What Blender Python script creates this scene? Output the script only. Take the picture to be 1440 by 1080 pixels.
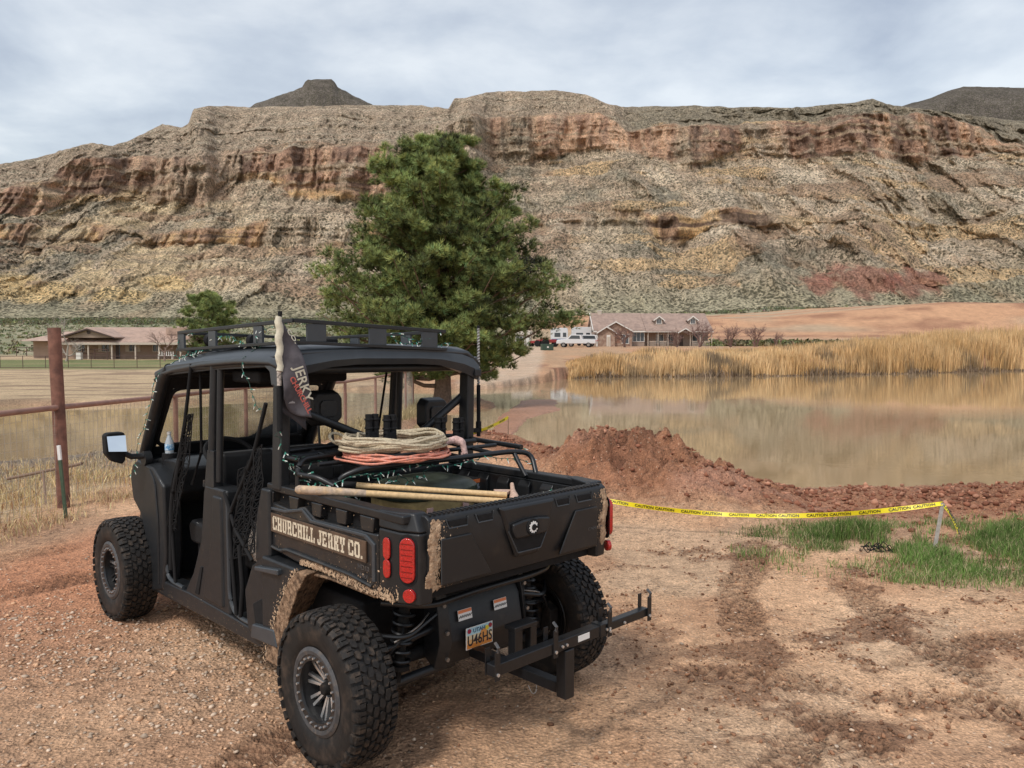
import bpy, bmesh, math, random
import numpy as np
from mathutils import Vector, Matrix, Euler
S = bpy.context.scene
for o_ in list(bpy.data.objects): bpy.data.objects.remove(o_)
RAD = math.radians
# ---------------- camera, world, sun, exposure ----------------
FPX, CAM_H = 1114.0, 2.045
cd = bpy.data.cameras.new('camera'); cam = bpy.data.objects.new('camera', cd); S.collection.objects.link(cam)
cam.location = (0, 0, CAM_H)
cam.rotation_euler = (RAD(90) - math.atan((540 - 492) / FPX), 0, 0)
cd.sensor_width = 36.0; cd.lens = FPX / 1440 * 36; cd.clip_start = 0.05; cd.clip_end = 9000
S.camera = cam
SUN_EL, SUN_AZ = 52, 215          # azimuth in degrees clockwise from +Y: high, a little behind the left shoulder
W = bpy.data.worlds.new('World'); S.world = W; W.use_nodes = True
def build_world():
    nt = W.node_tree; nt.nodes.clear(); N = nt.nodes.new; Lk = nt.links.new
    out = N('ShaderNodeOutputWorld'); add = N('ShaderNodeAddShader')
    bg = N('ShaderNodeBackground'); bg.inputs['Strength'].default_value = 0.05
    sky = N('ShaderNodeTexSky'); sky.sky_type = 'NISHITA'; sky.sun_disc = False
    sky.sun_elevation = RAD(SUN_EL); sky.sun_rotation = RAD(SUN_AZ); sky.air_density = 1.2; sky.dust_density = 2.5
    Lk(sky.outputs[0], bg.inputs['Color'])
    # the overcast deck: procedural cloud, the same all round
    tc = N('ShaderNodeTexCoord'); sep = N('ShaderNodeSeparateXYZ'); Lk(tc.outputs['Generated'], sep.inputs[0])
    ab = N('ShaderNodeMath'); ab.operation = 'ABSOLUTE'; Lk(sep.outputs['Z'], ab.inputs[0])
    zz = N('ShaderNodeMath'); zz.operation = 'ADD'; zz.inputs[1].default_value = 0.16; Lk(ab.outputs[0], zz.inputs[0])
    dx = N('ShaderNodeMath'); dx.operation = 'DIVIDE'; Lk(sep.outputs['X'], dx.inputs[0]); Lk(zz.outputs[0], dx.inputs[1])
    dy = N('ShaderNodeMath'); dy.operation = 'DIVIDE'; Lk(sep.outputs['Y'], dy.inputs[0]); Lk(zz.outputs[0], dy.inputs[1])
    cb = N('ShaderNodeCombineXYZ'); Lk(dx.outputs[0], cb.inputs[0]); Lk(dy.outputs[0], cb.inputs[1])
    def noise(sc, det, rough, dist, off):
        mp = N('ShaderNodeMapping'); mp.inputs['Location'].default_value = (off, off * 1.7, 0); Lk(cb.outputs[0], mp.inputs[0])
        n = N('ShaderNodeTexNoise'); n.inputs['Scale'].default_value = sc; n.inputs['Detail'].default_value = det
        n.inputs['Roughness'].default_value = rough; n.inputs['Distortion'].default_value = dist; Lk(mp.outputs[0], n.inputs['Vector']); return n
    n1 = noise(0.62, 7, 0.52, 0.35, 3.1); n2 = noise(2.3, 8, 0.55, 0.2, 9.4)
    mx = N('ShaderNodeMix'); mx.data_type = 'FLOAT'; mx.inputs[0].default_value = 0.44; Lk(n1.outputs[0], mx.inputs[2]); Lk(n2.outputs[0], mx.inputs[3])
    cr = N('ShaderNodeValToRGB'); e = cr.color_ramp.elements
    e[0].position = 0.40; e[0].color = (0.42, 0.445, 0.495, 1); e[1].position = 0.59; e[1].color = (0.86, 0.87, 0.855, 1)
    m = e.new(0.49); m.color = (0.61, 0.638, 0.665, 1)
    Lk(mx.outputs[0], cr.inputs[0])
    bg2 = N('ShaderNodeBackground'); bg2.inputs['Strength'].default_value = 0.60; Lk(cr.outputs[0], bg2.inputs['Color'])
    Lk(bg.outputs[0], add.inputs[0]); Lk(bg2.outputs[0], add.inputs[1]); Lk(add.outputs[0], out.inputs['Surface'])
build_world()
sd = bpy.data.lights.new('sun', 'SUN'); sun = bpy.data.objects.new('sun', sd); S.collection.objects.link(sun)
sd.energy = 1.5; sd.angle = RAD(10); sd.color = (1.0, 0.96, 0.90)
_a = RAD(SUN_AZ); _d = Vector((math.sin(_a) * math.cos(RAD(SUN_EL)), math.cos(_a) * math.cos(RAD(SUN_EL)), math.sin(RAD(SUN_EL))))
sun.rotation_euler = _d.to_track_quat('Z', 'Y').to_euler(); sun.location = (0, -5, 30)
S.view_settings.view_transform = 'Standard'; S.view_settings.look = 'None'; S.view_settings.gamma = 1
S.view_settings.use_curve_mapping = False; S.view_settings.exposure = 0.38

# ---------------- helpers ----------------
rng = np.random.default_rng(7)
_perm = np.random.default_rng(11).permutation(4096); _gr = np.random.default_rng(12).random(4096) * 2 - 1
def vnoise(x, y, seed=0):
    xi = np.floor(x).astype(np.int64); yi = np.floor(y).astype(np.int64); fx = x - xi; fy = y - yi
    u = fx * fx * fx * (fx * (fx * 6 - 15) + 10); v = fy * fy * fy * (fy * (fy * 6 - 15) + 10)
    def h(a, b): return _gr[(_perm[(a + seed * 131) & 4095] + b * 57 + seed * 17) & 4095 if False else _perm[(_perm[(a + seed * 131) & 4095] + b) & 4095]]
    return (h(xi, yi) * (1 - u) + h(xi + 1, yi) * u) * (1 - v) + (h(xi, yi + 1) * (1 - u) + h(xi + 1, yi + 1) * u) * v
def fbm(x, y, oct=4, seed=0, gain=0.5, lac=2.03):
    s = 0; a = 1; t = 0
    for k in range(oct):
        s = s + a * vnoise(x, y, seed + k); t += a; a *= gain; x = x * lac + 13.7; y = y * lac + 7.3
    return s / t
def ridged(x, y, oct=4, seed=0, gain=0.55):
    s = 0; a = 1; t = 0
    for k in range(oct):
        s = s + a * (1 - np.abs(vnoise(x, y, seed + k)) * 2); t += a; a *= gain; x = x * 2.03 + 5.1; y = y * 2.03 + 9.2
    return s / t
def sst(a, b, x):
    t = np.clip((x - a) / (b - a), 0, 1); return t * t * (3 - 2 * t)
def link(o): S.collection.objects.link(o); return o
def tag(o, label=None, cat=None, group=None, kind=None):
    if label: o['label'] = label
    if cat: o['category'] = cat
    if group: o['group'] = group
    if kind: o['kind'] = kind
    return o
def empty(name, loc=(0, 0, 0), rz=0, label=None, cat=None, group=None, scale=1.0):
    o = bpy.data.objects.new(name, None); o.empty_display_size = 0.1; link(o)
    o.location = loc; o.rotation_euler = (0, 0, rz); o.scale = (scale,) * 3
    return tag(o, label, cat, group)
def fast_mesh(name, V, F, mat=None, parent=None, smooth=False, cols=None, nper=None):
    """V (n,3); F (m,k) all faces of k corners"""
    V = np.asarray(V, dtype=np.float32); F = np.asarray(F, dtype=np.int32); k = F.shape[1]
    me = bpy.data.meshes.new(name); me.vertices.add(len(V)); me.vertices.foreach_set('co', V.ravel())
    me.loops.add(F.size); me.loops.foreach_set('vertex_index', F.ravel())
    me.polygons.add(len(F)); me.polygons.foreach_set('loop_start', np.arange(0, F.size, k, dtype=np.int32))
    me.polygons.foreach_set('loop_total', np.full(len(F), k, dtype=np.int32))
    if smooth: me.polygons.foreach_set('use_smooth', np.ones(len(F), dtype=bool))
    me.update(calc_edges=True)
    if cols is not None:
        at = me.color_attributes.new('col', 'FLOAT_COLOR', 'POINT'); c = np.ones((len(V), 4), dtype=np.float32); c[:, :cols.shape[1]] = cols
        at.data.foreach_set('color', c.ravel())
    o = bpy.data.objects.new(name, me); link(o)
    if mat: me.materials.append(mat)
    if parent: o.parent = parent
    return o
def grid_faces(nx, ny):
    i = np.arange(nx - 1)[None, :] + np.arange(ny - 1)[:, None] * nx; i = i.ravel()
    return np.stack([i, i + 1, i + nx + 1, i + nx], 1)
def scatter(bv, bf, pos, yaw, sc, tilt=None, tdir=None, stretch=None):
    """copies of a base mesh (bv,bf) at pos; yaw about z, tilt away from z toward tdir; returns V,F"""
    n = len(pos); bv = np.asarray(bv, dtype=np.float64)
    P = np.repeat(bv[None], n, 0) * np.asarray(sc).reshape(n, 1, -1)
    c, s = np.cos(yaw)[:, None], np.sin(yaw)[:, None]
    x = P[..., 0] * c - P[..., 1] * s; y = P[..., 0] * s + P[..., 1] * c; z = P[..., 2]
    if tilt is not None:
        cd_, sd_ = np.cos(tdir)[:, None], np.sin(tdir)[:, None]; ct, st = np.cos(tilt)[:, None], np.sin(tilt)[:, None]
        u = x * cd_ + y * sd_; w = -x * sd_ + y * cd_
        u2 = u * ct + z * st; z2 = -u * st + z * ct
        x = u2 * cd_ - w * sd_; y = u2 * sd_ + w * cd_; z = z2
    V = np.stack([x, y, z], -1) + np.asarray(pos)[:, None, :]
    F = (np.asarray(bf)[None] + (np.arange(n) * len(bv))[:, None, None]).reshape(-1, np.asarray(bf).shape[1])
    return V.reshape(-1, 3), F

# ---------------- materials ----------------
MATS = {}
def mat(name, col, rough=0.6, metal=0.0, spec=0.5, noise=0.0, nscale=20.0, bump=0.0, bscale=60.0, attr=False, col2=None,
        emit=None, trans=0.0, coat=0.0, coords='Object', sub=None, bdist=0.01, ndet=5.0, alpha=None, c2lo=0.45, c2hi=0.6):
    if name in MATS: return MATS[name]
    m = bpy.data.materials.new(name); m.use_nodes = True; nt = m.node_tree; N = nt.nodes.new; Lk = nt.links.new
    b = nt.nodes['Principled BSDF']; b.inputs['Roughness'].default_value = rough; b.inputs['Metallic'].default_value = metal
    b.inputs['Specular IOR Level'].default_value = spec; b.inputs['Coat Weight'].default_value = coat
    b.inputs['Transmission Weight'].default_value = trans
    if alpha is not None: b.inputs['Alpha'].default_value = alpha
    tc = N('ShaderNodeTexCoord')
    if attr:
        a = N('ShaderNodeAttribute'); a.attribute_name = 'col'; base = a.outputs['Color']
    else:
        rgb = N('ShaderNodeRGB'); rgb.outputs[0].default_value = (*col, 1); base = rgb.outputs[0]
    if col2 is not None:
        n = N('ShaderNodeTexNoise'); n.inputs['Scale'].default_value = nscale; n.inputs['Detail'].default_value = ndet; n.inputs['Roughness'].default_value = 0.6
        Lk(tc.outputs[coords], n.inputs['Vector'])
        mr = N('ShaderNodeMapRange'); mr.inputs[1].default_value = c2lo; mr.inputs[2].default_value = c2hi; Lk(n.outputs[0], mr.inputs[0])
        mx = N('ShaderNodeMix'); mx.data_type = 'RGBA'; Lk(mr.outputs[0], mx.inputs[0]); Lk(base, mx.inputs[6]); mx.inputs[7].default_value = (*col2, 1); base = mx.outputs[2]
    if noise:
        n = N('ShaderNodeTexNoise'); n.inputs['Scale'].default_value = nscale * 1.7; n.inputs['Detail'].default_value = ndet; n.inputs['Roughness'].default_value = 0.65
        Lk(tc.outputs[coords], n.inputs['Vector'])
        mr = N('ShaderNodeMapRange'); mr.inputs[1].default_value = 0.3; mr.inputs[2].default_value = 0.7
        mr.inputs[3].default_value = 1 - noise; mr.inputs[4].default_value = 1 + noise; Lk(n.outputs[0], mr.inputs[0])
        vm = N('ShaderNodeVectorMath'); vm.operation = 'SCALE'; Lk(base, vm.inputs[0]); Lk(mr.outputs[0], vm.inputs['Scale']); base = vm.outputs[0]
    Lk(base, b.inputs['Base Color'])
    if bump:
        n = N('ShaderNodeTexNoise'); n.inputs['Scale'].default_value = bscale; n.inputs['Detail'].default_value = 4
        Lk(tc.outputs[coords], n.inputs['Vector'])
        bp = N('ShaderNodeBump'); bp.inputs['Strength'].default_value = bump; bp.inputs['Distance'].default_value = bdist
        Lk(n.outputs[0], bp.inputs['Height']); Lk(bp.outputs[0], b.inputs['Normal'])
    if emit: b.inputs['Emission Color'].default_value = (*emit, 1); b.inputs['Emission Strength'].default_value = 1
    MATS[name] = m; return m
# ---------------- ground ----------------
WATER_Z = -0.30
def seg_dist(x, y, pts):
    """distance to a polyline and the parameter (index+fraction) of the nearest point"""
    best = np.full(x.shape, 1e9); par = np.zeros(x.shape)
    for i in range(len(pts) - 1):
        ax, ay = pts[i]; bx, by = pts[i + 1]; dx, dy = bx - ax, by - ay; L2 = dx * dx + dy * dy
        t = np.clip(((x - ax) * dx + (y - ay) * dy) / L2, 0, 1); d = np.hypot(x - ax - t * dx, y - ay - t * dy)
        m = d < best; best = np.where(m, d, best); par = np.where(m, i + t, par)
    return best, par
FENCE = [(-6.9, -14.0), (-6.35, 1.0), (-6.1, 7.2), (-5.88, 10.27), (-5.62, 13.2), (-5.42, 16.1), (-4.05, 19.2), (-3.85, 22.3), (-3.8, 25.5), (-3.85, 28.6), (-4.0, 32.0), (-4.6, 40)]
CREST = [(-0.6, 20.5), (-0.34, 18.0), (0.2, 15.6), (0.9, 13.0), (1.6, 11.6), (2.4, 11.2), (3.22, 10.8), (4.04, 10.45), (5.11, 10.6), (5.6, 10.3), (6.5, 10.6), (8.0, 10.4), (11, 10.9), (16, 11.3), (30, 13.0), (60, 10)]
CRH = [0.02, 0.05, 0.09, 0.17, 0.50, 0.40, 0.16, 0.04, 0.07, 0.02, 0.11, 0.09, 0.18, 0.15, 0.2, 0.2]
def xline(x, pts):
    p = np.array(sorted(pts)); return np.interp(x, p[:, 0], p[:, 1])
def ruts(x, y):
    """tyre tracks pressed into the lot: depth and darkness"""
    H = np.zeros(x.shape); Dk = np.zeros(x.shape)
    paths = [([(2.6, 0.5), (2.0, 2.6), (1.75, 4.0), (1.6, 5.2), (1.9, 6.6), (2.6, 8.2)], 0.17), ([(3.9, 1.5), (3.4, 3.2), (2.95, 4.6), (2.75, 5.6), (2.9, 6.8)], 0.15),
             ([(0.3, 1.0), (0.9, 2.6), (1.2, 3.6), (1.9, 4.6), (3.2, 5.4), (5.0, 5.9)], 0.14), ([(4.9, 3.2), (3.6, 4.1), (2.4, 4.6), (1.2, 4.9)], 0.16),
             ([(-8.6, 4.2), (-6.2, 6.4), (-4.6, 8.1), (-3.4, 10.2), (-2.6, 13.0), (-2.0, 17.0)], 0.22), ([(-8.0, 2.6), (-5.6, 5.0), (-3.6, 7.2), (-2.0, 9.6), (-1.3, 13.0), (-1.0, 17.0)], 0.22),
             ([(-2.6, 0.6), (-1.9, 2.6), (-1.2, 4.0), (0.4, 6.0)], 0.14)]
    for k, (p, w) in enumerate(paths):
        d, t = seg_dist(x, y, p); d = d + 0.05 * fbm(x * 3, y * 3, 2, 40 + k)
        m = 1 - sst(w * 0.75, w * 1.15, d); L = np.cumsum([0] + [math.dist(p[i], p[i + 1]) for i in range(len(p) - 1)])
        s = np.interp(t, np.arange(len(p)), L); lug = (np.abs(((s / 0.085 + d / 0.16) % 1) - 0.5) * 2 > 0.45) * 1.0
        patchy = sst(-0.30, 0.10, fbm(x * 0.9 + 3, y * 0.9, 3, 50 + k))
        H += m * patchy * (-0.030 + 0.034 * lug) + 0.016 * np.exp(-((d - w * 1.2) / 0.06) ** 2) * patchy
        Dk = np.maximum(Dk, m * patchy * (0.35 + 0.65 * (1 - lug)))
    return H, Dk
def terrain(x, y, fine=True):
    """height, colour (r,g,b), wetness"""
    n1 = fbm(x * 0.22, y * 0.22, 4, 1); n2 = fbm(x * 1.3, y * 1.3, 4, 5); n3 = fbm(x * 6.5, y * 6.5, 3, 9)
    n4 = fbm(x * 13, y * 13, 2, 13); z = 0.035 * n1 + 0.022 * n2 + 0.012 * n3 + 0.007 * n4
    tan = np.array([0.74, 0.455, 0.270]); tan2 = np.array([0.60, 0.345, 0.200]); red = np.array([0.58, 0.255, 0.135]); grav = np.array([0.60, 0.44, 0.31])
    def lerp(a, b, m): return a * (1 - m[..., None]) + b * m[..., None]
    c = lerp(np.broadcast_to(tan, x.shape + (3,)), tan2, sst(-0.35, 0.5, n2 + 0.4 * n1))
    c = lerp(c, np.array([0.66, 0.46, 0.30]), 0.6 * sst(0.0, 0.6, fbm(x * 0.7 + 9, y * 0.7, 3, 21)))
    gm = gravel_mask(x, y); c = lerp(c, grav, 0.35 * gm); c = lerp(c, np.array([0.40, 0.225, 0.135]), 0.6 * sst(-0.1, 0.35, fbm(x * 0.55 + 5, y * 0.55 + 2, 3, 23)) * sst(1.0, -0.5, x)); z = z + 0.012 * gm
    # damp red strip along the fence
    df, _ = seg_dist(x, y, FENCE)
    fx = np.interp(y, [p[1] for p in FENCE], [p[0] for p in FENCE]); side = x - fx            # >0: lot side
    rs = sst(0.9, 1.5, side) * (1 - sst(3.0, 4.4, side)) * sst(4, 7, y) * (1 - sst(24, 30, y)); c = lerp(c, red, rs * 0.85)
    rh, rd = ruts(x, y); z = z + rh; c = lerp(c, np.array([0.19, 0.095, 0.055]), rd * 0.95)
    dk = sst(0.14, 0.30, fbm(x * 1.5 + 4, y * 1.9 + 8, 5, 61, 0.66)) * sst(0.2, 1.6, x) * (1 - sst(8, 9, y)); c = lerp(c, np.array([0.24, 0.125, 0.072]), dk * 0.8); ang = x * 0.8 + y * 0.6 + 0.5 * n2; z = z + dk * (0.030 * np.abs(n3) + 0.010 * np.abs(((ang / 0.11) % 1) - 0.5))
    wet = np.zeros(x.shape)
    # bank dirt mound and berm before the pond
    d, t = seg_dist(x, y, CREST); h = np.interp(t, np.arange(len(CRH)), CRH)
    cy = xline(x, CREST[4:]); front = np.where(x > 1.6, cy - y, 0)
    wd = 0.55 + 1.5 * h
    lump = ridged(x * 1.9, y * 1.9, 5, 70, 0.6); lump2 = fbm(x * 5, y * 5, 4, 77, 0.6)
    bm = np.exp(-(d / wd) ** 2)
    apron = sst(2.6, 0.5, d) * sst(0.5, 1.5, x)
    bm2 = np.clip(bm * 1.3 + 0.25 * apron, 0, 1)
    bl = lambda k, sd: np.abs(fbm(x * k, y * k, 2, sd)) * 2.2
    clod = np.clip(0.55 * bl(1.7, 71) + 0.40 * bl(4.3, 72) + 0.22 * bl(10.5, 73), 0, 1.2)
    z = z + h * bm * (1.0 + 0.25 * lump2) + bm2 * (0.26 * (clod - 0.2) + 0.03 * lump2) * np.clip(h * 2.4 + 0.05, 0, 1)
    # secondary heaps
    for hx, hy, hr, hh in [(1.15, 11.7, 0.9, 0.20), (2.3, 9.9, 0.8, 0.22), (3.0, 9.8, 0.9, 0.12), (0.3, 13.7, 0.9, 0.14), (6.2, 9.6, 1.3, 0.08), (7.8, 9.3, 1.4, 0.10), (1.95, 11.0, 0.45, 0.16)]:
        g = np.exp(-(((x - hx) ** 2 + (y - hy) ** 2) / hr ** 2)); z = z + g * hh * (0.85 + 0.3 * lump2 + 0.25 * clod)
    bs = np.clip(bm * 1.6 + apron * 0.9 + 0.3 * lump2 * apron, 0, 1)
    c = lerp(c, np.array([0.38, 0.18, 0.10]), bs); c = lerp(c, np.array([0.50, 0.26, 0.17]), bs * sst(0.1, 0.6, fbm(x * 0.8, y * 0.8, 3, 90)) * 0.85)
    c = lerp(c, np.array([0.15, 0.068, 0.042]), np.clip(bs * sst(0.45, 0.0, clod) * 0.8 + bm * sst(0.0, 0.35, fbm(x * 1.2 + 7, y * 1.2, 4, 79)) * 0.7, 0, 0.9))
    # pond basin
    shore = xline(x, [(-8, 16.5), (-5, 17.5), (-3, 19.2), (-0.9, 20.4), (0.1, 18.6), (0.9, 15.6), (1.7, 13.6), (2.6, 12.6), (3.4, 12.1), (4.2, 11.7), (5.2, 11.9), (6.5, 11.8), (8, 11.6), (11, 12.1), (16, 12.4), (30, 14), (60, 11), (90, 10), (200, 12)])
    far = np.interp(x, [-200, -40, -9, -4, -1.5, 0.5, 2.4, 4.5, 6.7, 12, 18, 33, 60, 90, 200], [40, 44, 47, 47, 48, 52, 58, 66, 69, 70.5, 71, 77, 93, 100, 104])
    wob = 0.35 * fbm(x * 0.9, y * 0.9, 3, 95)
    inside = np.minimum((y - shore) + wob, (far - y) + wob * 3)
    isl = np.minimum(np.hypot((x + 3.0) / 2.6, (y - 33.5) / 4.5), np.hypot((x + 3.9) / 1.1, (y - 24) / 7.5)); left_edge = np.minimum(x - np.interp(y, [0, 16, 19, 22, 60], [-0.4, -0.4, -3.0, -9, -12]), (isl - 1.0) * 1.6) 
    pond = sst(-0.15, 1.3, inside) * sst(-1.0, 0.6, left_edge + wob) * (y > 9)
    # flooded corner of the field beyond the fence
    fl_near = np.interp(x, [-60, -20, -12, -8, -6.0, -4.5], [16, 15.5, 15.0, 16.4, 18, 20]); fl_far = np.interp(x, [-60, -30, -20, -12, -6], [27, 29, 33, 38, 45])
    infl = np.minimum(y - fl_near + 1.2 * fbm(x * 0.5, y * 0.5, 3, 97), fl_far - y + 3 * fbm(x * 0.3, y * 0.3, 3, 98))
    flood = sst(-0.4, 1.6, infl) * (1 - sst(-6.5, -3.5, x - np.interp(y, [0, 20, 30, 50], [0, 0, 2, 4])))
    wm = np.maximum(pond, flood)
    # a red mud causeway lying just out of the water
    mud, _ = seg_dist(x, y, [(-0.3, 22.0), (0.1, 27.5), (0.9, 31.0), (1.3, 36.5)]); mw = np.interp(y, [22, 27, 31, 36, 39], [0.5, 0.7, 1.25, 1.1, 0.5])
    mm = 1 - sst(0.6, 1.25, mud / mw + 0.22 * fbm(x * 1.4, y * 0.9, 3, 99))
    z = z * (1 - wm) + wm * (-0.75 + 0.1 * n1); z = np.where(mm > 0, z * (1 - mm) + mm * (-0.262 + 0.018 * n2), z)
    c = lerp(c, np.array([0.50, 0.26, 0.18]), np.maximum(wm, mm) * 0.8); wet = np.maximum(wet, np.maximum(mm, sst(-2.0, 0.4, inside) * (y > 9) * (x > -2) * 0.5))
    # field beyond the fence: tan, dry
    fld = sst(0.2, -0.8, side) * (y > 0)
    sc_ = fbm(x * 0.35, y * 0.9, 4, 31)
    fc = lerp(np.broadcast_to(np.array([0.60, 0.44, 0.27]), x.shape + (3,)), np.array([0.36, 0.25, 0.16]), sst(0.0, 0.5, sc_ + 0.3 * vnoise(x * 0.2, y * 2.2, 33)))
    wetz = sst(11, 12.8, y + n1 * 1.5) * (1 - sst(16.5, 19, y)) * sst(-0.5, -2.0, side); fc = lerp(fc, np.array([0.22, 0.17, 0.13]), wetz * (0.6 + 0.4 * sst(-0.2, 0.3, n2)))
    c = lerp(c, fc, fld * (1 - wm)); z = z - fld * 0.06 - fld * wetz * 0.02 * n3
    wet = np.maximum(wet, wetz * 0.7 * fld)
    # road to the houses, far bank
    rd0 = np.interp(y, [40, 50, 60, 80, 110, 150], [-1.5, -0.9, -0.2, 1.0, 2.0, 3.0]); rw = np.interp(y, [44, 60, 100, 150], [2.6, 2.3, 2.4, 3.5])
    road = (1 - sst(0.75, 1.15, np.abs(x - rd0) / rw)) * (y > 42)
    farm = sst(42, 50, y) * (1 - wm)
    fcol = lerp(np.broadcast_to(np.array([0.55, 0.35, 0.21]), x.shape + (3,)), np.array([0.62, 0.34, 0.19]), sst(-0.2, 0.4, fbm(x * 0.1, y * 0.1, 3, 35)))
    rs_ = sst(-12, -4, x) * farm; c = lerp(c, fcol, rs_)
    c = lerp(c, np.array([0.34, 0.16, 0.095]), rs_ * sst(0.0, 0.4, fbm(x * 0.5, y * 0.25, 3, 36)) * (1 - sst(70, 90, y)) * 0.8)
    c = lerp(c, np.array([0.68, 0.52, 0.38]), road * farm * (0.75 + 0.25 * n2))
    up = np.interp(y, [0, 47, 60, 80, 110, 140, 175], [0, 0, 0.35, 1.25, 2.3, 2.8, 3.4]); upl = np.interp(y, [0, 47, 80, 100, 140, 175], [0, 0, 0.45, 0.95, 1.9, 3.0])
    k = sst(-16, -2, x); z = z + (up * k + upl * (1 - k)) * (1 - wm)
    z = z + rs_ * 0.20 * np.clip(fbm(x * 0.33, y * 0.33, 3, 37), -0.3, 1) * (1 - road) * (1 - sst(75, 95, y))
    # lawn by the left house
    lawn = sst(70, 73, y) * (1 - sst(96, 99, y)) * (1 - sst(-22, -18, x)); lc = lerp(np.broadcast_to(np.array([0.20, 0.22, 0.085]), x.shape + (3,)), np.array([0.30, 0.26, 0.12]), sst(-0.2, 0.4, n1)); c = lerp(c, lc, lawn)
    # cut bank of orange dirt behind the right house, then the rise to the mountain foot
    base = np.interp(y, [130, 215, 300, 450, 700, 900], [0, 3.4, 8, 15.5, 27, 40])
    cutm = sst(-8, 14, x)
    base2 = np.interp(y, [175, 200, 222, 260, 450, 700, 900], [0, 3.0, 8.0, 9.5, 17, 27, 40]) + 3.5 * sst(60, 130, x) * sst(195, 230, y) * (1 - sst(300, 700, y))
    z = z + base * (1 - cutm) + base2 * cutm + sst(190, 240, y) * (1 - sst(600, 700, y)) * (1.4 * fbm(x * 0.03, y * 0.03, 4, 43)) * (0.25 + 0.75 * cutm)
    oc = lerp(np.broadcast_to(np.array([0.62, 0.35, 0.20]), x.shape + (3,)), np.array([0.40, 0.205, 0.12]), sst(-0.1, 0.4, fbm(x * 0.08, y * 0.3, 4, 45)))
    oc = lerp(oc, np.array([0.52, 0.38, 0.25]), sst(0.05, 0.35, fbm(x * 0.02, y * 0.05, 3, 46)))
    c = lerp(c, oc, sst(150, 190, y + 8 * n1) * cutm)
    gc = lerp(np.broadcast_to(np.array([0.27, 0.265, 0.155]), x.shape + (3,)), np.array([0.46, 0.39, 0.26]), sst(0.0, 0.35, fbm(x * 0.12, y * 0.12, 4, 47)))
    c = lerp(c, gc, np.maximum(sst(105, 125, y) * (1 - cutm), sst(300, 330, y + 14 * n1 )))
    return z, c, np.clip(wet, 0, 1)
def gravel_mask(x, y):
    g = np.zeros(x.shape)
    for gx, gy, rx, ry in [(-0.95, 2.75, 0.75, 0.65), (-1.9, 3.3, 0.8, 0.45), (-1.8, 4.5, 1.0, 0.6), (-2.6, 5.2, 1.4, 0.8), (-3.4, 5.6, 1.2, 0.8), (-2.9, 3.6, 0.9, 0.5), (-0.6, 3.1, 0.5, 0.4), (-1.0, 2.1, 0.9, 0.5), (3.6, 5.2, 0.9, 0.5), (1.2, 2.3, 1.2, 0.5), (3.2, 3.6, 1.2, 0.6)]:
        g = np.maximum(g, (1.0 if gx < 0 else 0.45) * np.exp(-(((x - gx) / rx) ** 2 + ((y - gy) / ry) ** 2) * 0.9))
    return np.clip(g + 0.30 * fbm(x * 2.2, y * 2.2, 3, 15) * (g > 0.03), 0, 1)
def axis(segs):
    out = []
    for a, b, st in segs: out.append(np.arange(a, b, st))
    out.append([segs[-1][1]]); return np.concatenate(out)
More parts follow.
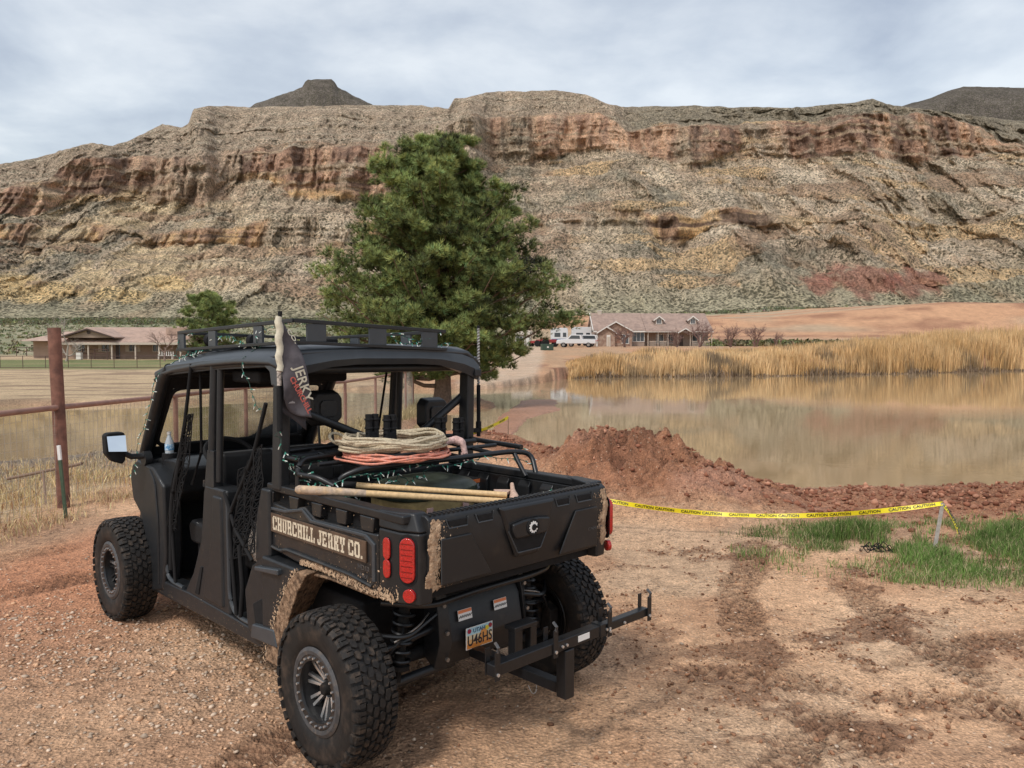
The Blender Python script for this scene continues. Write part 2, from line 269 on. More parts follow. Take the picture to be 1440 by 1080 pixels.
def build_ground():
    xs = axis([(-900, -150, 30), (-150, -40, 2.5), (-40, -12, 0.45), (-12, -5, 0.07), (-5, 9, 0.036), (9, 16, 0.09), (16, 45, 0.5), (45, 150, 2.5), (150, 930, 30)])
    ys = axis([(-60, -8, 4), (-8, 0.8, 0.4), (0.8, 7, 0.032), (7, 14, 0.04), (14, 24, 0.09), (24, 60, 0.3), (60, 130, 1.0), (130, 300, 3), (300, 720, 14)])
    X, Y = np.meshgrid(xs, ys); z, c, wet = terrain(X, Y)
    V = np.stack([X, Y, z], -1).reshape(-1, 3); cc = np.concatenate([c, wet[..., None]], -1).reshape(-1, 4)
    m = bpy.data.materials.new('earth'); m.use_nodes = True; nt = m.node_tree; N = nt.nodes.new; Lk = nt.links.new; b = nt.nodes['Principled BSDF']
    a = N('ShaderNodeAttribute'); a.attribute_name = 'col'; g = N('ShaderNodeNewGeometry')
    def noise(sc, det=4, rough=0.6):
        n = N('ShaderNodeTexNoise'); n.inputs['Scale'].default_value = sc; n.inputs['Detail'].default_value = det; n.inputs['Roughness'].default_value = rough; Lk(g.outputs['Position'], n.inputs['Vector']); return n
    def mr(src, a0, a1, b0, b1):
        r = N('ShaderNodeMapRange'); Lk(src, r.inputs[0])
        for i, v in enumerate((a0, a1, b0, b1)): r.inputs[i + 1].default_value = v
        return r.outputs[0]
    def mul(p, q):
        r = N('ShaderNodeMath'); r.operation = 'MULTIPLY'; Lk(p, r.inputs[0]); Lk(q, r.inputs[1]); return r.outputs[0]
    nA = noise(9, 6, 0.7); nB = noise(70, 3, 0.6); nC = noise(0.5, 5); 
    vo = N('ShaderNodeTexVoronoi'); vo.inputs['Scale'].default_value = 42; Lk(g.outputs['Position'], vo.inputs['Vector'])
    f = mul(mul(mr(nA.outputs[0], 0.3, 0.7, 0.66, 1.3), mr(nB.outputs[0], 0.3, 0.7, 0.72, 1.28)), mr(nC.outputs[0], 0.3, 0.7, 0.86, 1.14))
    f = mul(f, mr(vo.outputs['Distance'], 0.1, 0.7, 1.15, 0.78))
    nD = noise(26, 5, 0.75); nE = noise(1.3, 4, 0.6)
    crumb = mul(mr(nD.outputs[0], 0.535, 0.60, 0, 1), mr(nE.outputs[0], 0.40, 0.56, 0.25, 0.95)); inv = N('ShaderNodeMath'); inv.operation = 'SUBTRACT'; inv.inputs[0].default_value = 1.0; Lk(crumb, inv.inputs[1]); f = mul(f, mr(inv.outputs[0], 0, 1, 0.38, 1.0))
    vm = N('ShaderNodeVectorMath'); vm.operation = 'SCALE'; Lk(a.outputs['Color'], vm.inputs[0]); Lk(f, vm.inputs['Scale'])
    # single pale pebbles
    vs = N('ShaderNodeSeparateColor'); Lk(vo.outputs['Color'], vs.inputs[0])
    pk = mul(mr(vs.outputs[0], 0.93, 0.95, 0, 0.55), mr(vo.outputs['Distance'], 0.3, 0.45, 1, 0))
    mx = N('ShaderNodeMix'); mx.data_type = 'RGBA'; Lk(pk, mx.inputs[0]); Lk(vm.outputs[0], mx.inputs[6]); mx.inputs[7].default_value = (0.60, 0.47, 0.35, 1)
    Lk(mx.outputs[2], b.inputs['Base Color'])
    Lk(mr(a.outputs['Alpha'], 0, 1, 0.95, 0.45), b.inputs['Roughness']); b.inputs['Specular IOR Level'].default_value = 0.3
    ad = N('ShaderNodeMath'); ad.operation = 'ADD'; Lk(nA.outputs[0], ad.inputs[0]); Lk(mul(nB.outputs[0], mr(nC.outputs[0], 0, 1, 0.35, 0.35)), ad.inputs[1])
    ad2 = N('ShaderNodeMath'); ad2.operation = 'SUBTRACT'; Lk(ad.outputs[0], ad2.inputs[0]); Lk(mr(vo.outputs['Distance'], 0, 0.6, 0, 0.3), ad2.inputs[1])
    bp = N('ShaderNodeBump'); bp.inputs['Strength'].default_value = 1.0; bp.inputs['Distance'].default_value = 0.034; Lk(ad2.outputs[0], bp.inputs['Height']); Lk(bp.outputs[0], b.inputs['Normal'])
    MATS['earth'] = m
    o = fast_mesh('ground', V, grid_faces(len(xs), len(ys)), m, smooth=True, cols=cc); tag(o, 'reddish tan dirt lot, field and flats running to the foot of the mountain', kind='structure'); return o
ground = build_ground()
def build_water():
    m = bpy.data.materials.new('muddy_water'); m.use_nodes = True; nt = m.node_tree; N = nt.nodes.new; Lk = nt.links.new; b = nt.nodes['Principled BSDF']
    b.inputs['Base Color'].default_value = (0.37, 0.262, 0.145, 1); b.inputs['Roughness'].default_value = 0.035; b.inputs['IOR'].default_value = 1.33
    g = N('ShaderNodeNewGeometry'); mp = N('ShaderNodeMapping'); mp.inputs['Scale'].default_value = (0.55, 1.0, 1); Lk(g.outputs['Position'], mp.inputs[0])
    n = N('ShaderNodeTexNoise'); n.inputs['Scale'].default_value = 5.0; n.inputs['Detail'].default_value = 3; Lk(mp.outputs[0], n.inputs['Vector'])
    n2 = N('ShaderNodeTexNoise'); n2.inputs['Scale'].default_value = 0.16; n2.inputs['Detail'].default_value = 3; Lk(g.outputs['Position'], n2.inputs['Vector'])
    r = N('ShaderNodeMapRange'); r.inputs[1].default_value = 0.42; r.inputs[2].default_value = 0.62; r.inputs[3].default_value = 0.02; r.inputs[4].default_value = 0.10; Lk(n2.outputs[0], r.inputs[0])
    bp = N('ShaderNodeBump'); bp.inputs['Distance'].default_value = 0.02; Lk(r.outputs[0], bp.inputs['Strength']); Lk(n.outputs[0], bp.inputs['Height']); Lk(bp.outputs[0], b.inputs['Normal'])
    MATS['muddy_water'] = m
    xs = np.linspace(-80, 130, 22); ys = np.linspace(9.5, 108, 12); X, Y = np.meshgrid(xs, ys)
    V = np.stack([X, Y, np.full(X.shape, WATER_Z)], -1).reshape(-1, 3)
    o = fast_mesh('pond_water', V, grid_faces(22, 12), m); tag(o, 'flat brown muddy water of the pond and flooded field corner', kind='structure')
build_water()
# ---------------- the mountain ----------------
def N_max(nt, a, b):
    q = nt.nodes.new('ShaderNodeMath'); q.operation = 'MAXIMUM'; nt.links.new(a, q.inputs[0]); nt.links.new(b, q.inputs[1]); return q.outputs[0]
def build_mountain():
    A = lambda px: (np.asarray(px, float) - 720) / FPX
    def zrow(row, d): return CAM_H + (492 - row) / FPX * d
    nt_ = 400; a = np.concatenate([np.linspace(-1.9, -0.87, 70), np.linspace(-0.86, 0.86, 1050), np.linspace(0.87, 1.9, 70)]); na = len(a)
    px = a * FPX + 720
    def ln(*p): q = np.array(p, float); return np.interp(px, q[:, 0], q[:, 1])
    sky = ln((-260, 262), (-100, 246), (0, 235), (60, 225), (100, 213), (130, 205), (165, 208), (185, 203), (210, 192), (235, 179), (262, 183), (271, 178), (278, 158), (300, 154), (360, 156), (525, 153), (600, 154), (632, 158), (641, 144), (700, 134), (780, 133), (822, 138), (850, 150), (872, 156), (960, 154), (1110, 157), (1190, 150), (1220, 144), (1240, 151), (1300, 160), (1440, 176), (1700, 186))
    utop = ln((-260, 300), (0, 268), (60, 262), (110, 228), (250, 222), (330, 216), (460, 212), (560, 205), (640, 178), (700, 168), (840, 160), (880, 188), (940, 178), (1100, 172), (1200, 166), (1300, 168), (1370, 185), (1400, 206), (1440, 214), (1700, 220))
    ubot = ln((-260, 320), (0, 300), (60, 296), (130, 275), (250, 290), (380, 262), (460, 290), (540, 282), (620, 262), (700, 222), (860, 222), (910, 240), (975, 240), (1040, 222), (1250, 222), (1380, 218), (1440, 224), (1700, 230))
    ltop = ln((-260, 330), (0, 322), (100, 318), (200, 322), (330, 312), (380, 300), (520, 302), (600, 320), (700, 318), (800, 312), (880, 298), (1050, 300), (1120, 320), (1250, 302), (1350, 306), (1440, 290), (1700, 290))
    lbot = ltop + ln((-260, 12), (0, 20), (200, 14), (340, 22), (400, 44), (520, 52), (620, 20), (780, 12), (880, 34), (1040, 30), (1100, 10), (1250, 22), (1340, 12), (1700, 12))
    wn = lambda sc, sd, am: am * fbm(px / sc, px * 0 + sd, 4, 171)
    utop = utop + np.minimum(wn(60, 1.3, 9), 6); ubot = ubot + wn(70, 7.7, 20); ltop = ltop + wn(80, 3.1, 22); lbot = np.maximum(ltop + 3, lbot + wn(45, 5.2, 22) + wn(80, 3.1, 22))
    utop = np.maximum(utop, sky + 6); ubot = np.maximum(ubot, utop + 12)
    foot = ln((-260, 452), (0, 450), (700, 450), (850, 444), (1440, 436), (1700, 436))
    ramp = ln((-260, 0.9), (200, 1.0), (800, 1.06), (1200, 1.0), (1440, 1.1), (1700, 1.15))
    # distances along each bearing
    rows = [foot, lbot, ltop, ubot, utop, sky, sky + 6]
    kA = np.clip((ltop - ubot) / 85, 0.22, 1.15); kB = np.clip((utop - sky) / 42, 0.25, 1.1); d3 = 860 * ramp; d4 = d3 + 180 * kA; d5 = d4 + 28; d6 = d5 + 222 * kB
    dist = [640 * ramp, 845 * ramp, d3, d4, d5, d6, d6 + 310]
    tk = np.array([0, 0.30, 0.38, 0.60, 0.78, 0.97, 1.0]); t = np.linspace(0, 1, nt_)
    Z = np.zeros((nt_, na)); Dd = np.zeros((nt_, na)); RW = np.zeros((nt_, na))
    zk = [zrow(r, d) for r, d in zip(rows, dist)]
    for j in range(na):
        Z[:, j] = np.interp(t, tk, [q[j] for q in zk]); Dd[:, j] = np.interp(t, tk, [q[j] for q in dist])
    Am = np.broadcast_to(a, Z.shape); T = np.broadcast_to(t[:, None], Z.shape)
    X = Am * Dd
    # warp band edges so that they wander
    fade = sst(0, 0.07, T) * (1 - sst(0.90, 0.97, T))
    wz = fbm(X / 70, Z / 50, 4, 101)
    gul = ridged(X / 95 + 0.5 * fbm(X / 160, Z / 120, 2, 103), Z / 330, 4, 105)            # spurs and gullies
    but = ridged(X / 34, Z / 160, 4, 111, 0.6); fine = ridged(X / 9, Z / 26, 3, 115, 0.6)
    cl = np.maximum(np.exp(-((T - 0.69) / 0.10) ** 4), 0.7 * np.exp(-((T - 0.34) / 0.045) ** 4))
    talus = 1 - cl
    dD = fade * (-(gul - 0.45) * 52 * talus * np.clip(0.35 + 0.65 * kA, 0, 1)[None, :] * (1 - sst(0.78, 0.9, T) * 0.6) - (but - 0.4) * (13 + 16 * cl) - (fine - 0.4) * (3.0 + 4.5 * cl) + 7 * wz * talus)
    zw = Z + 9 * fbm(X / 90, Z / 60, 3, 117)
    strat = np.clip(vnoise(X / 260, zw / 8.5, 118) * 1.3 + 0.8 * vnoise(X / 120, zw / 3.7, 119), -1, 1)
    oc = sst(0.16, 0.30, fbm(X / 95, zw / 17, 3, 175)) * talus * (T < 0.8)          # small ledges breaking out of the scree
    dD += fade * (strat * (0.8 + 3.6 * sst(0.78, 0.84, T) + 2.4 * cl) - oc * 3)
    dZ = fade * (4.0 * fbm(X / 22, (Z + Dd) / 22, 4, 121) * talus) + sst(0.9, 0.96, T) * 2.2 * fbm(X / 18, Dd / 60, 3, 123) 
    dZ += fade * talus * 2.4 * ridged(X / 7, Dd / 7, 3, 125, 0.7)
    D2 = Dd + dD; Z2 = Z + dZ
    Z2 = CAM_H + (Z2 - CAM_H) * (D2 / Dd) * 0.6 + (Z2 - CAM_H) * 0.4                              # spurs keep their crest line
    X2 = Am * D2 + fade * 4 * fbm(X / 15, Z / 15, 3, 127)
    # ---- rock colours (sediment bands, scree, exposed beds) ----
    PX = np.broadcast_to(px, Z.shape); ROW = 492 - (Z2 - CAM_H) * FPX / D2
    def lerp(p, q, m): return p * (1 - m[..., None]) + np.asarray(q) * m[..., None]
    C = np.broadcast_to(np.array([0.51, 0.395, 0.28]), Z.shape + (3,)).copy()
    nn = fbm(X / 60, Z / 45, 5, 131); ns = fbm(X / 14, Z / 14, 4, 133, 0.65); st = vnoise(X / 300, Z / 4.2, 135) + 0.6 * vnoise(X / 120, Z / 1.9, 136)
    C = lerp(C, [0.69, 0.56, 0.41], sst(0.0, 0.5, nn)); C = lerp(C, [0.31, 0.27, 0.20], sst(0.05, 0.55, -nn + 0.3 * ns))
    C = lerp(C, [0.33, 0.31, 0.20], sst(0.18, 0.0, T) * 0.75)
    tan_ = sst(0.0, 0.25, nn + 0.5 * ns + 0.25) * sst(460, 200, PX) * sst(420, 400, ROW) * sst(255, 300, ROW); C = lerp(C, [0.64, 0.48, 0.27], tan_ * 0.7)
    C = lerp(C, [0.47, 0.30, 0.19], sst(0.1, 0.5, fbm(X / 45, Z / 22, 4, 137)) * 0.35 * (T < 0.6))
    C = lerp(C, [0.30, 0.235, 0.17], sst(0.30, 0.75, st + 0.3 * ns) * 0.55 * (T > 0.16)); C = lerp(C, [0.66, 0.54, 0.38], sst(0.30, 0.75, -st + 0.3 * ns) * 0.45 * (T > 0.16))
    # upper cap: greyer, banded
    capm = sst(0.76, 0.80, T); C = lerp(C, [0.40, 0.30, 0.215], capm * 0.8); C = lerp(C, [0.54, 0.44, 0.32], capm * sst(0.1, 0.5, st + 0.5 * ns) * 0.7)
    C = lerp(C, [0.22, 0.20, 0.145], capm * sst(860, 900, PX) * 0.62)
    # upper cliff: red brown with vertical varnish and orange faces
    edge = 0.018 * fbm(X / 30, X / 90 + 3, 3, 139)
    uc = sst(0.595, 0.615, T + edge) * (1 - sst(0.775, 0.795, T + edge * 0.6)); vs_ = fbm(X / 16, Z / 130, 4, 141, 0.6); hs = vnoise(X / 240, Z / 5, 143)
    cc = np.broadcast_to(np.array([0.41, 0.25, 0.17]), Z.shape + (3,)); cc = lerp(cc, [0.62, 0.40, 0.26], sst(0.0, 0.35, vs_)); cc = lerp(cc, [0.20, 0.125, 0.09], sst(0.0, 0.40, -vs_ + 0.3 * hs)); cc = lerp(cc, [0.42, 0.30, 0.20], sst(0.25, 0.6, hs + 0.4 * nn))
    cc = lerp(cc, [0.66, 0.43, 0.22], sst(0.66, 0.61, T) * sst(330, 380, PX) * sst(560, 470, PX) * sst(-0.2, 0.2, ns + 0.2))
    chu = sst(0.20, 0.36, fbm(X / 130 + 2, Z / 600, 4, 181)); brk = sst(0.20, 0.48, fbm(X / 22, Z / 22, 4, 183, 0.6)); uc = uc * (1 - 0.75 * chu * sst(120, 420, PX)) * (1 - 0.55 * brk); C = lerp(C, cc, uc)
    lc = sst(0.295, 0.31, T + edge) * (1 - sst(0.372, 0.39, T + edge)) * np.clip((lbot - ltop)[None, :] / 22, 0, 1)
    lc = lc * (1 - 0.7 * brk) * sst(-0.25, 0.05, fbm(X / 110, Z / 300, 3, 185)); c2 = np.broadcast_to(np.array([0.42, 0.26, 0.165]), Z.shape + (3,)); c2 = lerp(c2, [0.66, 0.43, 0.22], sst(-0.3, 0.25, vs_ + 0.5 * hs)); c2 = lerp(c2, [0.18, 0.115, 0.08], sst(0.25, 0.5, hs - 0.3 * vs_))
    c2 = lerp(c2, [0.36, 0.19, 0.125], sst(340, 380, PX) * sst(700, 600, PX) * 0.6); C = lerp(C, c2, lc)
    oc2 = sst(0.14, 0.24, fbm(X / 95, zw / 17, 3, 175) + 0.10 * ns) * (1 - uc) * (1 - lc) * (T < 0.8) * (T > 0.08)
    ocl = lerp(np.broadcast_to(np.array([0.38, 0.25, 0.165]), Z.shape + (3,)), [0.64, 0.44, 0.24], sst(-0.15, 0.35, fbm(X / 120, Z / 60, 3, 177) + 0.4 * vs_)); C = lerp(C, ocl, oc2 * 0.75)
    # the bare maroon knolls low on the right
    for kx, ky, rx, ry in [(1210, 395, 46, 26), (1285, 398, 40, 20), (1150, 402, 26, 14)]:
        r = np.hypot((PX - kx) / rx, (ROW - ky) / ry) + 0.75 * ns + 0.4 * nn; C = lerp(C, [0.33, 0.13, 0.095], (1 - sst(0.65, 1.2, r)) * 0.7)
    for kx, ky, rx, ry in [(60, 412, 90, 16), (165, 415, 55, 12), (20, 395, 40, 12), (230, 400, 40, 14)]:
        r = np.hypot((PX - kx) / rx, (ROW - ky) / ry) + 0.6 * ns; C = lerp(C, [0.70, 0.50, 0.25], (1 - sst(0.6, 1.1, r)) * 0.85)
    C = lerp(C, [0.56, 0.45, 0.32], np.exp(-(((PX - 850) / 26) ** 2 + ((ROW - 335) / 26) ** 2)) * 0.9)
    mar = np.min([np.hypot((PX - kx) / rx, (ROW - ky) / ry) for kx, ky, rx, ry in [(1210, 395, 46, 26), (1285, 398, 40, 20), (1150, 402, 26, 14)]], 0)
    shr = (1 - 0.85 * (1 - sst(0.8, 1.1, mar))) * (1 - uc * 0.85) * (1 - lc * 0.7) * (1 - 0.45 * tan_) * np.interp(ROW, [140, 250, 420, 450], [0.8, 0.9, 1.0, 1.0])
    cols = np.concatenate([np.clip(C * 1.15, 0, 0.8), shr[..., None]], -1).reshape(-1, 4)
    V = np.stack([X2, D2, Z2], -1).reshape(-1, 3)
    m = bpy.data.materials.new('mountain_rock'); m.use_nodes = True; nt = m.node_tree; N = nt.nodes.new; Lk = nt.links.new; b = nt.nodes['Principled BSDF']
    at = N('ShaderNodeAttribute'); at.attribute_name = 'col'; g = N('ShaderNodeNewGeometry')
    def noise(sc, det=4, rough=0.6):
        n = N('ShaderNodeTexNoise'); n.inputs['Scale'].default_value = sc; n.inputs['Detail'].default_value = det; n.inputs['Roughness'].default_value = rough; Lk(g.outputs['Position'], n.inputs['Vector']); return n
    def mr(src, a0, a1, b0, b1):
        r = N('ShaderNodeMapRange'); Lk(src, r.inputs[0])
        for i, v in enumerate((a0, a1, b0, b1)): r.inputs[i + 1].default_value = v
        return r.outputs[0]
    def mul(p, q):
        r = N('ShaderNodeMath'); r.operation = 'MULTIPLY'; Lk(p, r.inputs[0])
        if isinstance(q, float): r.inputs[1].default_value = q
        else: Lk(q, r.inputs[1])
        return r.outputs[0]
    n1 = noise(0.09, 6, 0.7); n2 = noise(0.42, 4, 0.7)
    f = mul(mr(n1.outputs[0], 0.3, 0.7, 0.66, 1.38), mr(n2.outputs[0], 0.34, 0.66, 0.42, 1.6))
    vm = N('ShaderNodeVectorMath'); vm.operation = 'SCALE'; Lk(at.outputs['Color'], vm.inputs[0]); Lk(f, vm.inputs['Scale'])
    vo = N('ShaderNodeTexVoronoi'); vo.inputs['Scale'].default_value = 0.30; vo.inputs['Randomness'].default_value = 1; Lk(g.outputs['Position'], vo.inputs['Vector'])
    n3 = noise(0.03, 4); sz = mr(n3.outputs[0], 0.36, 0.64, 0.27, 0.50)
    lt = N('ShaderNodeMath'); lt.operation = 'LESS_THAN'; Lk(vo.outputs['Distance'], lt.inputs[0]); Lk(sz, lt.inputs[1])
    vo2 = N('ShaderNodeTexVoronoi'); vo2.inputs['Scale'].default_value = 0.13; Lk(g.outputs['Position'], vo2.inputs['Vector'])
    sh = mul(N_max(nt, mr(lt.outputs[0], 0, 1, 0, 0.85), mr(vo2.outputs['Distance'], 0.22, 0.26, 0.8, 0)), at.outputs['Alpha'])
    mx = N('ShaderNodeMix'); mx.data_type = 'RGBA'; Lk(sh, mx.inputs[0]); Lk(vm.outputs[0], mx.inputs[6]); mx.inputs[7].default_value = (0.105, 0.095, 0.06, 1)
    Lk(mx.outputs[2], b.inputs['Base Color']); b.inputs['Roughness'].default_value = 0.95; b.inputs['Specular IOR Level'].default_value = 0.15
    ad = N('ShaderNodeMath'); ad.operation = 'ADD'; Lk(n2.outputs[0], ad.inputs[0]); Lk(mul(n1.outputs[0], 1.4), ad.inputs[1])
    bp = N('ShaderNodeBump'); bp.inputs['Strength'].default_value = 1; bp.inputs['Distance'].default_value = 5.0; Lk(ad.outputs[0], bp.inputs['Height']); Lk(bp.outputs[0], b.inputs['Normal'])
    MATS['mountain_rock'] = m
    o = fast_mesh('mountain', V, grid_faces(na, nt_), m, smooth=True, cols=cols); tag(o, 'long banded desert mountain with a red cliff band above shrubby scree', kind='structure')
    # flat-topped butte behind the ridge and the dark hill at far right
    def cone(name, pts, d, depth, label, seed, nA=150, nR=60):
        # rises behind the ridge: height profile given across, rounded in depth
        q = np.array(pts, float); x0, x1 = q[0, 0], q[-1, 0]; xc = q[np.argmin(q[:, 1]), 0]
        P = np.linspace(x0, x1, nA); dd = np.linspace(-1, 1, nR); PP, DD = np.meshgrid(P, dd)
        r = np.interp(PP, q[:, 0], q[:, 1]); base = q[:, 1].max()
        h = (base - r) * (0.96 if name == 'butte' else 1.0) / FPX * d * (1 - np.abs(DD) ** 2.2); D_ = d + DD * depth; XX = (PP - 720) / FPX * D_
        zz = zrow(base, d) + h - 60 * sst(0.72, 1.0, np.abs(DD)) ; zz += 1.8 * fbm(XX / 14, D_ / 14, 4, seed) * (1 - np.abs(DD)); D_ = D_ + 6 * ridged(XX / 30, zz / 60, 3, seed + 4)
        cl = np.broadcast_to(np.array([0.17, 0.145, 0.12]), PP.shape + (3,)) * (1 + 0.35 * fbm(XX / 30, zz / 9, 3, seed + 7))[..., None]
        cl = np.concatenate([cl, np.full(PP.shape + (1,), 0.8)], -1).reshape(-1, 4)
        o = fast_mesh(name, np.stack([XX, D_, zz], -1).reshape(-1, 3), grid_faces(nA, nR), m, smooth=True, cols=cl); tag(o, label, kind='structure')
    cone('butte', [(335, 182), (350, 160), (362, 153), (400, 138), (429, 128), (433, 120), (437, 116), (470, 116), (475, 121), (479, 129), (505, 142), (524, 152), (545, 165), (640, 230)], 1750, 150, 'dark cone-shaped butte with a flat rock cap behind the ridge', 151)
    cone('far_hill', [(1130, 240), (1260, 170), (1300, 158), (1325, 147), (1345, 141), (1400, 141), (1440, 144), (1520, 150), (1650, 185), (1800, 240)], 1650, 300, 'dark rounded hill behind the right end of the cliffs', 161)
build_mountain()
# ---------------- vegetation and buildings in the distance ----------------
LEAF = lambda n, c, c2=None: mat(n, c, rough=0.75, spec=0.2, attr=True)
def tinted(n, base, var, rnd, clump=None):
    t = np.asarray(base)[None] * (1 + var * (rnd.random((n, 1)) * 2 - 1)); t = t * (1 + 0.25 * var * (rnd.random((n, 3)) * 2 - 1))
    return t
def ground_z(x, y):
    z, _, _ = terrain(np.atleast_1d(np.asarray(x, float)), np.atleast_1d(np.asarray(y, float))); return z
def tube_mesh(paths, sides=5):
    """paths: list of (points[n,3], radii[n]); returns V,F quads"""
    Vs, Fs, off = [], [], 0
    for pts, rad in paths:
        pts = np.asarray(pts, float); n = len(pts); rad = np.broadcast_to(np.asarray(rad, float), (n,))
        tg = np.gradient(pts, axis=0); tg /= np.linalg.norm(tg, axis=1)[:, None] + 1e-9
        up = np.where(np.abs(tg[:, 2:3]) > 0.9, np.array([[1.0, 0, 0]]), np.array([[0, 0, 1.0]]))
        s = np.cross(tg, up); s /= np.linalg.norm(s, axis=1)[:, None] + 1e-9; q = np.cross(s, tg)
        th = np.arange(sides) / sides * 2 * np.pi
        R = pts[:, None] + rad[:, None, None] * (np.cos(th)[None, :, None] * s[:, None] + np.sin(th)[None, :, None] * q[:, None])
        Vs.append(R.reshape(-1, 3))
        i = np.arange(n - 1)[:, None] * sides + np.arange(sides)[None]; j = np.arange(n - 1)[:, None] * sides + (np.arange(sides)[None] + 1) % sides
        Fs.append(np.stack([i, j, j + sides, i + sides], -1).reshape(-1, 4) + off)
        # end caps as a quad fan squeezed onto the last ring
        off += n * sides
    return np.concatenate(Vs), np.concatenate(Fs)
# --- pines ---
def pine(name, x, y, h, label, outline, seed, ntuft, nlimb, tuft_r, trunk_r, lean=0.0, group=None):
    """outline(t, bearing) gives the crown radius in metres at height fraction t"""
    r = np.random.default_rng(seed); z0 = float(ground_z(x, y)[0]) - 0.05
    root = empty(name, (x, y, z0), 0, label, 'tree', group)
    zt = np.linspace(0, h * 0.95, 14); tr = [(np.stack([lean * (zt / h) ** 2 + 0.08 * np.sin(zt * 0.9), 0.06 * np.cos(zt), zt], 1), trunk_r * (1 - 0.93 * zt / h) * (1 + 0.35 * np.exp(-zt * 1.6)))]
    V, F = tube_mesh(tr, 10); fast_mesh('trunk', V, F, mat('pine_bark', (0.20, 0.13, 0.09), 0.9, noise=0.4, nscale=6, bump=0.8, bscale=14, bdist=0.04), root, True)
    limbs, TP, TD, TC = [], [], [], []
    per = ntuft // nlimb
    for k in range(nlimb):
        t = 0.18 + 0.80 * ((k + r.random()) / nlimb) ** 0.92; b = k * 2.399 + r.normal() * 0.35; R = outline(t, b) * r.uniform(0.72, 1.06)
        zb = h * t - R * 0.22; n = 7; s = np.linspace(0, 1, n); rise = r.uniform(0.18, 0.55) * (0.55 + t)
        pts = np.stack([np.cos(b) * R * s, np.sin(b) * R * s, zb + R * rise * s ** 1.6 + 0.05 * R * np.sin(s * 6 + k)], 1); pts[:, 0] += lean * t * t
        limbs.append((pts, np.maximum(0.09 * (1 - t) + 0.03, 0.02) * (1 - 0.85 * s)))
        tint = r.normal() * 0.15; ncl = max(4, int(R * 3.2))
        cs = r.uniform(0.22, 1.0, ncl) ** 0.75
        for c in cs:
            p0 = np.array([np.interp(c, s, pts[:, i]) for i in range(3)]); side = r.normal(size=3) * np.array([0.26, 0.26, 0.13]) * (0.35 + 0.45 * R * (1.15 - c)); p0 = p0 + side
            m = max(4, int(per / ncl)); cr = r.uniform(0.24, 0.42) * (0.65 + 0.10 * R)
            dv = r.normal(size=(m, 3)); dv /= np.linalg.norm(dv, axis=1)[:, None]; dv[:, 2] = dv[:, 2] * 0.75 + 0.25
            pp = p0 + dv * cr * r.random((m, 1)) ** 0.45 * np.array([1, 1, 0.8])
            TP.append(pp); TD.append(dv + np.array([np.cos(b) * 0.5, np.sin(b) * 0.5, 0.65])); TC.append(np.full(m, tint + r.normal() * 0.14))
    # spires at the top
    for k in range(16):
        m = ntuft // 140; a = r.uniform(0, 6.28); q = r.uniform(0, 0.10) * outline(0.8, 0) * 1.2
        p0 = np.array([np.cos(a) * q + lean, np.sin(a) * q, h * r.uniform(0.86, 0.97)]); TP.append(p0 + r.normal(size=(m, 3)) * np.array([0.13, 0.13, 0.32])); TD.append(r.normal(size=(m, 3)) * 0.5 + np.array([0, 0, 1.0])); TC.append(np.full(m, r.normal() * 0.12 + 0.05))
    V, F = tube_mesh(limbs, 5); fast_mesh('limbs', V, F, MATS['pine_bark'], root, True)
    P = np.concatenate(TP); Dn = np.concatenate(TD); Dn /= np.linalg.norm(Dn, axis=1)[:, None]; tc = np.concatenate(TC); n = len(P)
    nb = 9; bv, bf = [], []
    for i in range(nb):
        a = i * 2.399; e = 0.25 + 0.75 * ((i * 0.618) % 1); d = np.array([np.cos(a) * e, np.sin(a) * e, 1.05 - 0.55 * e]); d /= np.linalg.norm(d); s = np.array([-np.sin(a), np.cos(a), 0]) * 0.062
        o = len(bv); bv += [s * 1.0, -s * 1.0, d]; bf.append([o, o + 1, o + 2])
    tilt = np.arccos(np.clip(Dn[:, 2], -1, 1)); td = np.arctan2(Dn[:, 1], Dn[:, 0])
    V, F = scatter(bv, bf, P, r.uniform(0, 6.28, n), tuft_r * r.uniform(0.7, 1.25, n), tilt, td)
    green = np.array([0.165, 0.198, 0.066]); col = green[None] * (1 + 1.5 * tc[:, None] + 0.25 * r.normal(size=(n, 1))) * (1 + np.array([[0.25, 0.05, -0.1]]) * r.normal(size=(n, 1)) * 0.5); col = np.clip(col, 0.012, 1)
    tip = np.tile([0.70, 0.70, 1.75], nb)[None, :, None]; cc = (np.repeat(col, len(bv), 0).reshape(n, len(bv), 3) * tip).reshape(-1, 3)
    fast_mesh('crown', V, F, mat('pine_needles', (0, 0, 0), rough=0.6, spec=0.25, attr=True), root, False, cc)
    return root
def big_outline(t, b):
    base = np.interp(t, [0, 0.12, 0.22, 0.36, 0.50, 0.62, 0.75, 0.88, 1.0], [2.2, 3.6, 4.3, 4.3, 4.1, 3.8, 3.2, 2.3, 0.5])
    c, s = math.cos(b), math.sin(b)
    if c > 0.2 and t < 0.30: base = min(base, 1.9 + 6.5 * t)
    if c < -0.5 and 0.25 < t < 0.50: base *= 1.28 - 1.2 * abs(t - 0.36)
    if c > 0.6 and 0.30 < t < 0.52: base *= 1.30
    if c > 0.5 and t > 0.74: base *= 0.82
    if c < -0.4 and 0.55 < t < 0.72: base *= 0.90
    return base
pine('pine_tree', -2.95, 33.0, 11.1, 'tall bushy dark green pine standing alone behind the vehicle at the end of the fence', big_outline, 5, 64000, 250, 0.225, 0.36, lean=0.55 - 0.5)
pine('pine_tree', -38.5, 101, 8.2, 'small round dark green pine beside the long ranch house on the left', lambda t, b: 4.4 * math.sin(math.pi * min(1, t * 0.86 + 0.14)) ** 0.6, 6, 6000, 60, 0.42, 0.3)
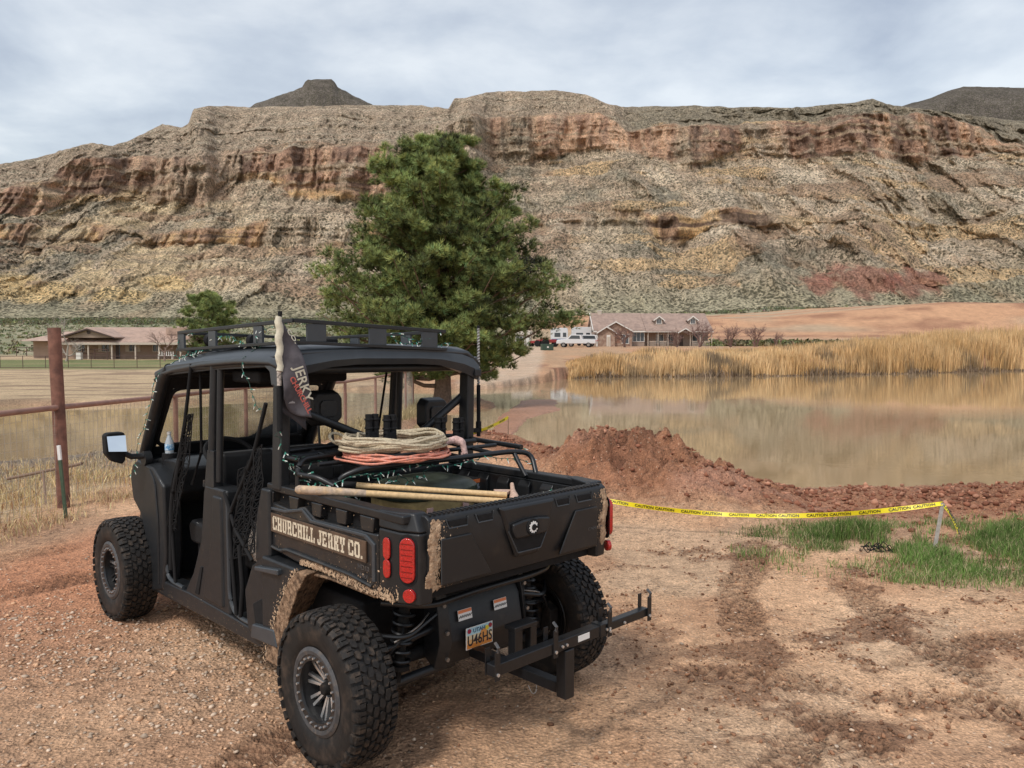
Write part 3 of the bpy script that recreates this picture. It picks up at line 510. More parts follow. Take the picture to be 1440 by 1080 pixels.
# --- bare trees ---
def bare_tree(name, x, y, h, label, seed, spread=0.55, group=None, col=(0.20, 0.15, 0.125), thick=1.0, levels=5):
    r = np.random.default_rng(seed); z0 = float(ground_z(x, y)[0]) - 0.05; paths = []
    def grow(p, d, L, rad, lv):
        n = 4; pts = [p]
        for i in range(n - 1):
            d = d + r.normal(size=3) * 0.12 + np.array([0, 0, 0.06]); d /= np.linalg.norm(d); p = p + d * L / (n - 1); pts.append(p)
        paths.append((np.array(pts), np.linspace(rad, rad * 0.62, n)))
        if lv == 0: return
        for k in range(3 if lv > 1 else 3):
            nd = d + r.normal(size=3) * spread; nd[2] = abs(nd[2]) * 0.8 + 0.1; nd /= np.linalg.norm(nd)
            grow(np.array(pts[-1 if k == 0 else r.integers(1, n)]), nd, L * r.uniform(0.6, 0.85), rad * 0.6, lv - 1)
    st = 1 if name == 'bare_tree' else 4
    for k in range(st):
        d = np.array([r.normal() * 0.35 * (st > 1), r.normal() * 0.35 * (st > 1), 1.0]); grow(np.array([0.1 * r.normal() * (st > 1), 0, 0]), d / np.linalg.norm(d), h * 0.30, 0.03 * h * 0.45 * thick * 1.7, levels if st == 1 else levels - 1)
    V, F = tube_mesh(paths, 4)
    root = fast_mesh(name, V, F, mat('bare_bark_%d' % int(col[0] * 100), col, 0.9), None, True); root.location = (x, y, z0); tag(root, label, 'tree' if name == 'bare_tree' else 'shrub', group)
    return root
bare_tree('bare_tree', -52.3, 93, 6.4, 'pale leafless tree behind the rusty post at the far left', 21, 0.75, col=(0.42, 0.36, 0.31))
bare_tree('bare_tree', -41.0, 93.5, 5.2, 'slender brown leafless tree on the lawn before the ranch house porch', 22, 0.6, col=(0.26, 0.17, 0.14))
BG = 'leafless bushes in front of the stone house'
for x, y, h, lb, sd in [(16.8, 118, 4.6, 'leafless reddish bush before the stone gable of the right house', 31), (28.2, 119, 5.0, 'widest leafless bush, before the porch of the right house', 32), (24.6, 118, 3.6, 'leafless bush between the lone window and the porch of the right house', 36),
                        (32.8, 119, 4.6, 'dark leafless bush at the corner of the porch of the right house', 33), (37.4, 122, 4.6, 'leafless greyish bush just right of the stone house', 34), (41.5, 124, 3.0, 'low brown leafless bush, rightmost beyond the stone house', 35)]:
    bare_tree('bare_bush', x, y, h, lb, sd, 0.6, BG, col=(0.21, 0.13, 0.11), levels=5)
# --- reeds along the far bank (nobody could count them) ---
def blades(n, pos, h, w, col, lean, r, name, label, matname='dry_reed', segs=2, parent=None, kind='stuff', cat='plants'):
    """thin bent blades, two or three faces each"""
    a = r.uniform(0, 6.28, n); ld = r.uniform(0, 6.28, n); L = lean * h * r.random(n)
    wx, wy = np.cos(a) * w / 2, np.sin(a) * w / 2; lx, ly = np.cos(ld) * L, np.sin(ld) * L
    P0 = np.stack([pos[:, 0] - wx, pos[:, 1] - wy, pos[:, 2]], 1); P1 = np.stack([pos[:, 0] + wx, pos[:, 1] + wy, pos[:, 2]], 1)
    f = 0.55; P2 = np.stack([pos[:, 0] + wx * 0.8 + lx * 0.3, pos[:, 1] + wy * 0.8 + ly * 0.3, pos[:, 2] + h * f], 1); P3 = np.stack([pos[:, 0] - wx * 0.8 + lx * 0.3, pos[:, 1] - wy * 0.8 + ly * 0.3, pos[:, 2] + h * f], 1)
    P4 = np.stack([pos[:, 0] + lx, pos[:, 1] + ly, pos[:, 2] + h * (1 - 0.35 * (L / h) ** 2)], 1)
    V = np.stack([P0, P1, P2, P3, P4], 1).reshape(-1, 3); o = np.arange(n)[:, None] * 5
    F = np.concatenate([o + np.array([[0, 1, 2]]), o + np.array([[0, 2, 3]]), o + np.array([[3, 2, 4]])], 0)
    C = np.repeat(col, 5, 0).reshape(n, 5, 3)
    ob = fast_mesh(name, V, F, mat(matname, (0, 0, 0), 0.8, spec=0.2, attr=True), parent, False, C.reshape(-1, 3)); return tag(ob, label, cat if kind != 'part' else None, None, kind)
def far_bank(x): return np.interp(x, [-200, -40, -9, -4, -1.5, 0.5, 2.4, 4.5, 6.7, 12, 18, 33, 60, 90, 200], [40, 44, 47, 47, 48, 52, 58, 66, 69, 70.5, 71, 77, 93, 100, 104])
def build_reeds():
    r = np.random.default_rng(41); n = 62000
    x = r.uniform(4.6, 82, n); dep = r.random(n) ** 1.3 * np.interp(x, [4.6, 10, 30, 80], [5, 11, 17, 26]); y = far_bank(x) - 2.4 + dep
    dn = fbm(x * 0.35, y * 0.35, 3, 201); keep = r.random(n) < 0.72 + 0.9 * dn; x, y, dep, dn = x[keep], y[keep], dep[keep], dn[keep]; n = len(x)
    z = np.maximum(ground_z(x, y), WATER_Z - 0.3) - 0.05
    top = np.interp(x, [4.6, 6.5, 9, 26, 33, 45, 60, 85], [0.8, 1.7, 2.15, 2.2, 2.9, 3.9, 5.0, 5.8]) * (0.90 + 0.32 * fbm(x * 0.28, y * 0.28, 3, 203)) * np.interp(dep, [0, 1.2, 4], [0.55, 0.85, 1]) + dep * 0.02
    hh = np.maximum(top - z, 0.4) * (1 - 0.5 * r.random(n) ** 1.6)
    t = fbm(x * 0.15, y * 0.3, 3, 205)[:, None] + 0.18 * r.normal(size=(n, 1))
    c = np.array([0.56, 0.35, 0.155]) * (1 - np.clip(t + 0.5, 0, 1)) + np.array([0.80, 0.56, 0.30]) * np.clip(t + 0.5, 0, 1)
    dkm = np.clip(fbm(x * 0.5, y * 0.5, 2, 207) * 2 - 0.35, 0, 1)[:, None]; c = c * (1 - dkm) + np.array([0.26, 0.19, 0.12]) * dkm; c *= r.uniform(0.7, 1.25, (n, 1))
    blades(n, np.stack([x, y, z], 1), hh, r.uniform(0.05, 0.12, n), np.clip(c, 0, 0.9), 0.22, r, 'reeds', 'tall golden dry reeds crowding the far bank of the pond')
    # dark drowned undergrowth at the water line
    n = 9000; x = r.uniform(5, 82, n); y = far_bank(x) - 2.9 + r.random(n) * 2.2; z = np.full(n, WATER_Z - 0.05)
    c = np.array([0.20, 0.145, 0.10]) * r.uniform(0.6, 1.7, (n, 1)); blades(n, np.stack([x, y, z], 1), r.uniform(0.25, 0.95, n) * (0.7 + 0.8 * np.clip(fbm(x * 0.4, y * 0, 2, 211), -.5, 1)), r.uniform(0.05, 0.12, n), c, 0.8, r, 'bank_brush', 'dark tangled brush at the waterline under the reeds')
build_reeds()
# --- scrub on the flats and mountain foot: small leaf clumps ---
def scrub(name, n, xs, ys, size, base, label, seed, density=None, leaf=0.2, per=16):
    r = np.random.default_rng(seed); y = r.uniform(ys[0], ys[1], n); x = xs[0](y) + r.random(n) * (xs[1](y) - xs[0](y))
    if density is not None: k = r.random(n) < density(x, y); x, y = x[k], y[k]
    n = len(x); z = ground_z(x, y); s = r.uniform(size[0], size[1], n)
    d = r.normal(size=(n, per, 3)); d /= np.linalg.norm(d, axis=2)[..., None]; d[..., 2] = np.abs(d[..., 2]); rr = r.random((n, per, 1)) ** 0.4
    P = np.stack([x, y, z], 1)[:, None] + d * rr * s[:, None, None] * np.array([1, 1, 0.8]); P = P.reshape(-1, 3); m = len(P)
    bv = np.array([[-0.5, 0, -0.3], [0.5, 0, -0.3], [0.1, 0.2, 0.6], [0, -0.4, 0.3]]); bf = [[0, 1, 2], [0, 3, 2]]
    V, F = scatter(bv, bf, P, r.uniform(0, 6.28, m), np.repeat(s, per) * leaf * 2.6 * r.uniform(0.6, 1.3, m), r.uniform(0, 1.2, m), r.uniform(0, 6.28, m))
    c = np.repeat(np.asarray(base)[None] * r.uniform(0.65, 1.4, (n, 1)) * (1 + 0.12 * r.normal(size=(n, 3))), per, 0) * r.uniform(0.7, 1.35, (m, 1))
    ob = fast_mesh(name, V, F, mat('scrub_leaf', (0, 0, 0), 0.85, spec=0.15, attr=True), None, False, np.repeat(np.clip(c, 0.01, 1), 4, 0)); return tag(ob, label, 'shrubs', None, 'stuff')
scrub('scrub', 1500, (lambda y: 0.24 * y, lambda y: 0.70 * y), (128, 176), (0.5, 1.25), (0.165, 0.165, 0.085), 'grey green desert scrub in a strip beyond the reeds', 51, lambda x, y: 0.55 + 1.6 * fbm(x * 0.05, y * 0.1, 3, 215))
scrub('foot_scrub', 11000, (lambda y: -0.72 * y, lambda y: 0.72 * y), (330, 660), (0.8, 1.7), (0.19, 0.19, 0.11), 'olive scrub dotted over the rise at the foot of the mountain', 52, None, per=7)
scrub('slope_scrub', 4600, (lambda y: -0.72 * y, lambda y: -0.02 * y), (118, 480), (0.4, 0.9), (0.22, 0.215, 0.12), 'grey green scrub on the slope behind the left house', 53, None, per=8)
# ---------------- mesh builder ----------------
class MB:
    def __init__(s): s.v = []; s.f = []
    def add(s, V, F):
        o = len(s.v); s.v += [tuple(map(float, p)) for p in V]; s.f += [tuple(int(i) + o for i in f) for f in F]; return s
    def box(s, x0, x1, y0, y1, z0, z1):
        V = [(x, y, z) for z in (z0, z1) for y in (y0, y1) for x in (x0, x1)]
        return s.add(V, [(0, 2, 3, 1), (4, 5, 7, 6), (0, 1, 5, 4), (2, 6, 7, 3), (0, 4, 6, 2), (1, 3, 7, 5)])
    def obox(s, c, u, v, w, hu, hv, hw):
        c, u, v, w = map(lambda q: np.array(q, float), (c, u, v, w)); V = [c + u * a * hu + v * b * hv + w * d * hw for d in (-1, 1) for b in (-1, 1) for a in (-1, 1)]
        return s.add(V, [(0, 2, 3, 1), (4, 5, 7, 6), (0, 1, 5, 4), (2, 6, 7, 3), (0, 4, 6, 2), (1, 3, 7, 5)])
    def bar(s, p, q, w, h, up=(0, 0, 1)):
        p, q = np.array(p, float), np.array(q, float); t = q - p; L = np.linalg.norm(t); t = t / L; u = np.cross(t, np.array(up, float)); 
        if np.linalg.norm(u) < 1e-4: u = np.cross(t, np.array([1.0, 0, 0]))
        u /= np.linalg.norm(u); n = np.cross(u, t); return s.obox((p + q) / 2, t, u, n, L / 2, w / 2, h / 2)
    def prism(s, axis, poly, a, b, poly2=None):
        """polygon in the plane across `axis`, swept from a to b (poly2: outline at b)"""
        n = len(poly); p2 = poly2 or poly
        def P(q, k): c = list(q); c.insert(axis, k); return tuple(c)
        V = [P(q, a) for q in poly] + [P(q, b) for q in p2]
        return s.add(V, [tuple(range(n))[::-1], tuple(range(n, 2 * n))] + [(i, (i + 1) % n, n + (i + 1) % n, n + i) for i in range(n)])
    def tube(s, pts, r, sides=10, smooth=0, closed=False):
        pts = np.array(pts, float)
        if smooth: pts = round_path(pts, smooth, closed)
        if closed: pts = np.concatenate([pts, pts[:2]])
        rr = np.broadcast_to(np.asarray(r, float), (len(pts),)) if np.ndim(r) == 0 else np.interp(np.linspace(0, 1, len(pts)), np.linspace(0, 1, len(r)), r)
        V, F = tube_mesh([(pts, rr)], sides); n = len(pts); F = [tuple(f) for f in F]
        if not closed: F += [tuple(range(sides))[::-1], tuple(range((n - 1) * sides, n * sides))]
        return s.add(V, F)
    def cyl(s, c, axis, r, h, sides=20, r2=None):
        c = np.array(c, float); a = np.array(axis, float); a /= np.linalg.norm(a); t = np.cross(a, [0, 0, 1.0]); t = t if np.linalg.norm(t) > 1e-3 else np.array([1.0, 0, 0]); t /= np.linalg.norm(t); b = np.cross(a, t)
        th = np.arange(sides) / sides * 2 * math.pi; r2 = r if r2 is None else r2
        V = [c - a * h / 2 + r * (math.cos(q) * t + math.sin(q) * b) for q in th] + [c + a * h / 2 + r2 * (math.cos(q) * t + math.sin(q) * b) for q in th]
        return s.add(V, [tuple(range(sides))[::-1], tuple(range(sides, 2 * sides))] + [(i, (i + 1) % sides, sides + (i + 1) % sides, sides + i) for i in range(sides)])
    def lathe(s, prof, axis=2, c=(0, 0, 0), sides=32, close=False):
        """prof: (radius, height) pairs turned about the axis"""
        n = len(prof); V = []
        for k in range(sides):
            a = k / sides * 2 * math.pi
            for r, h in prof:
                p = {2: (r * math.cos(a), r * math.sin(a), h), 0: (h, r * math.cos(a), r * math.sin(a)), 1: (r * math.cos(a), h, r * math.sin(a))}[axis]; V.append((p[0] + c[0], p[1] + c[1], p[2] + c[2]))
        F = []
        m = n if close else n - 1
        for k in range(sides):
            k2 = (k + 1) % sides
            for i in range(m): F.append((k * n + i, k2 * n + i, k2 * n + (i + 1) % n, k * n + (i + 1) % n))
        return s.add(V, F)
    def build(s, name, m, parent=None, bevel=0, smooth=False, seg=2, label=None, kind=None, sub=0, solid=0):
        me = bpy.data.meshes.new(name); me.from_pydata(s.v, [], s.f); bm = bmesh.new(); bm.from_mesh(me); bmesh.ops.recalc_face_normals(bm, faces=bm.faces); bm.to_mesh(me); bm.free()
        o = bpy.data.objects.new(name, me); link(o)
        if isinstance(m, str): m = MATS[m]
        me.materials.append(m)
        if parent: o.parent = parent
        if smooth or bevel: me.polygons.foreach_set('use_smooth', [True] * len(me.polygons))
        if smooth and not bevel: me.set_sharp_from_angle(angle=RAD(38))
        if bevel:
            b = o.modifiers.new('bevel', 'BEVEL'); b.width = bevel; b.segments = seg; b.limit_method = 'ANGLE'; b.angle_limit = RAD(30); b.harden_normals = True
        if solid: q = o.modifiers.new('solid', 'SOLIDIFY'); q.thickness = solid
        if sub: q = o.modifiers.new('sub', 'SUBSURF'); q.levels = q.render_levels = sub
        if label: o['label'] = label
        if kind: o['kind'] = kind
        return o
def round_path(pts, rad, closed=False, n=5):
    pts = [np.array(p, float) for p in pts]; out = []; N = len(pts)
    for i, p in enumerate(pts):
        if not closed and i in (0, N - 1): out.append(p); continue
        a, b = pts[i - 1], pts[(i + 1) % N]; da, db = a - p, b - p; la, lb = np.linalg.norm(da), np.linalg.norm(db); r = min(rad, la * 0.45, lb * 0.45)
        A, B = p + da / la * r, p + db / lb * r
        for k in range(n + 1): t = k / n; out.append(A * (1 - t) ** 2 + p * 2 * t * (1 - t) + B * t * t)
    return np.array(out)
_font_cache = {}
def text_mesh(name, body, size, m, parent, mtx, extrude=0.001, bold=0.0, xs=1.0, label=None, sp=1.0):
    cu = bpy.data.curves.new(name, 'FONT'); cu.body = body; cu.size = size; cu.extrude = extrude; cu.offset = bold; cu.align_x = 'CENTER'; cu.align_y = 'CENTER'; cu.space_character = sp; cu.resolution_u = 3
    o = bpy.data.objects.new(name, cu); S.collection.objects.link(o); dg = bpy.context.evaluated_depsgraph_get(); me = bpy.data.meshes.new_from_object(o.evaluated_get(dg))
    bpy.data.objects.remove(o); bpy.data.curves.remove(cu); me.name = name
    me.transform(Matrix.Diagonal((xs, 1, 1, 1))); me.transform(mtx); q = bpy.data.objects.new(name, me); link(q); me.materials.clear(); me.materials.append(m)
    if parent: q.parent = parent
    if label: q['label'] = label
    return q
def basis(origin, xd, yd):
    xd = Vector(xd).normalized(); yd = Vector(yd); zd = xd.cross(yd).normalized(); yd = zd.cross(xd)
    M = Matrix.Identity(4)
    for i in range(3): M[i][0], M[i][1], M[i][2], M[i][3] = xd[i], yd[i], zd[i], origin[i]
    return M
# ---------------- the utility vehicle ----------------
YAW, UX, UY = RAD(44.3), -0.315, 4.40
mat('cab_plastic', (0.0137, 0.0151, 0.0173), 0.46, spec=0.5, noise=0.25, nscale=14, bump=0.25, bscale=260, bdist=0.002, col2=(0.040, 0.033, 0.027), c2lo=0.58, c2hi=0.85)
mat('panel_plastic', (0.0195, 0.0203, 0.0218), 0.28, spec=0.5, noise=0.20, nscale=7, bump=0.08, bscale=300, bdist=0.001, col2=(0.058, 0.045, 0.034), c2lo=0.52, c2hi=0.80)
mat('gate_plastic', (0.0133, 0.0140, 0.0156), 0.40, spec=0.45, noise=0.15, nscale=6, bump=0.15, bscale=320, bdist=0.001, col2=(0.036, 0.030, 0.025), c2lo=0.55, c2hi=0.8)
mat('roof_plastic', (0.045, 0.052, 0.060), 0.36, spec=0.5, noise=0.12, nscale=5, bump=0.1, bscale=280, bdist=0.001)
mat('black_steel', (0.0105, 0.0112, 0.0128), 0.36, spec=0.5, noise=0.25, nscale=18, bump=0.15, bscale=90, bdist=0.002)
mat('black_matte', (0.012, 0.012, 0.013), 0.75, spec=0.25, noise=0.3, nscale=20)
mat('dusty_black', (0.0160, 0.0144, 0.0136), 0.8, spec=0.2, noise=0.4, nscale=16, col2=(0.10, 0.07, 0.05), c2lo=0.54, c2hi=0.8)
mat('tyre_rubber', (0.0187, 0.0173, 0.0166), 0.72, spec=0.3, noise=0.35, nscale=22, bump=0.3, bscale=160, bdist=0.002, col2=(0.10, 0.072, 0.052), c2lo=0.50, c2hi=0.78)
mat('tyre_side', (0.0150, 0.0136, 0.0129), 0.62, spec=0.35, noise=0.35, nscale=9, bump=0.3, bscale=60, bdist=0.003, col2=(0.07, 0.05, 0.038), c2lo=0.5, c2hi=0.75)
mat('rim_black', (0.016, 0.016, 0.017), 0.35, spec=0.6, noise=0.2, nscale=20, col2=(0.05, 0.04, 0.03), c2lo=0.55, c2hi=0.8)
mat('rim_ring', (0.060, 0.060, 0.063), 0.55, spec=0.5, noise=0.35, nscale=18, col2=(0.16, 0.12, 0.09), c2lo=0.52, c2hi=0.8)
mat('bright_metal', (0.72, 0.72, 0.72), 0.30, metal=0.8, noise=0.1)
mat('steel_worn', (0.30, 0.28, 0.26), 0.5, metal=0.8, noise=0.3)
mat('dry_mud', (0.50, 0.355, 0.235), 0.95, spec=0.1, noise=0.3, nscale=30, bump=1.0, bscale=45, bdist=0.012, col2=(0.33, 0.215, 0.14), c2lo=0.45, c2hi=0.62)
mat('liner_mud', (0.30, 0.195, 0.125), 0.95, spec=0.1, noise=0.35, nscale=26, bump=1.0, bscale=38, bdist=0.02, col2=(0.12, 0.078, 0.052), c2lo=0.45, c2hi=0.62)
mat('red_lens', (0.42, 0.007, 0.006), 0.10, spec=0.7, noise=0.35, nscale=60, bump=0.6, bscale=190, bdist=0.004, coat=0.6)
mat('white_paint', (0.80, 0.80, 0.78), 0.5)
mat('mirror_glass', (0.88, 0.9, 0.92), 0.03, metal=1.0)
mat('net_black', (0.016, 0.016, 0.017), 0.85, spec=0.2)
mat('seat_vinyl', (0.0180, 0.0180, 0.0192), 0.5, spec=0.4, noise=0.25, nscale=10, bump=0.2, bscale=120, bdist=0.002)
def add_glass():
    m = bpy.data.materials.new('dark_glass'); m.use_nodes = True; nt = m.node_tree; nt.nodes.clear(); N = nt.nodes.new; o = N('ShaderNodeOutputMaterial'); t = N('ShaderNodeBsdfTransparent'); g = N('ShaderNodeBsdfGlossy'); x = N('ShaderNodeMixShader'); f = N('ShaderNodeFresnel')
    f.inputs[0].default_value = 1.3; t.inputs[0].default_value = (0.86, 0.87, 0.84, 1); g.inputs['Roughness'].default_value = 0.03; nt.links.new(f.outputs[0], x.inputs[0]); nt.links.new(t.outputs[0], x.inputs[1]); nt.links.new(g.outputs[0], x.inputs[2]); nt.links.new(x.outputs[0], o.inputs[0]); MATS['clear_glass'] = m
add_glass()
def paint_strip_mat():
    """faded wood-brown band behind the lettering"""
    return mat('brown_decal', (0.105, 0.064, 0.040), 0.55, noise=0.4, nscale=9, col2=(0.07, 0.045, 0.03), c2lo=0.45, c2hi=0.7)
paint_strip_mat()
utv = empty('utility_vehicle', (UX, UY, 0.0), YAW, 'muddy black crew cab utility vehicle with a cargo bed, parked on the dirt lot', 'off-road vehicle')
XL, XR, XC = -0.69, 0.75, 0.03
# ---- wheels ----
TR, TW = 0.385, 0.235
def make_tyre():
    a = TW / 2; m = MB()
    prof = [(0.205, a - 0.030), (0.222, a - 0.012), (0.262, a - 0.002), (0.310, a), (0.338, a - 0.004), (0.356, a - 0.014), (0.368, a - 0.034), (0.372, 0.03), (0.372, -0.03)]
    prof = prof[:-1] + [(r, -h) for r, h in prof[::-1][1:]]
    m.lathe(prof, 0, sides=72); n = 40
    def blk(poly, k, off, r0=0.366, r1=TR):
        c = k / n * 2 * math.pi; V = []
        for r in (r0, r1):
            q = 0.93 if r == r1 else 1.0; cx = sum(p[0] for p in poly) / len(poly); ct = sum(p[1] for p in poly) / len(poly)
            for x, t in poly:
                x = cx + (x - cx) * q; t = ct + (t - ct) * q; th = c + (t + off) * 2 * math.pi / n; rr = r - 0.010 * (abs(x) / a) ** 3; V.append((x, rr * math.cos(th), rr * math.sin(th)))
        N_ = len(poly); m.add(V, [tuple(range(N_)), tuple(range(N_, 2 * N_))] + [(i, (i + 1) % N_, N_ + (i + 1) % N_, N_ + i) for i in range(N_)])
    hexa = lambda cx, w, h, sk: [(cx - w, -h * 0.55 + sk), (cx - w * 0.25, -h - 0.02), (cx + w, -h * 0.75 - sk), (cx + w * 0.95, h * 0.5 - sk), (cx + w * 0.2, h + 0.02), (cx - w, h * 0.75 + sk)]
    for k in range(n):
        for j, (cx, off, sk) in enumerate([(-0.052, 0.0, 0.10), (-0.0175, 0.5, -0.08), (0.0175, 0.0, 0.08), (0.052, 0.5, -0.10)]):
            blk(hexa(cx, 0.0150, 0.40, sk), k, off)
        for s, off in ((-1, 0.5), (1, 0.0)):
            big = k % 2 == 0; e = a - (0.004 if big else 0.012)
            blk([(s * 0.071, -0.36), (s * e, -0.42), (s * e, -0.04), (s * 0.071, -0.02)], k, off); blk([(s * 0.071, 0.05), (s * e, 0.03), (s * e, 0.38), (s * 0.071, 0.33)], k, off)
            # side biters down the sidewall
            th0 = (k + off - 0.36) / n * 2 * math.pi; th1 = (k + off + 0.34) / n * 2 * math.pi; V = []
            for x, r in ((s * (a - 0.016), 0.380), (s * (a + 0.004), 0.362), (s * (a + 0.006), 0.338 if big else 0.350), (s * (a - 0.012), 0.338 if big else 0.350)):
                for th in (th0, th1): V.append((x, r * math.cos(th), r * math.sin(th)))
            m.add(V, [(0, 1, 3, 2), (2, 3, 5, 4), (4, 5, 7, 6), (6, 7, 1, 0), (0, 2, 4, 6), (1, 7, 5, 3)])
    return m
tyre_me = None
def make_wheel(x, y, side, steer=0):
    """side -1: outer face toward -x"""
    global tyre_me
    w = MB(); w.lathe([(0.200, 0.098), (0.196, 0.104), (0.175, 0.099), (0.160, 0.090), (0.148, 0.02), (0.150, -0.05), (0.172, -0.085), (0.206, -0.098), (0.212, -0.09), (0.178, -0.07), (0.158, -0.04), (0.156, 0.03), (0.168, 0.080), (0.192, 0.096)], 0, sides=56, close=True)
    rim = w.build('wheel', 'rim_black', utv, smooth=True); rim.location = (x, y, TR); rim.rotation_euler = (0, 0, steer + (math.pi if side < 0 else 0))
    if tyre_me is None:
        t = make_tyre().build('tyre', 'tyre_rubber', rim, smooth=True); tyre_me = t.data; tyre_me.materials.append(MATS['tyre_side'])
        nl = 16 * 72
        for i, p in enumerate(tyre_me.polygons):
            if i < nl: p.material_index = 1
    else: t = bpy.data.objects.new('tyre', tyre_me); link(t); t.parent = rim
    if y < 1: ang = 0.3
    else: ang = 1.1
    r = MB(); r.lathe([(0.212, 0.098), (0.217, 0.106), (0.200, 0.116), (0.181, 0.112), (0.180, 0.100)], 0, sides=56, close=True); r.build('rim_lip', 'rim_ring', rim, smooth=True)
    r = MB(); r.lathe([(0.180, 0.100), (0.179, 0.111), (0.150, 0.108), (0.147, 0.096)], 0, sides=56, close=True); r.build('beadlock_ring', 'rim_black', rim, smooth=True)
    for k in range(24):
        a = k / 24 * 2 * math.pi + ang; b = MB(); b.cyl((0.113, 0.165 * math.cos(a), 0.165 * math.sin(a)), (1, 0, 0), 0.0056, 0.012, 6); b.build('ring_bolt', 'bright_metal', rim)
    d = MB(); d.lathe([(0.001, 0.022), (0.045, 0.022), (0.060, 0.012), (0.150, 0.004), (0.150, -0.012), (0.001, -0.012)], 0, sides=40); d.build('wheel_disc', 'rim_black', rim, smooth=True)
    for k in range(8):
        a = k / 8 * 2 * math.pi + ang; u = np.array([0, math.cos(a), math.sin(a)]); v = np.array([0, -math.sin(a), math.cos(a)])
        s = MB()
        for sg in (-1, 1):
            p = [(0.045, 0.006), (0.045, 0.018), (0.095, 0.034), (0.150, 0.050), (0.150, 0.033), (0.100, 0.020)]
            V = [tuple(np.array([xo + 0.030 * (rr / 0.15), 0, 0]) + u * rr + v * sg * tt) for xo in (0.008, 0.030) for rr, tt in p]
            s.add(V, [tuple(range(6)), tuple(range(6, 12))] + [(i, (i + 1) % 6, 6 + (i + 1) % 6, 6 + i) for i in range(6)])
        s.build('spoke', 'bright_metal' if side < 0 and (y < 1 or k in (1, 2, 5)) else 'rim_black', rim, bevel=0.001, seg=1)
    h = MB(); h.lathe([(0.001, 0.072), (0.026, 0.070), (0.032, 0.060), (0.034, 0.010)], 0, sides=24); h.build('hub_cap', 'dusty_black', rim, smooth=True)
    return rim
WX = 0.784
make_wheel(-WX, 0, -1); make_wheel(WX, 0, 1); make_wheel(-WX, 2.976, -1, 0.0); make_wheel(WX, 2.976, 1, 0.0)
# ---- cargo bed ----
def part(m, name, mt, **k): return m.build(name, mt, utv, **k)
def slab_letters(txt, ya, yb, z0, h, x):
    """old wood-type slab letters, each its own piece; the text runs from ya down to yb"""
    T, B = 0.30, 0.17      # stem and slab
    def R(*q): return [(a, b, c, d) for a, b, c, d in q]
    G = {'C': R((0, .12, .30, .88), (.1, 0, .86, .17), (.1, .83, .86, 1), (.68, .62, .92, .9), (.68, .08, .92, .36)), 'O': R((0, .12, .30, .88), (.64, .12, .94, .88), (.1, 0, .84, .16), (.1, .84, .84, 1)),
         'H': R((.08, 0, .36, 1), (.62, 0, .90, 1), (.3, .42, .7, .58), (0, 0, .44, .14), (.54, 0, .98, .14), (0, .86, .44, 1), (.54, .86, .98, 1)), 'U': R((.08, .12, .36, 1), (.62, .12, .90, 1), (.18, 0, .80, .16), (0, .86, .44, 1), (.54, .86, .98, 1)),
         'R': R((.08, 0, .36, 1), (0, 0, .44, .14), (0, .86, .8, 1), (.58, .52, .86, .90), (.3, .44, .78, .58), (.56, 0, .84, .48), (.56, 0, 1.0, .14)), 'I': R((.12, 0, .42, 1), (0, 0, .54, .14), (0, .86, .54, 1)),
         'L': R((.08, 0, .36, 1), (0, 0, .84, .16), (.64, .0, .84, .36), (0, .86, .46, 1)), 'J': R((.42, .14, .72, 1), (.08, 0, .62, .17), (0, .08, .22, .36), (.30, .86, .84, 1)),
         'E': R((.08, 0, .36, 1), (0, 0, .86, .15), (0, .85, .86, 1), (.3, .43, .66, .57), (.68, 0, .86, .30), (.68, .70, .86, 1)), 'K': R((.08, 0, .36, 1), (0, 0, .44, .14), (0, .86, .44, 1), (.34, .40, .60, .62), (.52, .55, .82, .9), (.52, .1, .82, .45), (.54, 0, 1.0, .14), (.50, .86, .96, 1)),
         'Y': R((.34, 0, .62, .52), (.2, 0, .78, .14), (.08, .52, .40, .9), (.58, .52, .88, .9), (0, .86, .44, 1), (.54, .86, .98, 1)), '.': R((0, 0, .28, .2))}
    wd = {'I': .62, 'L': .94, 'J': .92, '.': .3, ' ': .42}; tot = sum(wd.get(c, 1.08) for c in txt); sc = (ya - yb) / tot; y = ya
    for c in txt:
        if c in G:
            m = MB()
            for k, (a, b, c2, d) in enumerate(G[c]): m.box(x - 0.0010 - 0.00003 * k, x, y - c2 * sc, y - a * sc, z0 + b * h, z0 + d * h)
            m.build('letter', mat('letter_tan', (0.66, 0.57, 0.43), 0.6, col2=(0.30, 0.23, 0.16), nscale=34, c2lo=0.52, c2hi=0.66), utv)
        y -= wd.get(c, 1.08) * sc
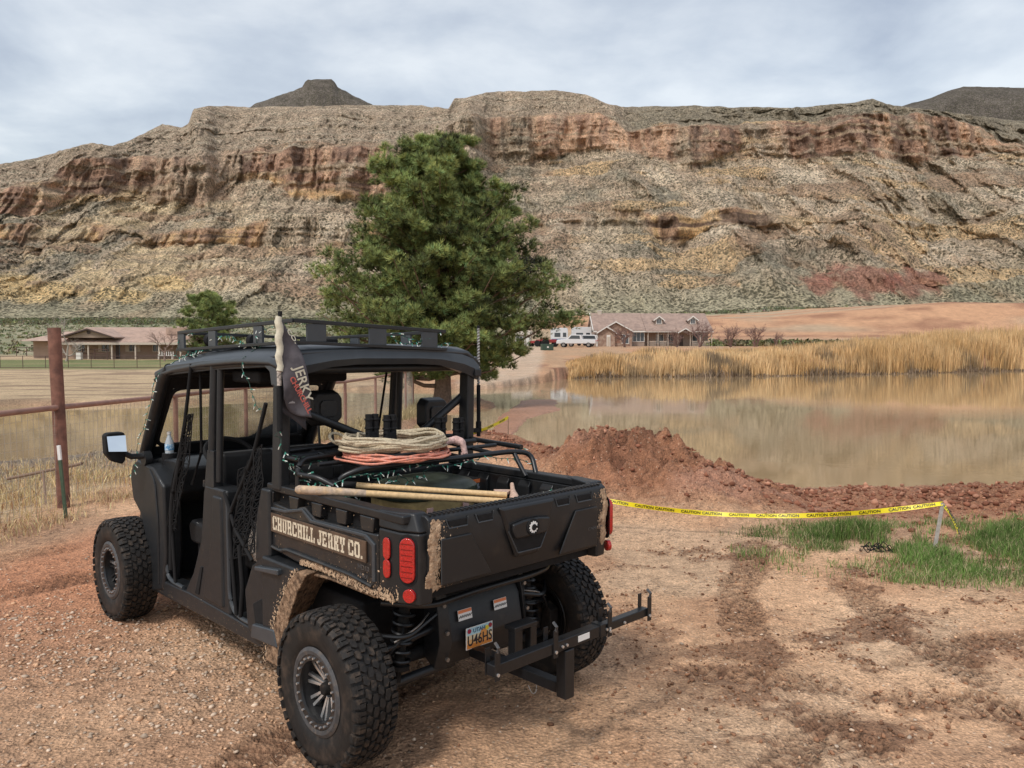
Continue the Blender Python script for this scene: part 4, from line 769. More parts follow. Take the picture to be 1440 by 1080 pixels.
def bed():
    YF, YR = 0.86, -0.50
    lwr = lambda y: np.interp(y, [-0.5, -0.36, -0.1, 0.30, 0.52, 0.86], [0.885, 0.862, 0.862, 0.885, 0.875, 0.91])
    for s, X, nm in ((-1, XL, 'left'), (1, XR, 'right')):
        # outer skin with an arch below
        ys = np.linspace(-0.24, YF, 12); m = MB(); poly = [(y, lwr(y)) for y in ys] + [(YF, 1.18), (0.62, 1.165), (0.45, 1.20), (0.34, 1.150), (-0.24, 1.165)]
        m.prism(0, poly, X, X - s * 0.05); pn = part(m, 'side_panel', 'panel_plastic', bevel=0.012)
        # proud swage along the foot and the stepped shoulder line
        m = MB(); m.tube([(X + s * 0.004, YF - 0.02, 0.925), (X + s * 0.004, 0.70, 0.915), (X + s * 0.006, 0.63, 0.935), (X + s * 0.004, 0.0, 0.925), (X + s * 0.004, -0.20, 0.905)], 0.011, 8, 0.03)
        m.build('lower_swage', 'panel_plastic', pn, smooth=True)
        m = MB(); m.prism(0, [(YF - 0.01, 1.130), (0.64, 1.138), (0.46, 1.172), (0.37, 1.125), (-0.13, 1.135), (-0.20, 1.10), (-0.20, 0.93), (-0.225, 0.93), (-0.225, 1.115), (-0.15, 1.152), (0.36, 1.143), (0.455, 1.190), (0.65, 1.155), (YF - 0.01, 1.148)], X + s * 0.010, X - s * 0.02); m.build('shoulder_swage', 'roof_plastic', pn, bevel=0.005)
        # top rail with pockets cut into its outer face
        m = MB(); m.box(min(X, X - s * 0.085), max(X, X - s * 0.085), -0.44, YF + 0.01, 1.238, 1.282); part(m, 'bed_rail', 'gate_plastic', bevel=0.010)
        for (a, b) in [(0.84, 0.80), (0.60, 0.52), (0.36, 0.28), (0.12, 0.04), (-0.10, -0.20)]:
            m = MB(); m.prism(0, [(b, 1.165), (a, 1.165), (a + 0.012, 1.238), (b - 0.012, 1.238)], X + s * 0.002, X - s * 0.07); m.build('rail_rib', 'panel_plastic', pn, bevel=0.006)
        m = MB(); m.box(min(X - s * 0.045, X - s * 0.060), max(X - s * 0.045, X - s * 0.060), -0.24, YF, 1.15, 1.24); m.build('pocket_back', 'black_matte', pn)
        # corner tower holding the lamp, chamfered
        c = [(X, -0.25), (X - s * 0.055, -0.20), (X - s * 0.14, -0.44), (X - s * 0.125, -0.505), (X - s * 0.050, -0.500), (X - s * 0.006, -0.40)]
        cc = [(X, -0.25), (X - s * 0.055, -0.20), (X - s * 0.14, -0.42), (X - s * 0.125, -0.455), (X - s * 0.060, -0.450), (X - s * 0.022, -0.385)]
        m = MB(); m.prism(2, c, 0.862, 1.20); m.prism(2, c, 1.2005, 1.288, cc); part(m, 'lamp_housing', 'gate_plastic', bevel=0.012)
        # lamp lens: capsule on the chamfer + sliver on the side, round reflector below
        p0, p1 = np.array([X - s * 0.004, -0.385]), np.array([X - s * 0.052, -0.502]); u = (p1 - p0) / np.linalg.norm(p1 - p0); nrm = np.array([s * abs(u[1]), u[0] * s if s > 0 else -abs(u[0])]); nrm = nrm / np.linalg.norm(nrm)
        mid = (p0 + p1) / 2 + (np.array([0.014, -0.036]) if s > 0 else 0)
        def capsule(cx, w, z0, z1, thick, base, uu, nn):
            th = np.linspace(0, math.pi, 9); out = [(cx + w * math.cos(t), z1 - w + w * math.sin(t)) for t in th] + [(cx - w * math.cos(t), z0 + w - w * math.sin(t)) for t in th]
            V = [(*(base + uu * a + nn * d), z) for d in (0.0, thick) for a, z in out]; V += []
            n = len(out); q = MB(); q.add(V, [tuple(range(n)), tuple(range(n, 2 * n))] + [(i, (i + 1) % n, n + (i + 1) % n, n + i) for i in range(n)]); return q
        lp = capsule(0.0, 0.040, 0.968, 1.180, 0.016 if s < 0 else 0.026, mid, u, nrm).build('tail_lamp', 'red_lens', utv, bevel=0.006)
        if s < 0:
            for kz in range(7): q_ = MB(); q_.obox((*(mid + nrm * 0.0162), 0.995 + kz * 0.026), (u[0], u[1], 0), (0, 0, 1), (nrm[0], nrm[1], 0), 0.031, 0.0016, 0.0012); q_.build('lens_rib', mat('lens_dark', (0.16, 0.003, 0.003), 0.2), lp)
        capsule(0.0, 0.050 if s < 0 else 0.040, 0.950, 1.196, 0.004, mid, u, nrm).build('lamp_bezel', 'black_matte', lp, bevel=0.003)
        e0 = np.array([X, -0.32]); capsule(0.0, 0.026, 1.06, 1.165, 0.010, e0, np.array([0.03, -1.0]), np.array([s, 0.0])).build('side_lens', 'red_lens', lp, bevel=0.004)
        capsule(0.0, 0.026, 0.972, 1.062, 0.010, e0, np.array([0.03, -1.0]), np.array([s, 0.0])).build('side_lens', 'red_lens', lp, bevel=0.004)
        q = MB(); b3 = mid + nrm * 0.006 + u * 0.01; q.cyl((b3[0], b3[1], 0.910), (nrm[0], nrm[1], 0), 0.032, 0.022, 24); part(q, 'reflector', 'red_lens', bevel=0.003)
        # inner wall of the bed with ribs
        m = MB(); xi = X - s * 0.085; m.box(min(xi, xi - s * 0.02), max(xi, xi - s * 0.02), -0.44, YF, 0.94, 1.24)
        part(m, 'bed_wall', 'gate_plastic', bevel=0.004)
        for k in range(6):
            yy = -0.34 + k * 0.19; m = MB(); xa, xb = xi - s * 0.019, xi - s * 0.045; m.prism(1, [(xa, 0.95), (xa, 1.235), (xb, 1.20), (xb, 0.95)], yy, yy + 0.10); part(m, 'bed_rib', 'gate_plastic', bevel=0.008)
    m = MB(); m.box(XL + 0.09, XR - 0.09, -0.46, 0.86, 0.915, 0.94); part(m, 'bed_floor', 'dusty_black')
    m = MB(); m.box(XL + 0.05, XR - 0.05, 0.82, 0.86, 0.94, 1.262); 
    part(m, 'bed_front_wall', 'gate_plastic', bevel=0.01)
    for k in range(5): m = MB(); x0 = XL + 0.14 + k * 0.24; m.box(x0, x0 + 0.15, 0.79, 0.818, 0.96, 1.22); part(m, 'bed_rib', 'gate_plastic', bevel=0.01)
    # lettering
    st = MB(); st.box(XL - 0.0125, XL - 0.002, -0.155, 0.80, 1.012, 1.118); st.build('lettering_band', 'brown_decal', utv, bevel=0.002)
    slab_letters('CHURCHILL JERKY CO.', 0.775, -0.130, 1.026, 0.078, XL - 0.0127)
    text_mesh('model_mark', 'HD10', 0.034, MATS['rim_ring'], utv, basis((XL - 0.0125, -0.135, 0.985), (0, -1, 0), (0, 0, 1)), 0.0006, 0.0, 1.2)
    text_mesh('model_mark', 'MAX', 0.030, MATS['rim_ring'], utv, basis((XL - 0.0125, -0.14, 0.945), (0, -1, 0), (0, 0, 1)), 0.0006, 0.0, 1.1)
    # mud spatter: little dried lumps, thick at the foot of the panel
bed()
def blobs(name, n, fn, parent, mt, r, size, label=None):
    """dried mud lumps: fn(r,n)-> points, normals"""
    P, Nn = fn(r, n); n = len(P); th = np.arange(6) / 6 * 2 * np.pi; base = [(math.cos(t), math.sin(t), 0) for t in th] + [(0.35, 0.1, 0.35), (-0.3, 0.25, 0.3), (0.0, -0.35, 0.3)]
    F = [(0, 1, 6), (1, 7, 6), (1, 2, 7), (2, 3, 7), (3, 8, 7), (3, 4, 8), (4, 5, 8), (5, 0, 8), (0, 6, 8), (6, 7, 8)]
    s = size[0] + (size[1] - size[0]) * r.random(n) ** 2.5; Nn = Nn / np.linalg.norm(Nn, axis=1)[:, None]; t = np.cross(Nn, [0.3, 0.2, 1.0]); t /= np.linalg.norm(t, axis=1)[:, None]; b = np.cross(Nn, t)
    B = np.array(base); a = r.uniform(0, 6.28, n); ca, sa = np.cos(a), np.sin(a); j = 1 + 0.3 * r.normal(size=(n, len(B))) 
    x = (B[None, :, 0] * ca[:, None] - B[None, :, 1] * sa[:, None]) * j; y = (B[None, :, 0] * sa[:, None] + B[None, :, 1] * ca[:, None]) * j * r.uniform(0.7, 1.6, (n, 1)); z = np.broadcast_to(B[None, :, 2], x.shape) * 0.8
    V = P[:, None] + s[:, None, None] * (x[..., None] * t[:, None] + y[..., None] * b[:, None] + z[..., None] * Nn[:, None])
    Fx = (np.array(F)[None] + np.arange(n)[:, None, None] * len(B)).reshape(-1, 3); o = fast_mesh(name, V.reshape(-1, 3), Fx, MATS[mt], parent, True); o['kind'] = 'stuff'; return o
rm = np.random.default_rng(77)
def f1(r, n):
    y = r.uniform(-0.40, 0.50, n); lo = np.interp(y, [-0.5, -0.36, -0.1, 0.30, 0.52, 0.86], [0.885, 0.862, 0.862, 0.885, 0.875, 0.91]); dz = np.abs(r.normal(size=n)) * 0.022 * (1.2 - y); x = np.where(y < -0.38, XL + 0.005, XL - 0.001); return np.stack([x, y, lo + dz], 1), np.tile([-1.0, 0, 0], (n, 1))
blobs('panel_mud', 1500, f1, utv, 'dry_mud', rm, (0.0012, 0.007))
def f5(r, n):
    y = r.uniform(-0.3, 2.5, n); z = np.where(y < 0.84, r.uniform(0.90, 1.26, n), 0.30 + 0.5 * r.random(n) ** 2.5); xo = np.where(y < 0.84, 0.003, 0.021); k = (y < 0.84) | ((z < 0.40) | ((y > 1.38) & (y < 1.70))); return np.stack([XL - xo, y, z], 1)[k], np.tile([-1.0, 0, 0], (k.sum(), 1))
blobs('mud_specks', 520, f5, utv, 'dry_mud', rm, (0.0010, 0.0030))
# ---- tailgate ----
def gate():
    x0, x1, Y = -0.60, 0.69, -0.500
    m = MB(); m.prism(0, [(Y + 0.06, 0.92), (Y + 0.005, 0.92), (Y - 0.012, 1.02), (Y - 0.024, 1.21), (Y - 0.012, 1.262), (Y + 0.012, 1.276), (Y + 0.06, 1.276)], x0, x1)
    g = part(m, 'tailgate', 'gate_plastic', bevel=0.007)
    # ribbed top lip
    m = MB()
    for k in range(44): xx = x0 + 0.02 + k * (x1 - x0 - 0.04) / 44; m.box(xx, xx + 0.014, Y + 0.002, Y + 0.052, 1.274, 1.281)
    m.build('lip_rib', 'gate_plastic', g)
    # raised lower left and right fields
    for s in (-1, 1):
        q = lambda X: XC + s * X
        m = MB(); m.prism(1, [(q(0.565), 0.945), (q(0.565), 1.165), (q(0.38), 1.165), (q(0.245), 0.945)], Y - 0.020, Y - 0.033); m.build('gate_field', 'gate_plastic', g, bevel=0.008)
        for a, b in ((0.52, 0.40), (0.335, 0.235)):
            m = MB(); p = [(q(a), 1.245), (q(b), 1.245), (q(b + 0.01), 1.212), (q(a - 0.01), 1.212)]; m.prism(1, p, Y - 0.016, Y - 0.0255); m.build('gate_slot', 'black_matte', g, bevel=0.004)
            pts = [(q(a + 0.010), Y - 0.020, 1.250), (q(a - 0.004), Y - 0.027, 1.207), (q(b + 0.002), Y - 0.027, 1.207), (q(b - 0.008), Y - 0.020, 1.250)]
            m = MB(); m.tube(pts, 0.0035, 6); m.build('slot_edge', 'roof_plastic', g, smooth=True)
    # the funnel-shaped centre with the handle recess
    m = MB(); m.prism(1, [(-0.17, 1.262), (0.245, 1.262), (0.185, 1.13), (0.12, 0.985), (-0.05, 0.985), (-0.115, 1.13)], Y - 0.020, Y - 0.040, [(-0.15, 1.250), (0.225, 1.250), (0.17, 1.13), (0.108, 1.0), (-0.038, 1.0), (-0.10, 1.13)]); m.build('gate_centre', 'gate_plastic', g, bevel=0.008)
    m = MB(); m.prism(1, [(-0.105, 1.175), (-0.02, 1.188), (0.09, 1.188), (0.178, 1.175), (0.182, 1.135), (0.115, 1.02), (-0.045, 1.02), (-0.110, 1.135)], Y - 0.038, Y - 0.0435); rc = m.build('handle_recess', 'black_matte', g, bevel=0.003)
    m = MB(); m.prism(1, [(-0.098, 1.172), (-0.02, 1.183), (0.09, 1.183), (0.170, 1.172), (0.172, 1.14), (0.150, 1.095), (-0.078, 1.095), (-0.100, 1.14)], Y - 0.042, Y - 0.066); m.build('handle', 'gate_plastic', g, bevel=0.010)
    m = MB(); m.tube([(-0.113, Y - 0.043, 1.135), (-0.048, Y - 0.043, 1.016), (0.118, Y - 0.043, 1.016), (0.186, Y - 0.043, 1.135)], 0.0035, 6, 0.01); m.build('recess_edge', 'roof_plastic', g, smooth=True)
    # round gear-toothed badge
    m = MB(); cx, cz = 0.036, 1.140; n = 12; out = []
    for k in range(n * 4):
        a = k / (n * 4) * 2 * math.pi; rr = 0.031 if (k // 2) % 2 == 0 else 0.0255; out.append((cx + rr * math.cos(a), cz + rr * math.sin(a)))
    M2 = MB(); M2.cyl((cx, Y - 0.066, cz), (0, 1, 0), 0.043, 0.012, 36); bd = M2.build('badge', 'black_matte', g, bevel=0.002)
    m.prism(1, out, Y - 0.072, Y - 0.0745); m.build('badge_gear', 'white_paint', bd)
    m = MB(); m.cyl((cx + 0.002, Y - 0.0750, cz - 0.001), (0, 1, 0), 0.0165, 0.003, 28); m.prism(1, [(cx + 0.010, cz + 0.004), (cx + 0.034, cz + 0.006), (cx + 0.034, cz - 0.008), (cx + 0.010, cz - 0.006)], Y - 0.0735, Y - 0.0765); m.build('badge_centre', 'black_matte', bd)
    text_mesh('maker_mark', 'CAN-AM', 0.026, MATS['rim_ring'], g, basis((0.575, Y - 0.0338, 1.045), (1, 0, 0), (0, 0, 1)), 0.0006, 0.0, 1.25)
    def f2(xe, sgn, spread):
        def f(r, n):
            x = xe + sgn * np.abs(r.normal(size=n)) * spread; z = 0.925 + (r.random(n) ** 1.15) * 0.325; x = x + sgn * 0.012 * np.sin(z * 37) ; return np.stack([x, np.interp(z, [0.92, 1.02, 1.21, 1.26], [Y + 0.003, Y - 0.013, Y - 0.025, Y - 0.014]) - 0.0005, z], 1), np.tile([0, -1.0, 0.05], (n, 1))
        return f
    blobs('gate_mud', 1900, f2(x0 + 0.004, 1, 0.028), g, 'dry_mud', rm, (0.0015, 0.009)); blobs('gate_mud', 260, f2(x0 + 0.03, 1, 0.065), g, 'dry_mud', rm, (0.001, 0.004))
    blobs('gate_mud', 1300, f2(x1 - 0.004, -1, 0.020), g, 'dry_mud', rm, (0.0015, 0.008)); blobs('gate_mud', 160, f2(x1 - 0.02, -1, 0.05), g, 'dry_mud', rm, (0.001, 0.0035))
    for xe, sg in ((x0, 1), (x1, -1)):
        m = MB(); zs = np.linspace(0.925, 1.225, 14); w = 0.034 + 0.008 * np.sin(zs * 60); w[-3:] *= [0.8, 0.55, 0.25]
        V = []
        for z, ww in zip(zs, w):
            yb = np.interp(z, [0.92, 1.02, 1.21, 1.26], [Y + 0.003, Y - 0.013, Y - 0.025, Y - 0.014])
            V += [(xe + sg * 0.004, yb - 0.001, z), (xe + sg * 0.010, yb - 0.004, z), (xe + sg * ww * 0.85, yb - 0.004, z), (xe + sg * ww, yb - 0.0, z)]
        m.add(V, [(i * 4 + j, i * 4 + j + 1, i * 4 + j + 5, i * 4 + j + 4) for i in range(13) for j in range(3)]); m.build('mud_sheet', 'dry_mud', g, smooth=True)
gate()
# ---- body sides: rocker, pillars' feet, quarter steps, fenders ----
def mx(poly): return poly
for s, X in ((-1, XL), (1, XR)):
    o = lambda d: X + s * d            # d metres outward of the cab side
    # front fender / cowl side
    m = MB(); m.prism(0, [(2.40, 0.32), (2.62, 0.26), (2.66, 0.40), (2.72, 0.62), (2.80, 0.80), (2.97, 0.90), (3.02, 1.05), (2.98, 1.17), (2.86, 1.22), (2.55, 1.19), (2.36, 1.08), (2.34, 0.60)], o(0.03), o(-0.10)); part(m, 'front_fender', 'cab_plastic', bevel=0.022, seg=3)
    m = MB(); m.tube([(o(0.032), 2.46, 0.36), (o(0.034), 2.45, 0.80), (o(0.034), 2.50, 1.10), (o(0.03), 2.60, 1.17)], 0.008, 6, 0.05); part(m, 'fender_swage', 'cab_plastic', smooth=True)
    m = MB(); m.prism(0, [(3.55, 0.50), (3.62, 0.62), (3.62, 0.88), (3.50, 1.02), (2.96, 1.16), (2.96, 1.02), (3.42, 0.88), (3.5, 0.6)], o(-0.24), o(-0.34)); part(m, 'hood_side', 'cab_plastic', bevel=0.02)
    # rocker
    m = MB(); m.prism(0, [(0.93, 0.30), (2.62, 0.27), (2.62, 0.34), (2.40, 0.385), (2.10, 0.395), (1.98, 0.40), (1.40, 0.395), (0.98, 0.385)], o(0.02), o(-0.12)); part(m, 'rocker_panel', 'cab_plastic', bevel=0.012)
    m = MB(); m.tube([(o(0.006), 2.40, 1.05), (o(0.006), 2.385, 0.60), (o(0.006), 2.36, 0.43), (o(0.006), 2.26, 0.405), (o(0.006), 2.08, 0.405)], 0.014, 8, 0.05); part(m, 'door_seal', 'roof_plastic', smooth=True)
    m = MB(); m.tube([(o(0.006), 1.37, 1.10), (o(0.006), 1.36, 0.52), (o(0.006), 1.31, 0.43), (o(0.006), 1.20, 0.405), (o(0.006), 1.03, 0.405)], 0.014, 8, 0.06); part(m, 'door_seal', 'roof_plastic', smooth=True)
    # centre pillar foot
    m = MB(); m.prism(0, [(1.34, 0.385), (2.05, 0.385), (1.90, 0.55), (1.76, 0.80), (1.71, 1.12), (1.69, 1.17), (1.37, 1.17), (1.36, 0.60)], o(0.015), o(-0.13)); pf = part(m, 'pillar_foot', 'cab_plastic', bevel=0.018, seg=3)
    m = MB(); m.prism(0, [(1.42, 0.42), (1.72, 0.42), (1.66, 0.62), (1.56, 0.88), (1.55, 1.12), (1.43, 1.12), (1.42, 0.7)], o(0.028), o(0.0)); m.build('foot_swage', 'cab_plastic', pf, bevel=0.014, seg=3)
    m = MB(); m.prism(0, [(1.80, 0.42), (1.86, 0.42), (1.76, 0.62), (1.73, 0.62)], o(0.022), o(0.0)); m.build('foot_slot', 'black_matte', pf, bevel=0.004)
    # rear quarter with two steps
    m = MB(); m.prism(0, [(0.62, 0.40), (0.84, 0.31), (1.02, 0.31), (1.10, 0.385), (1.13, 0.60), (1.03, 0.77), (0.98, 0.80), (0.93, 0.86), (0.86, 0.86), (0.84, 0.72), (0.60, 0.66)], o(0.02), o(-0.16)); q = part(m, 'rear_quarter', 'cab_plastic', bevel=0.014, seg=3)
    m = MB(); m.prism(0, [(0.80, 0.86), (0.985, 0.80), (0.96, 1.08), (0.90, 1.25), (0.80, 1.25)], o(0.022), o(-0.14)); part(m, 'quarter_post', 'cab_plastic', bevel=0.016, seg=3)
    m = MB(); m.prism(0, [(0.86, 0.865), (0.44, 0.865), (0.52, 0.80), (0.62, 0.66), (0.70, 0.50), (0.76, 0.40), (0.86, 0.40), (0.86, 0.66)], o(0.045), o(-0.16)); q2 = part(m, 'wheel_arch', 'cab_plastic', bevel=0.016, seg=3)
    m = MB(); m.prism(0, [(0.73, 0.44), (0.97, 0.42), (1.00, 0.55), (0.90, 0.60), (0.73, 0.62)], o(0.032), o(-0.02), [(0.73, 0.44), (0.97, 0.42), (1.00, 0.55), (0.90, 0.60), (0.73, 0.62)]); m.build('step_recess', 'black_matte', q, bevel=0.006)
    m = MB(); m.prism(0, [(0.66, 0.38), (0.98, 0.36), (0.96, 0.445), (0.70, 0.475)], o(0.060), o(-0.05)); m.build('step', 'roof_plastic', q, bevel=0.010)
    m = MB(); m.prism(0, [(0.62, 0.835), (0.90, 0.80), (0.90, 0.775), (0.62, 0.80)], o(0.070), o(-0.06)); m.build('upper_step', 'roof_plastic', q2, bevel=0.008)
    # wheel liner caked with mud
    a = np.linspace(RAD(12), RAD(168), 18); r = 0.455; lin = MB(); V = []
    prof = [(0.44 + 0.16 * (1 - math.sin(t)) + r * math.cos(t) * 0.62 + 0.0, 0.40 + (r + 0.0) * math.sin(t)) for t in a]
    prof = [(0.86, 0.30), (0.78, 0.42), (0.70, 0.56), (0.62, 0.68), (0.52, 0.78), (0.40, 0.845), (0.20, 0.858), (-0.2, 0.855)]
    V = [(xx, y, z) for y, z in prof for xx in (o(-0.01), o(-0.16), o(-0.34))]; n = len(prof)
    lin.add(V, [(i * 3 + j, i * 3 + j + 1, i * 3 + j + 4, i * 3 + j + 3) for i in range(n - 1) for j in range(2)]); part(lin, 'wheel_liner', 'liner_mud', smooth=True, solid=0.01)
    if s < 0:
        m = MB(); m.prism(0, [(0.66, 0.27), (0.82, 0.27), (0.765, 0.40), (0.705, 0.50), (0.625, 0.66), (0.525, 0.80), (0.44, 0.860), (0.34, 0.860), (0.44, 0.74), (0.53, 0.58), (0.60, 0.40)], o(0.052), o(-0.16), [(0.86, 0.27), (0.90, 0.28), (0.80, 0.40), (0.74, 0.50), (0.65, 0.66), (0.55, 0.80), (0.46, 0.860), (0.40, 0.860), (0.52, 0.74), (0.63, 0.58), (0.74, 0.40)]); part(m, 'mud_guard', 'liner_mud', bevel=0.01)
        def f3(r, n):
            t = r.random(n); y = np.interp(t, [0, .3, .6, 1], [0.83, 0.72, 0.60, 0.44]) + 0.022 * r.normal(size=n); z = np.interp(t, [0, .3, .6, 1], [0.28, 0.50, 0.70, 0.86]) + 0.015 * r.normal(size=n); return np.stack([np.full(n, o(0.050)), y, z], 1), np.tile([-1.0, 0, 0], (n, 1))
        blobs('guard_mud', 500, f3, utv, 'dry_mud', rm, (0.0015, 0.007))
# floor, firewall, hood, underbody tray
m = MB(); m.box(XL + 0.05, XR - 0.05, 0.90, 2.66, 0.33, 0.37); part(m, 'cab_floor', 'dusty_black', bevel=0.004)
m = MB(); m.box(XL + 0.09, XR - 0.09, 2.60, 2.66, 0.37, 1.12); m.box(XL + 0.10, XR - 0.10, 2.67, 2.95, 0.95, 1.14); part(m, 'firewall', 'black_matte', bevel=0.01)
m = MB(); m.prism(0, [(2.96, 1.165), (3.50, 1.03), (3.62, 0.90), (3.60, 0.55), (3.40, 0.45), (3.40, 0.85), (2.96, 0.95)], XL + 0.30, XR - 0.30); part(m, 'hood', 'panel_plastic', bevel=0.02)
m = MB(); m.box(XL + 0.14, XR - 0.14, 0.10, 0.88, 0.36, 0.72); part(m, 'chassis_tray', 'black_matte', bevel=0.02)
m = MB(); m.box(XL + 0.2, XR - 0.2, 2.66, 3.4, 0.33, 0.8); part(m, 'front_chassis', 'black_matte', bevel=0.02)
m = MB(); m.prism(0, [(2.30, 1.02), (2.28, 1.20), (2.40, 1.25), (2.70, 1.235), (2.96, 1.20), (2.96, 1.0), (2.60, 0.88), (2.42, 0.92)], XL + 0.07, XR - 0.07); dsh = part(m, 'dashboard', 'cab_plastic', bevel=0.02)
for x in (-0.46, -0.38, 0.30, 0.38): m = MB(); m.box(x, x + 0.045, 2.278, 2.30, 1.05, 1.10); m.build('dash_switch', 'rim_ring', dsh, bevel=0.004)
m = MB(); m.cyl((XL + 0.12, 2.62, 1.235), (0, 0, 1), 0.052, 0.085, 24); m.build('cup_holder', 'black_matte', dsh, bevel=0.004)
m = MB(); c = np.array([-0.33, 2.12, 1.30]); ax = np.array([0, -0.55, 0.83]); u = np.array([1.0, 0, 0]); v = np.cross(ax, u)
m.tube([c + 0.175 * (math.cos(t) * u + math.sin(t) * v) for t in np.linspace(0, 2 * math.pi, 33)[:-1]], 0.016, 8, 0, True)
for t in (0.0, math.pi, -math.pi / 2): m.tube([c - ax * 0.03, c + 0.17 * (math.cos(t) * u + math.sin(t) * v)], 0.012, 6)
m.tube([c - ax * 0.03, c - ax * 0.30], 0.022, 8); part(m, 'steering_wheel', 'black_matte', smooth=True)
# ---- seats ----
def bench(y, z=0.72):
    for x0, x1 in ((XL + 0.10, XC - 0.22), (XC - 0.20, XC + 0.20), (XC + 0.22, XR - 0.10)):
        m = MB(); m.prism(0, [(y, z - 0.08), (y + 0.46, z - 0.08), (y + 0.50, z + 0.05), (y + 0.44, z + 0.09), (y + 0.02, z + 0.05)], x0, x1); st = part(m, 'seat', 'seat_vinyl', bevel=0.03, seg=3)
        m = MB(); m.prism(0, [(y + 0.03, z + 0.05), (y + 0.14, z + 0.07), (y + 0.05, z + 0.60), (y - 0.06, z + 0.60), (y - 0.08, z + 0.3)], x0 + 0.01, x1 - 0.01); m.build('seat_back', 'seat_vinyl', st, bevel=0.03, seg=3)
    m = MB(); m.box(XL + 0.14, XR - 0.14, y + 0.03, y + 0.44, 0.37, z - 0.082); part(m, 'seat_base', 'black_matte', bevel=0.02)
bench(1.76, 0.76); bench(0.98, 0.74)
for xh, zc in ((-0.10, 1.665), (0.86, 1.58)):
    m = MB(); c = lambda w, h: [(xh - w, zc - h * 0.62), (xh - w, zc + h * 0.62), (xh - w * 0.72, zc + h), (xh + w * 0.72, zc + h), (xh + w, zc + h * 0.62), (xh + w, zc - h * 0.62), (xh + w * 0.62, zc - h), (xh - w * 0.62, zc - h)]
    xx = xh - 0.08 if xh > 0.5 else xh - 0.02
    xh_ = xh; xh = xx
    m.prism(1, c(0.125, 0.120), 1.22, 1.13, c(0.105, 0.100)); hr = part(m, 'head_rest', 'seat_vinyl', bevel=0.014, seg=3)
    m = MB(); m.prism(1, c(0.062, 0.055), 1.128, 1.118); m.build('rest_plate', 'cab_plastic', hr, bevel=0.006)
    m = MB()
    for d in (-0.05, 0.05): m.tube([(xh + d, 1.17, zc - 0.11), (xh + d, 1.15, zc - 0.32)], 0.009, 8)
    m.build('rest_post', 'black_steel', hr, smooth=True)
# ---- roll cage ----
cage = []
def tb(name, pts, r=0.026, mt='cab_plastic', sm=0.0, sides=12, **k): m = MB(); m.tube(pts, r, sides, sm); return part(m, name, mt, smooth=True, **k)
for s, X in ((-1, XL), (1, XR)):
    X2 = X - s * 0.02
    m = MB(); m.prism(2, [(X + s * 0.008, 0.70), (X + s * 0.008, 0.80), (X - s * 0.06, 0.80), (X - s * 0.06, 0.70)], 1.25, 1.93, [(X + s * 0.002, 0.68), (X + s * 0.002, 0.775), (X - s * 0.06, 0.775), (X - s * 0.06, 0.68)]); part(m, 'rear_pillar', 'cab_plastic', bevel=0.014, seg=3)
    m = MB(); m.prism(2, [(X + s * 0.012, 1.56), (X + s * 0.012, 1.70), (X - s * 0.055, 1.70), (X - s * 0.055, 1.56)], 1.15, 1.40, [(X + s * 0.008, 1.56), (X + s * 0.008, 1.655), (X - s * 0.045, 1.655), (X - s * 0.045, 1.56)]); m.tube([(X - s * 0.018, 1.63, 1.38), (X - s * 0.018, 1.575, 1.95)], 0.030, 14); m.tube([(X - s * 0.022, 1.545, 1.20), (X - s * 0.022, 1.50, 1.94)], 0.022, 12); part(m, 'centre_pillar', 'cab_plastic', bevel=0.004)
    m = MB(); m.tube([(X2, 2.93, 1.12), (X2, 2.76, 1.38), (X2, 2.44, 1.84), (X2, 2.32, 1.915)], 0.040, 14, 0.12); part(m, 'windshield_pillar', 'cab_plastic', smooth=True)
    m = MB(); m.tube([(X2, 2.36, 1.90), (X2, 1.55, 1.945), (X2, 0.76, 1.985)], 0.030, 12); part(m, 'roof_tube', 'cab_plastic', smooth=True)
    tb('seat_belt', [(X - s * 0.05, 2.0 - 0.12, 1.93), (X - s * 0.07, 1.93, 1.35), (X - s * 0.05, 2.05, 1.12)] if s < 0 else [(X - s * 0.06, 1.62, 1.90), (X - s * 0.10, 1.72, 1.3)], 0.009, 'net_black')
tb('cross_tube', [(XL + 0.02, 0.76, 1.93), (XR - 0.02, 0.76, 1.93)]); tb('cross_tube', [(XL + 0.02, 2.40, 1.87), (XR - 0.02, 2.40, 1.87)]); tb('cross_tube', [(XL + 0.02, 1.60, 1.93), (XR - 0.02, 1.60, 1.93)])
tb('diagonal_brace', [(XL + 0.03, 0.78, 1.75), (-0.16, 0.79, 1.54), (0.08, 0.79, 1.44)], 0.026); tb('diagonal_brace', [(XR - 0.02, 0.78, 1.735), (0.42, 0.79, 1.53), (0.26, 0.79, 1.45)], 0.026)
tb('cross_tube', [(XL + 0.02, 0.79, 1.42), (XR - 0.02, 0.79, 1.42)], 0.026)
tb('front_tube', [(XL + 0.04, 2.88, 1.20), (XR - 0.04, 2.88, 1.20)], 0.03)
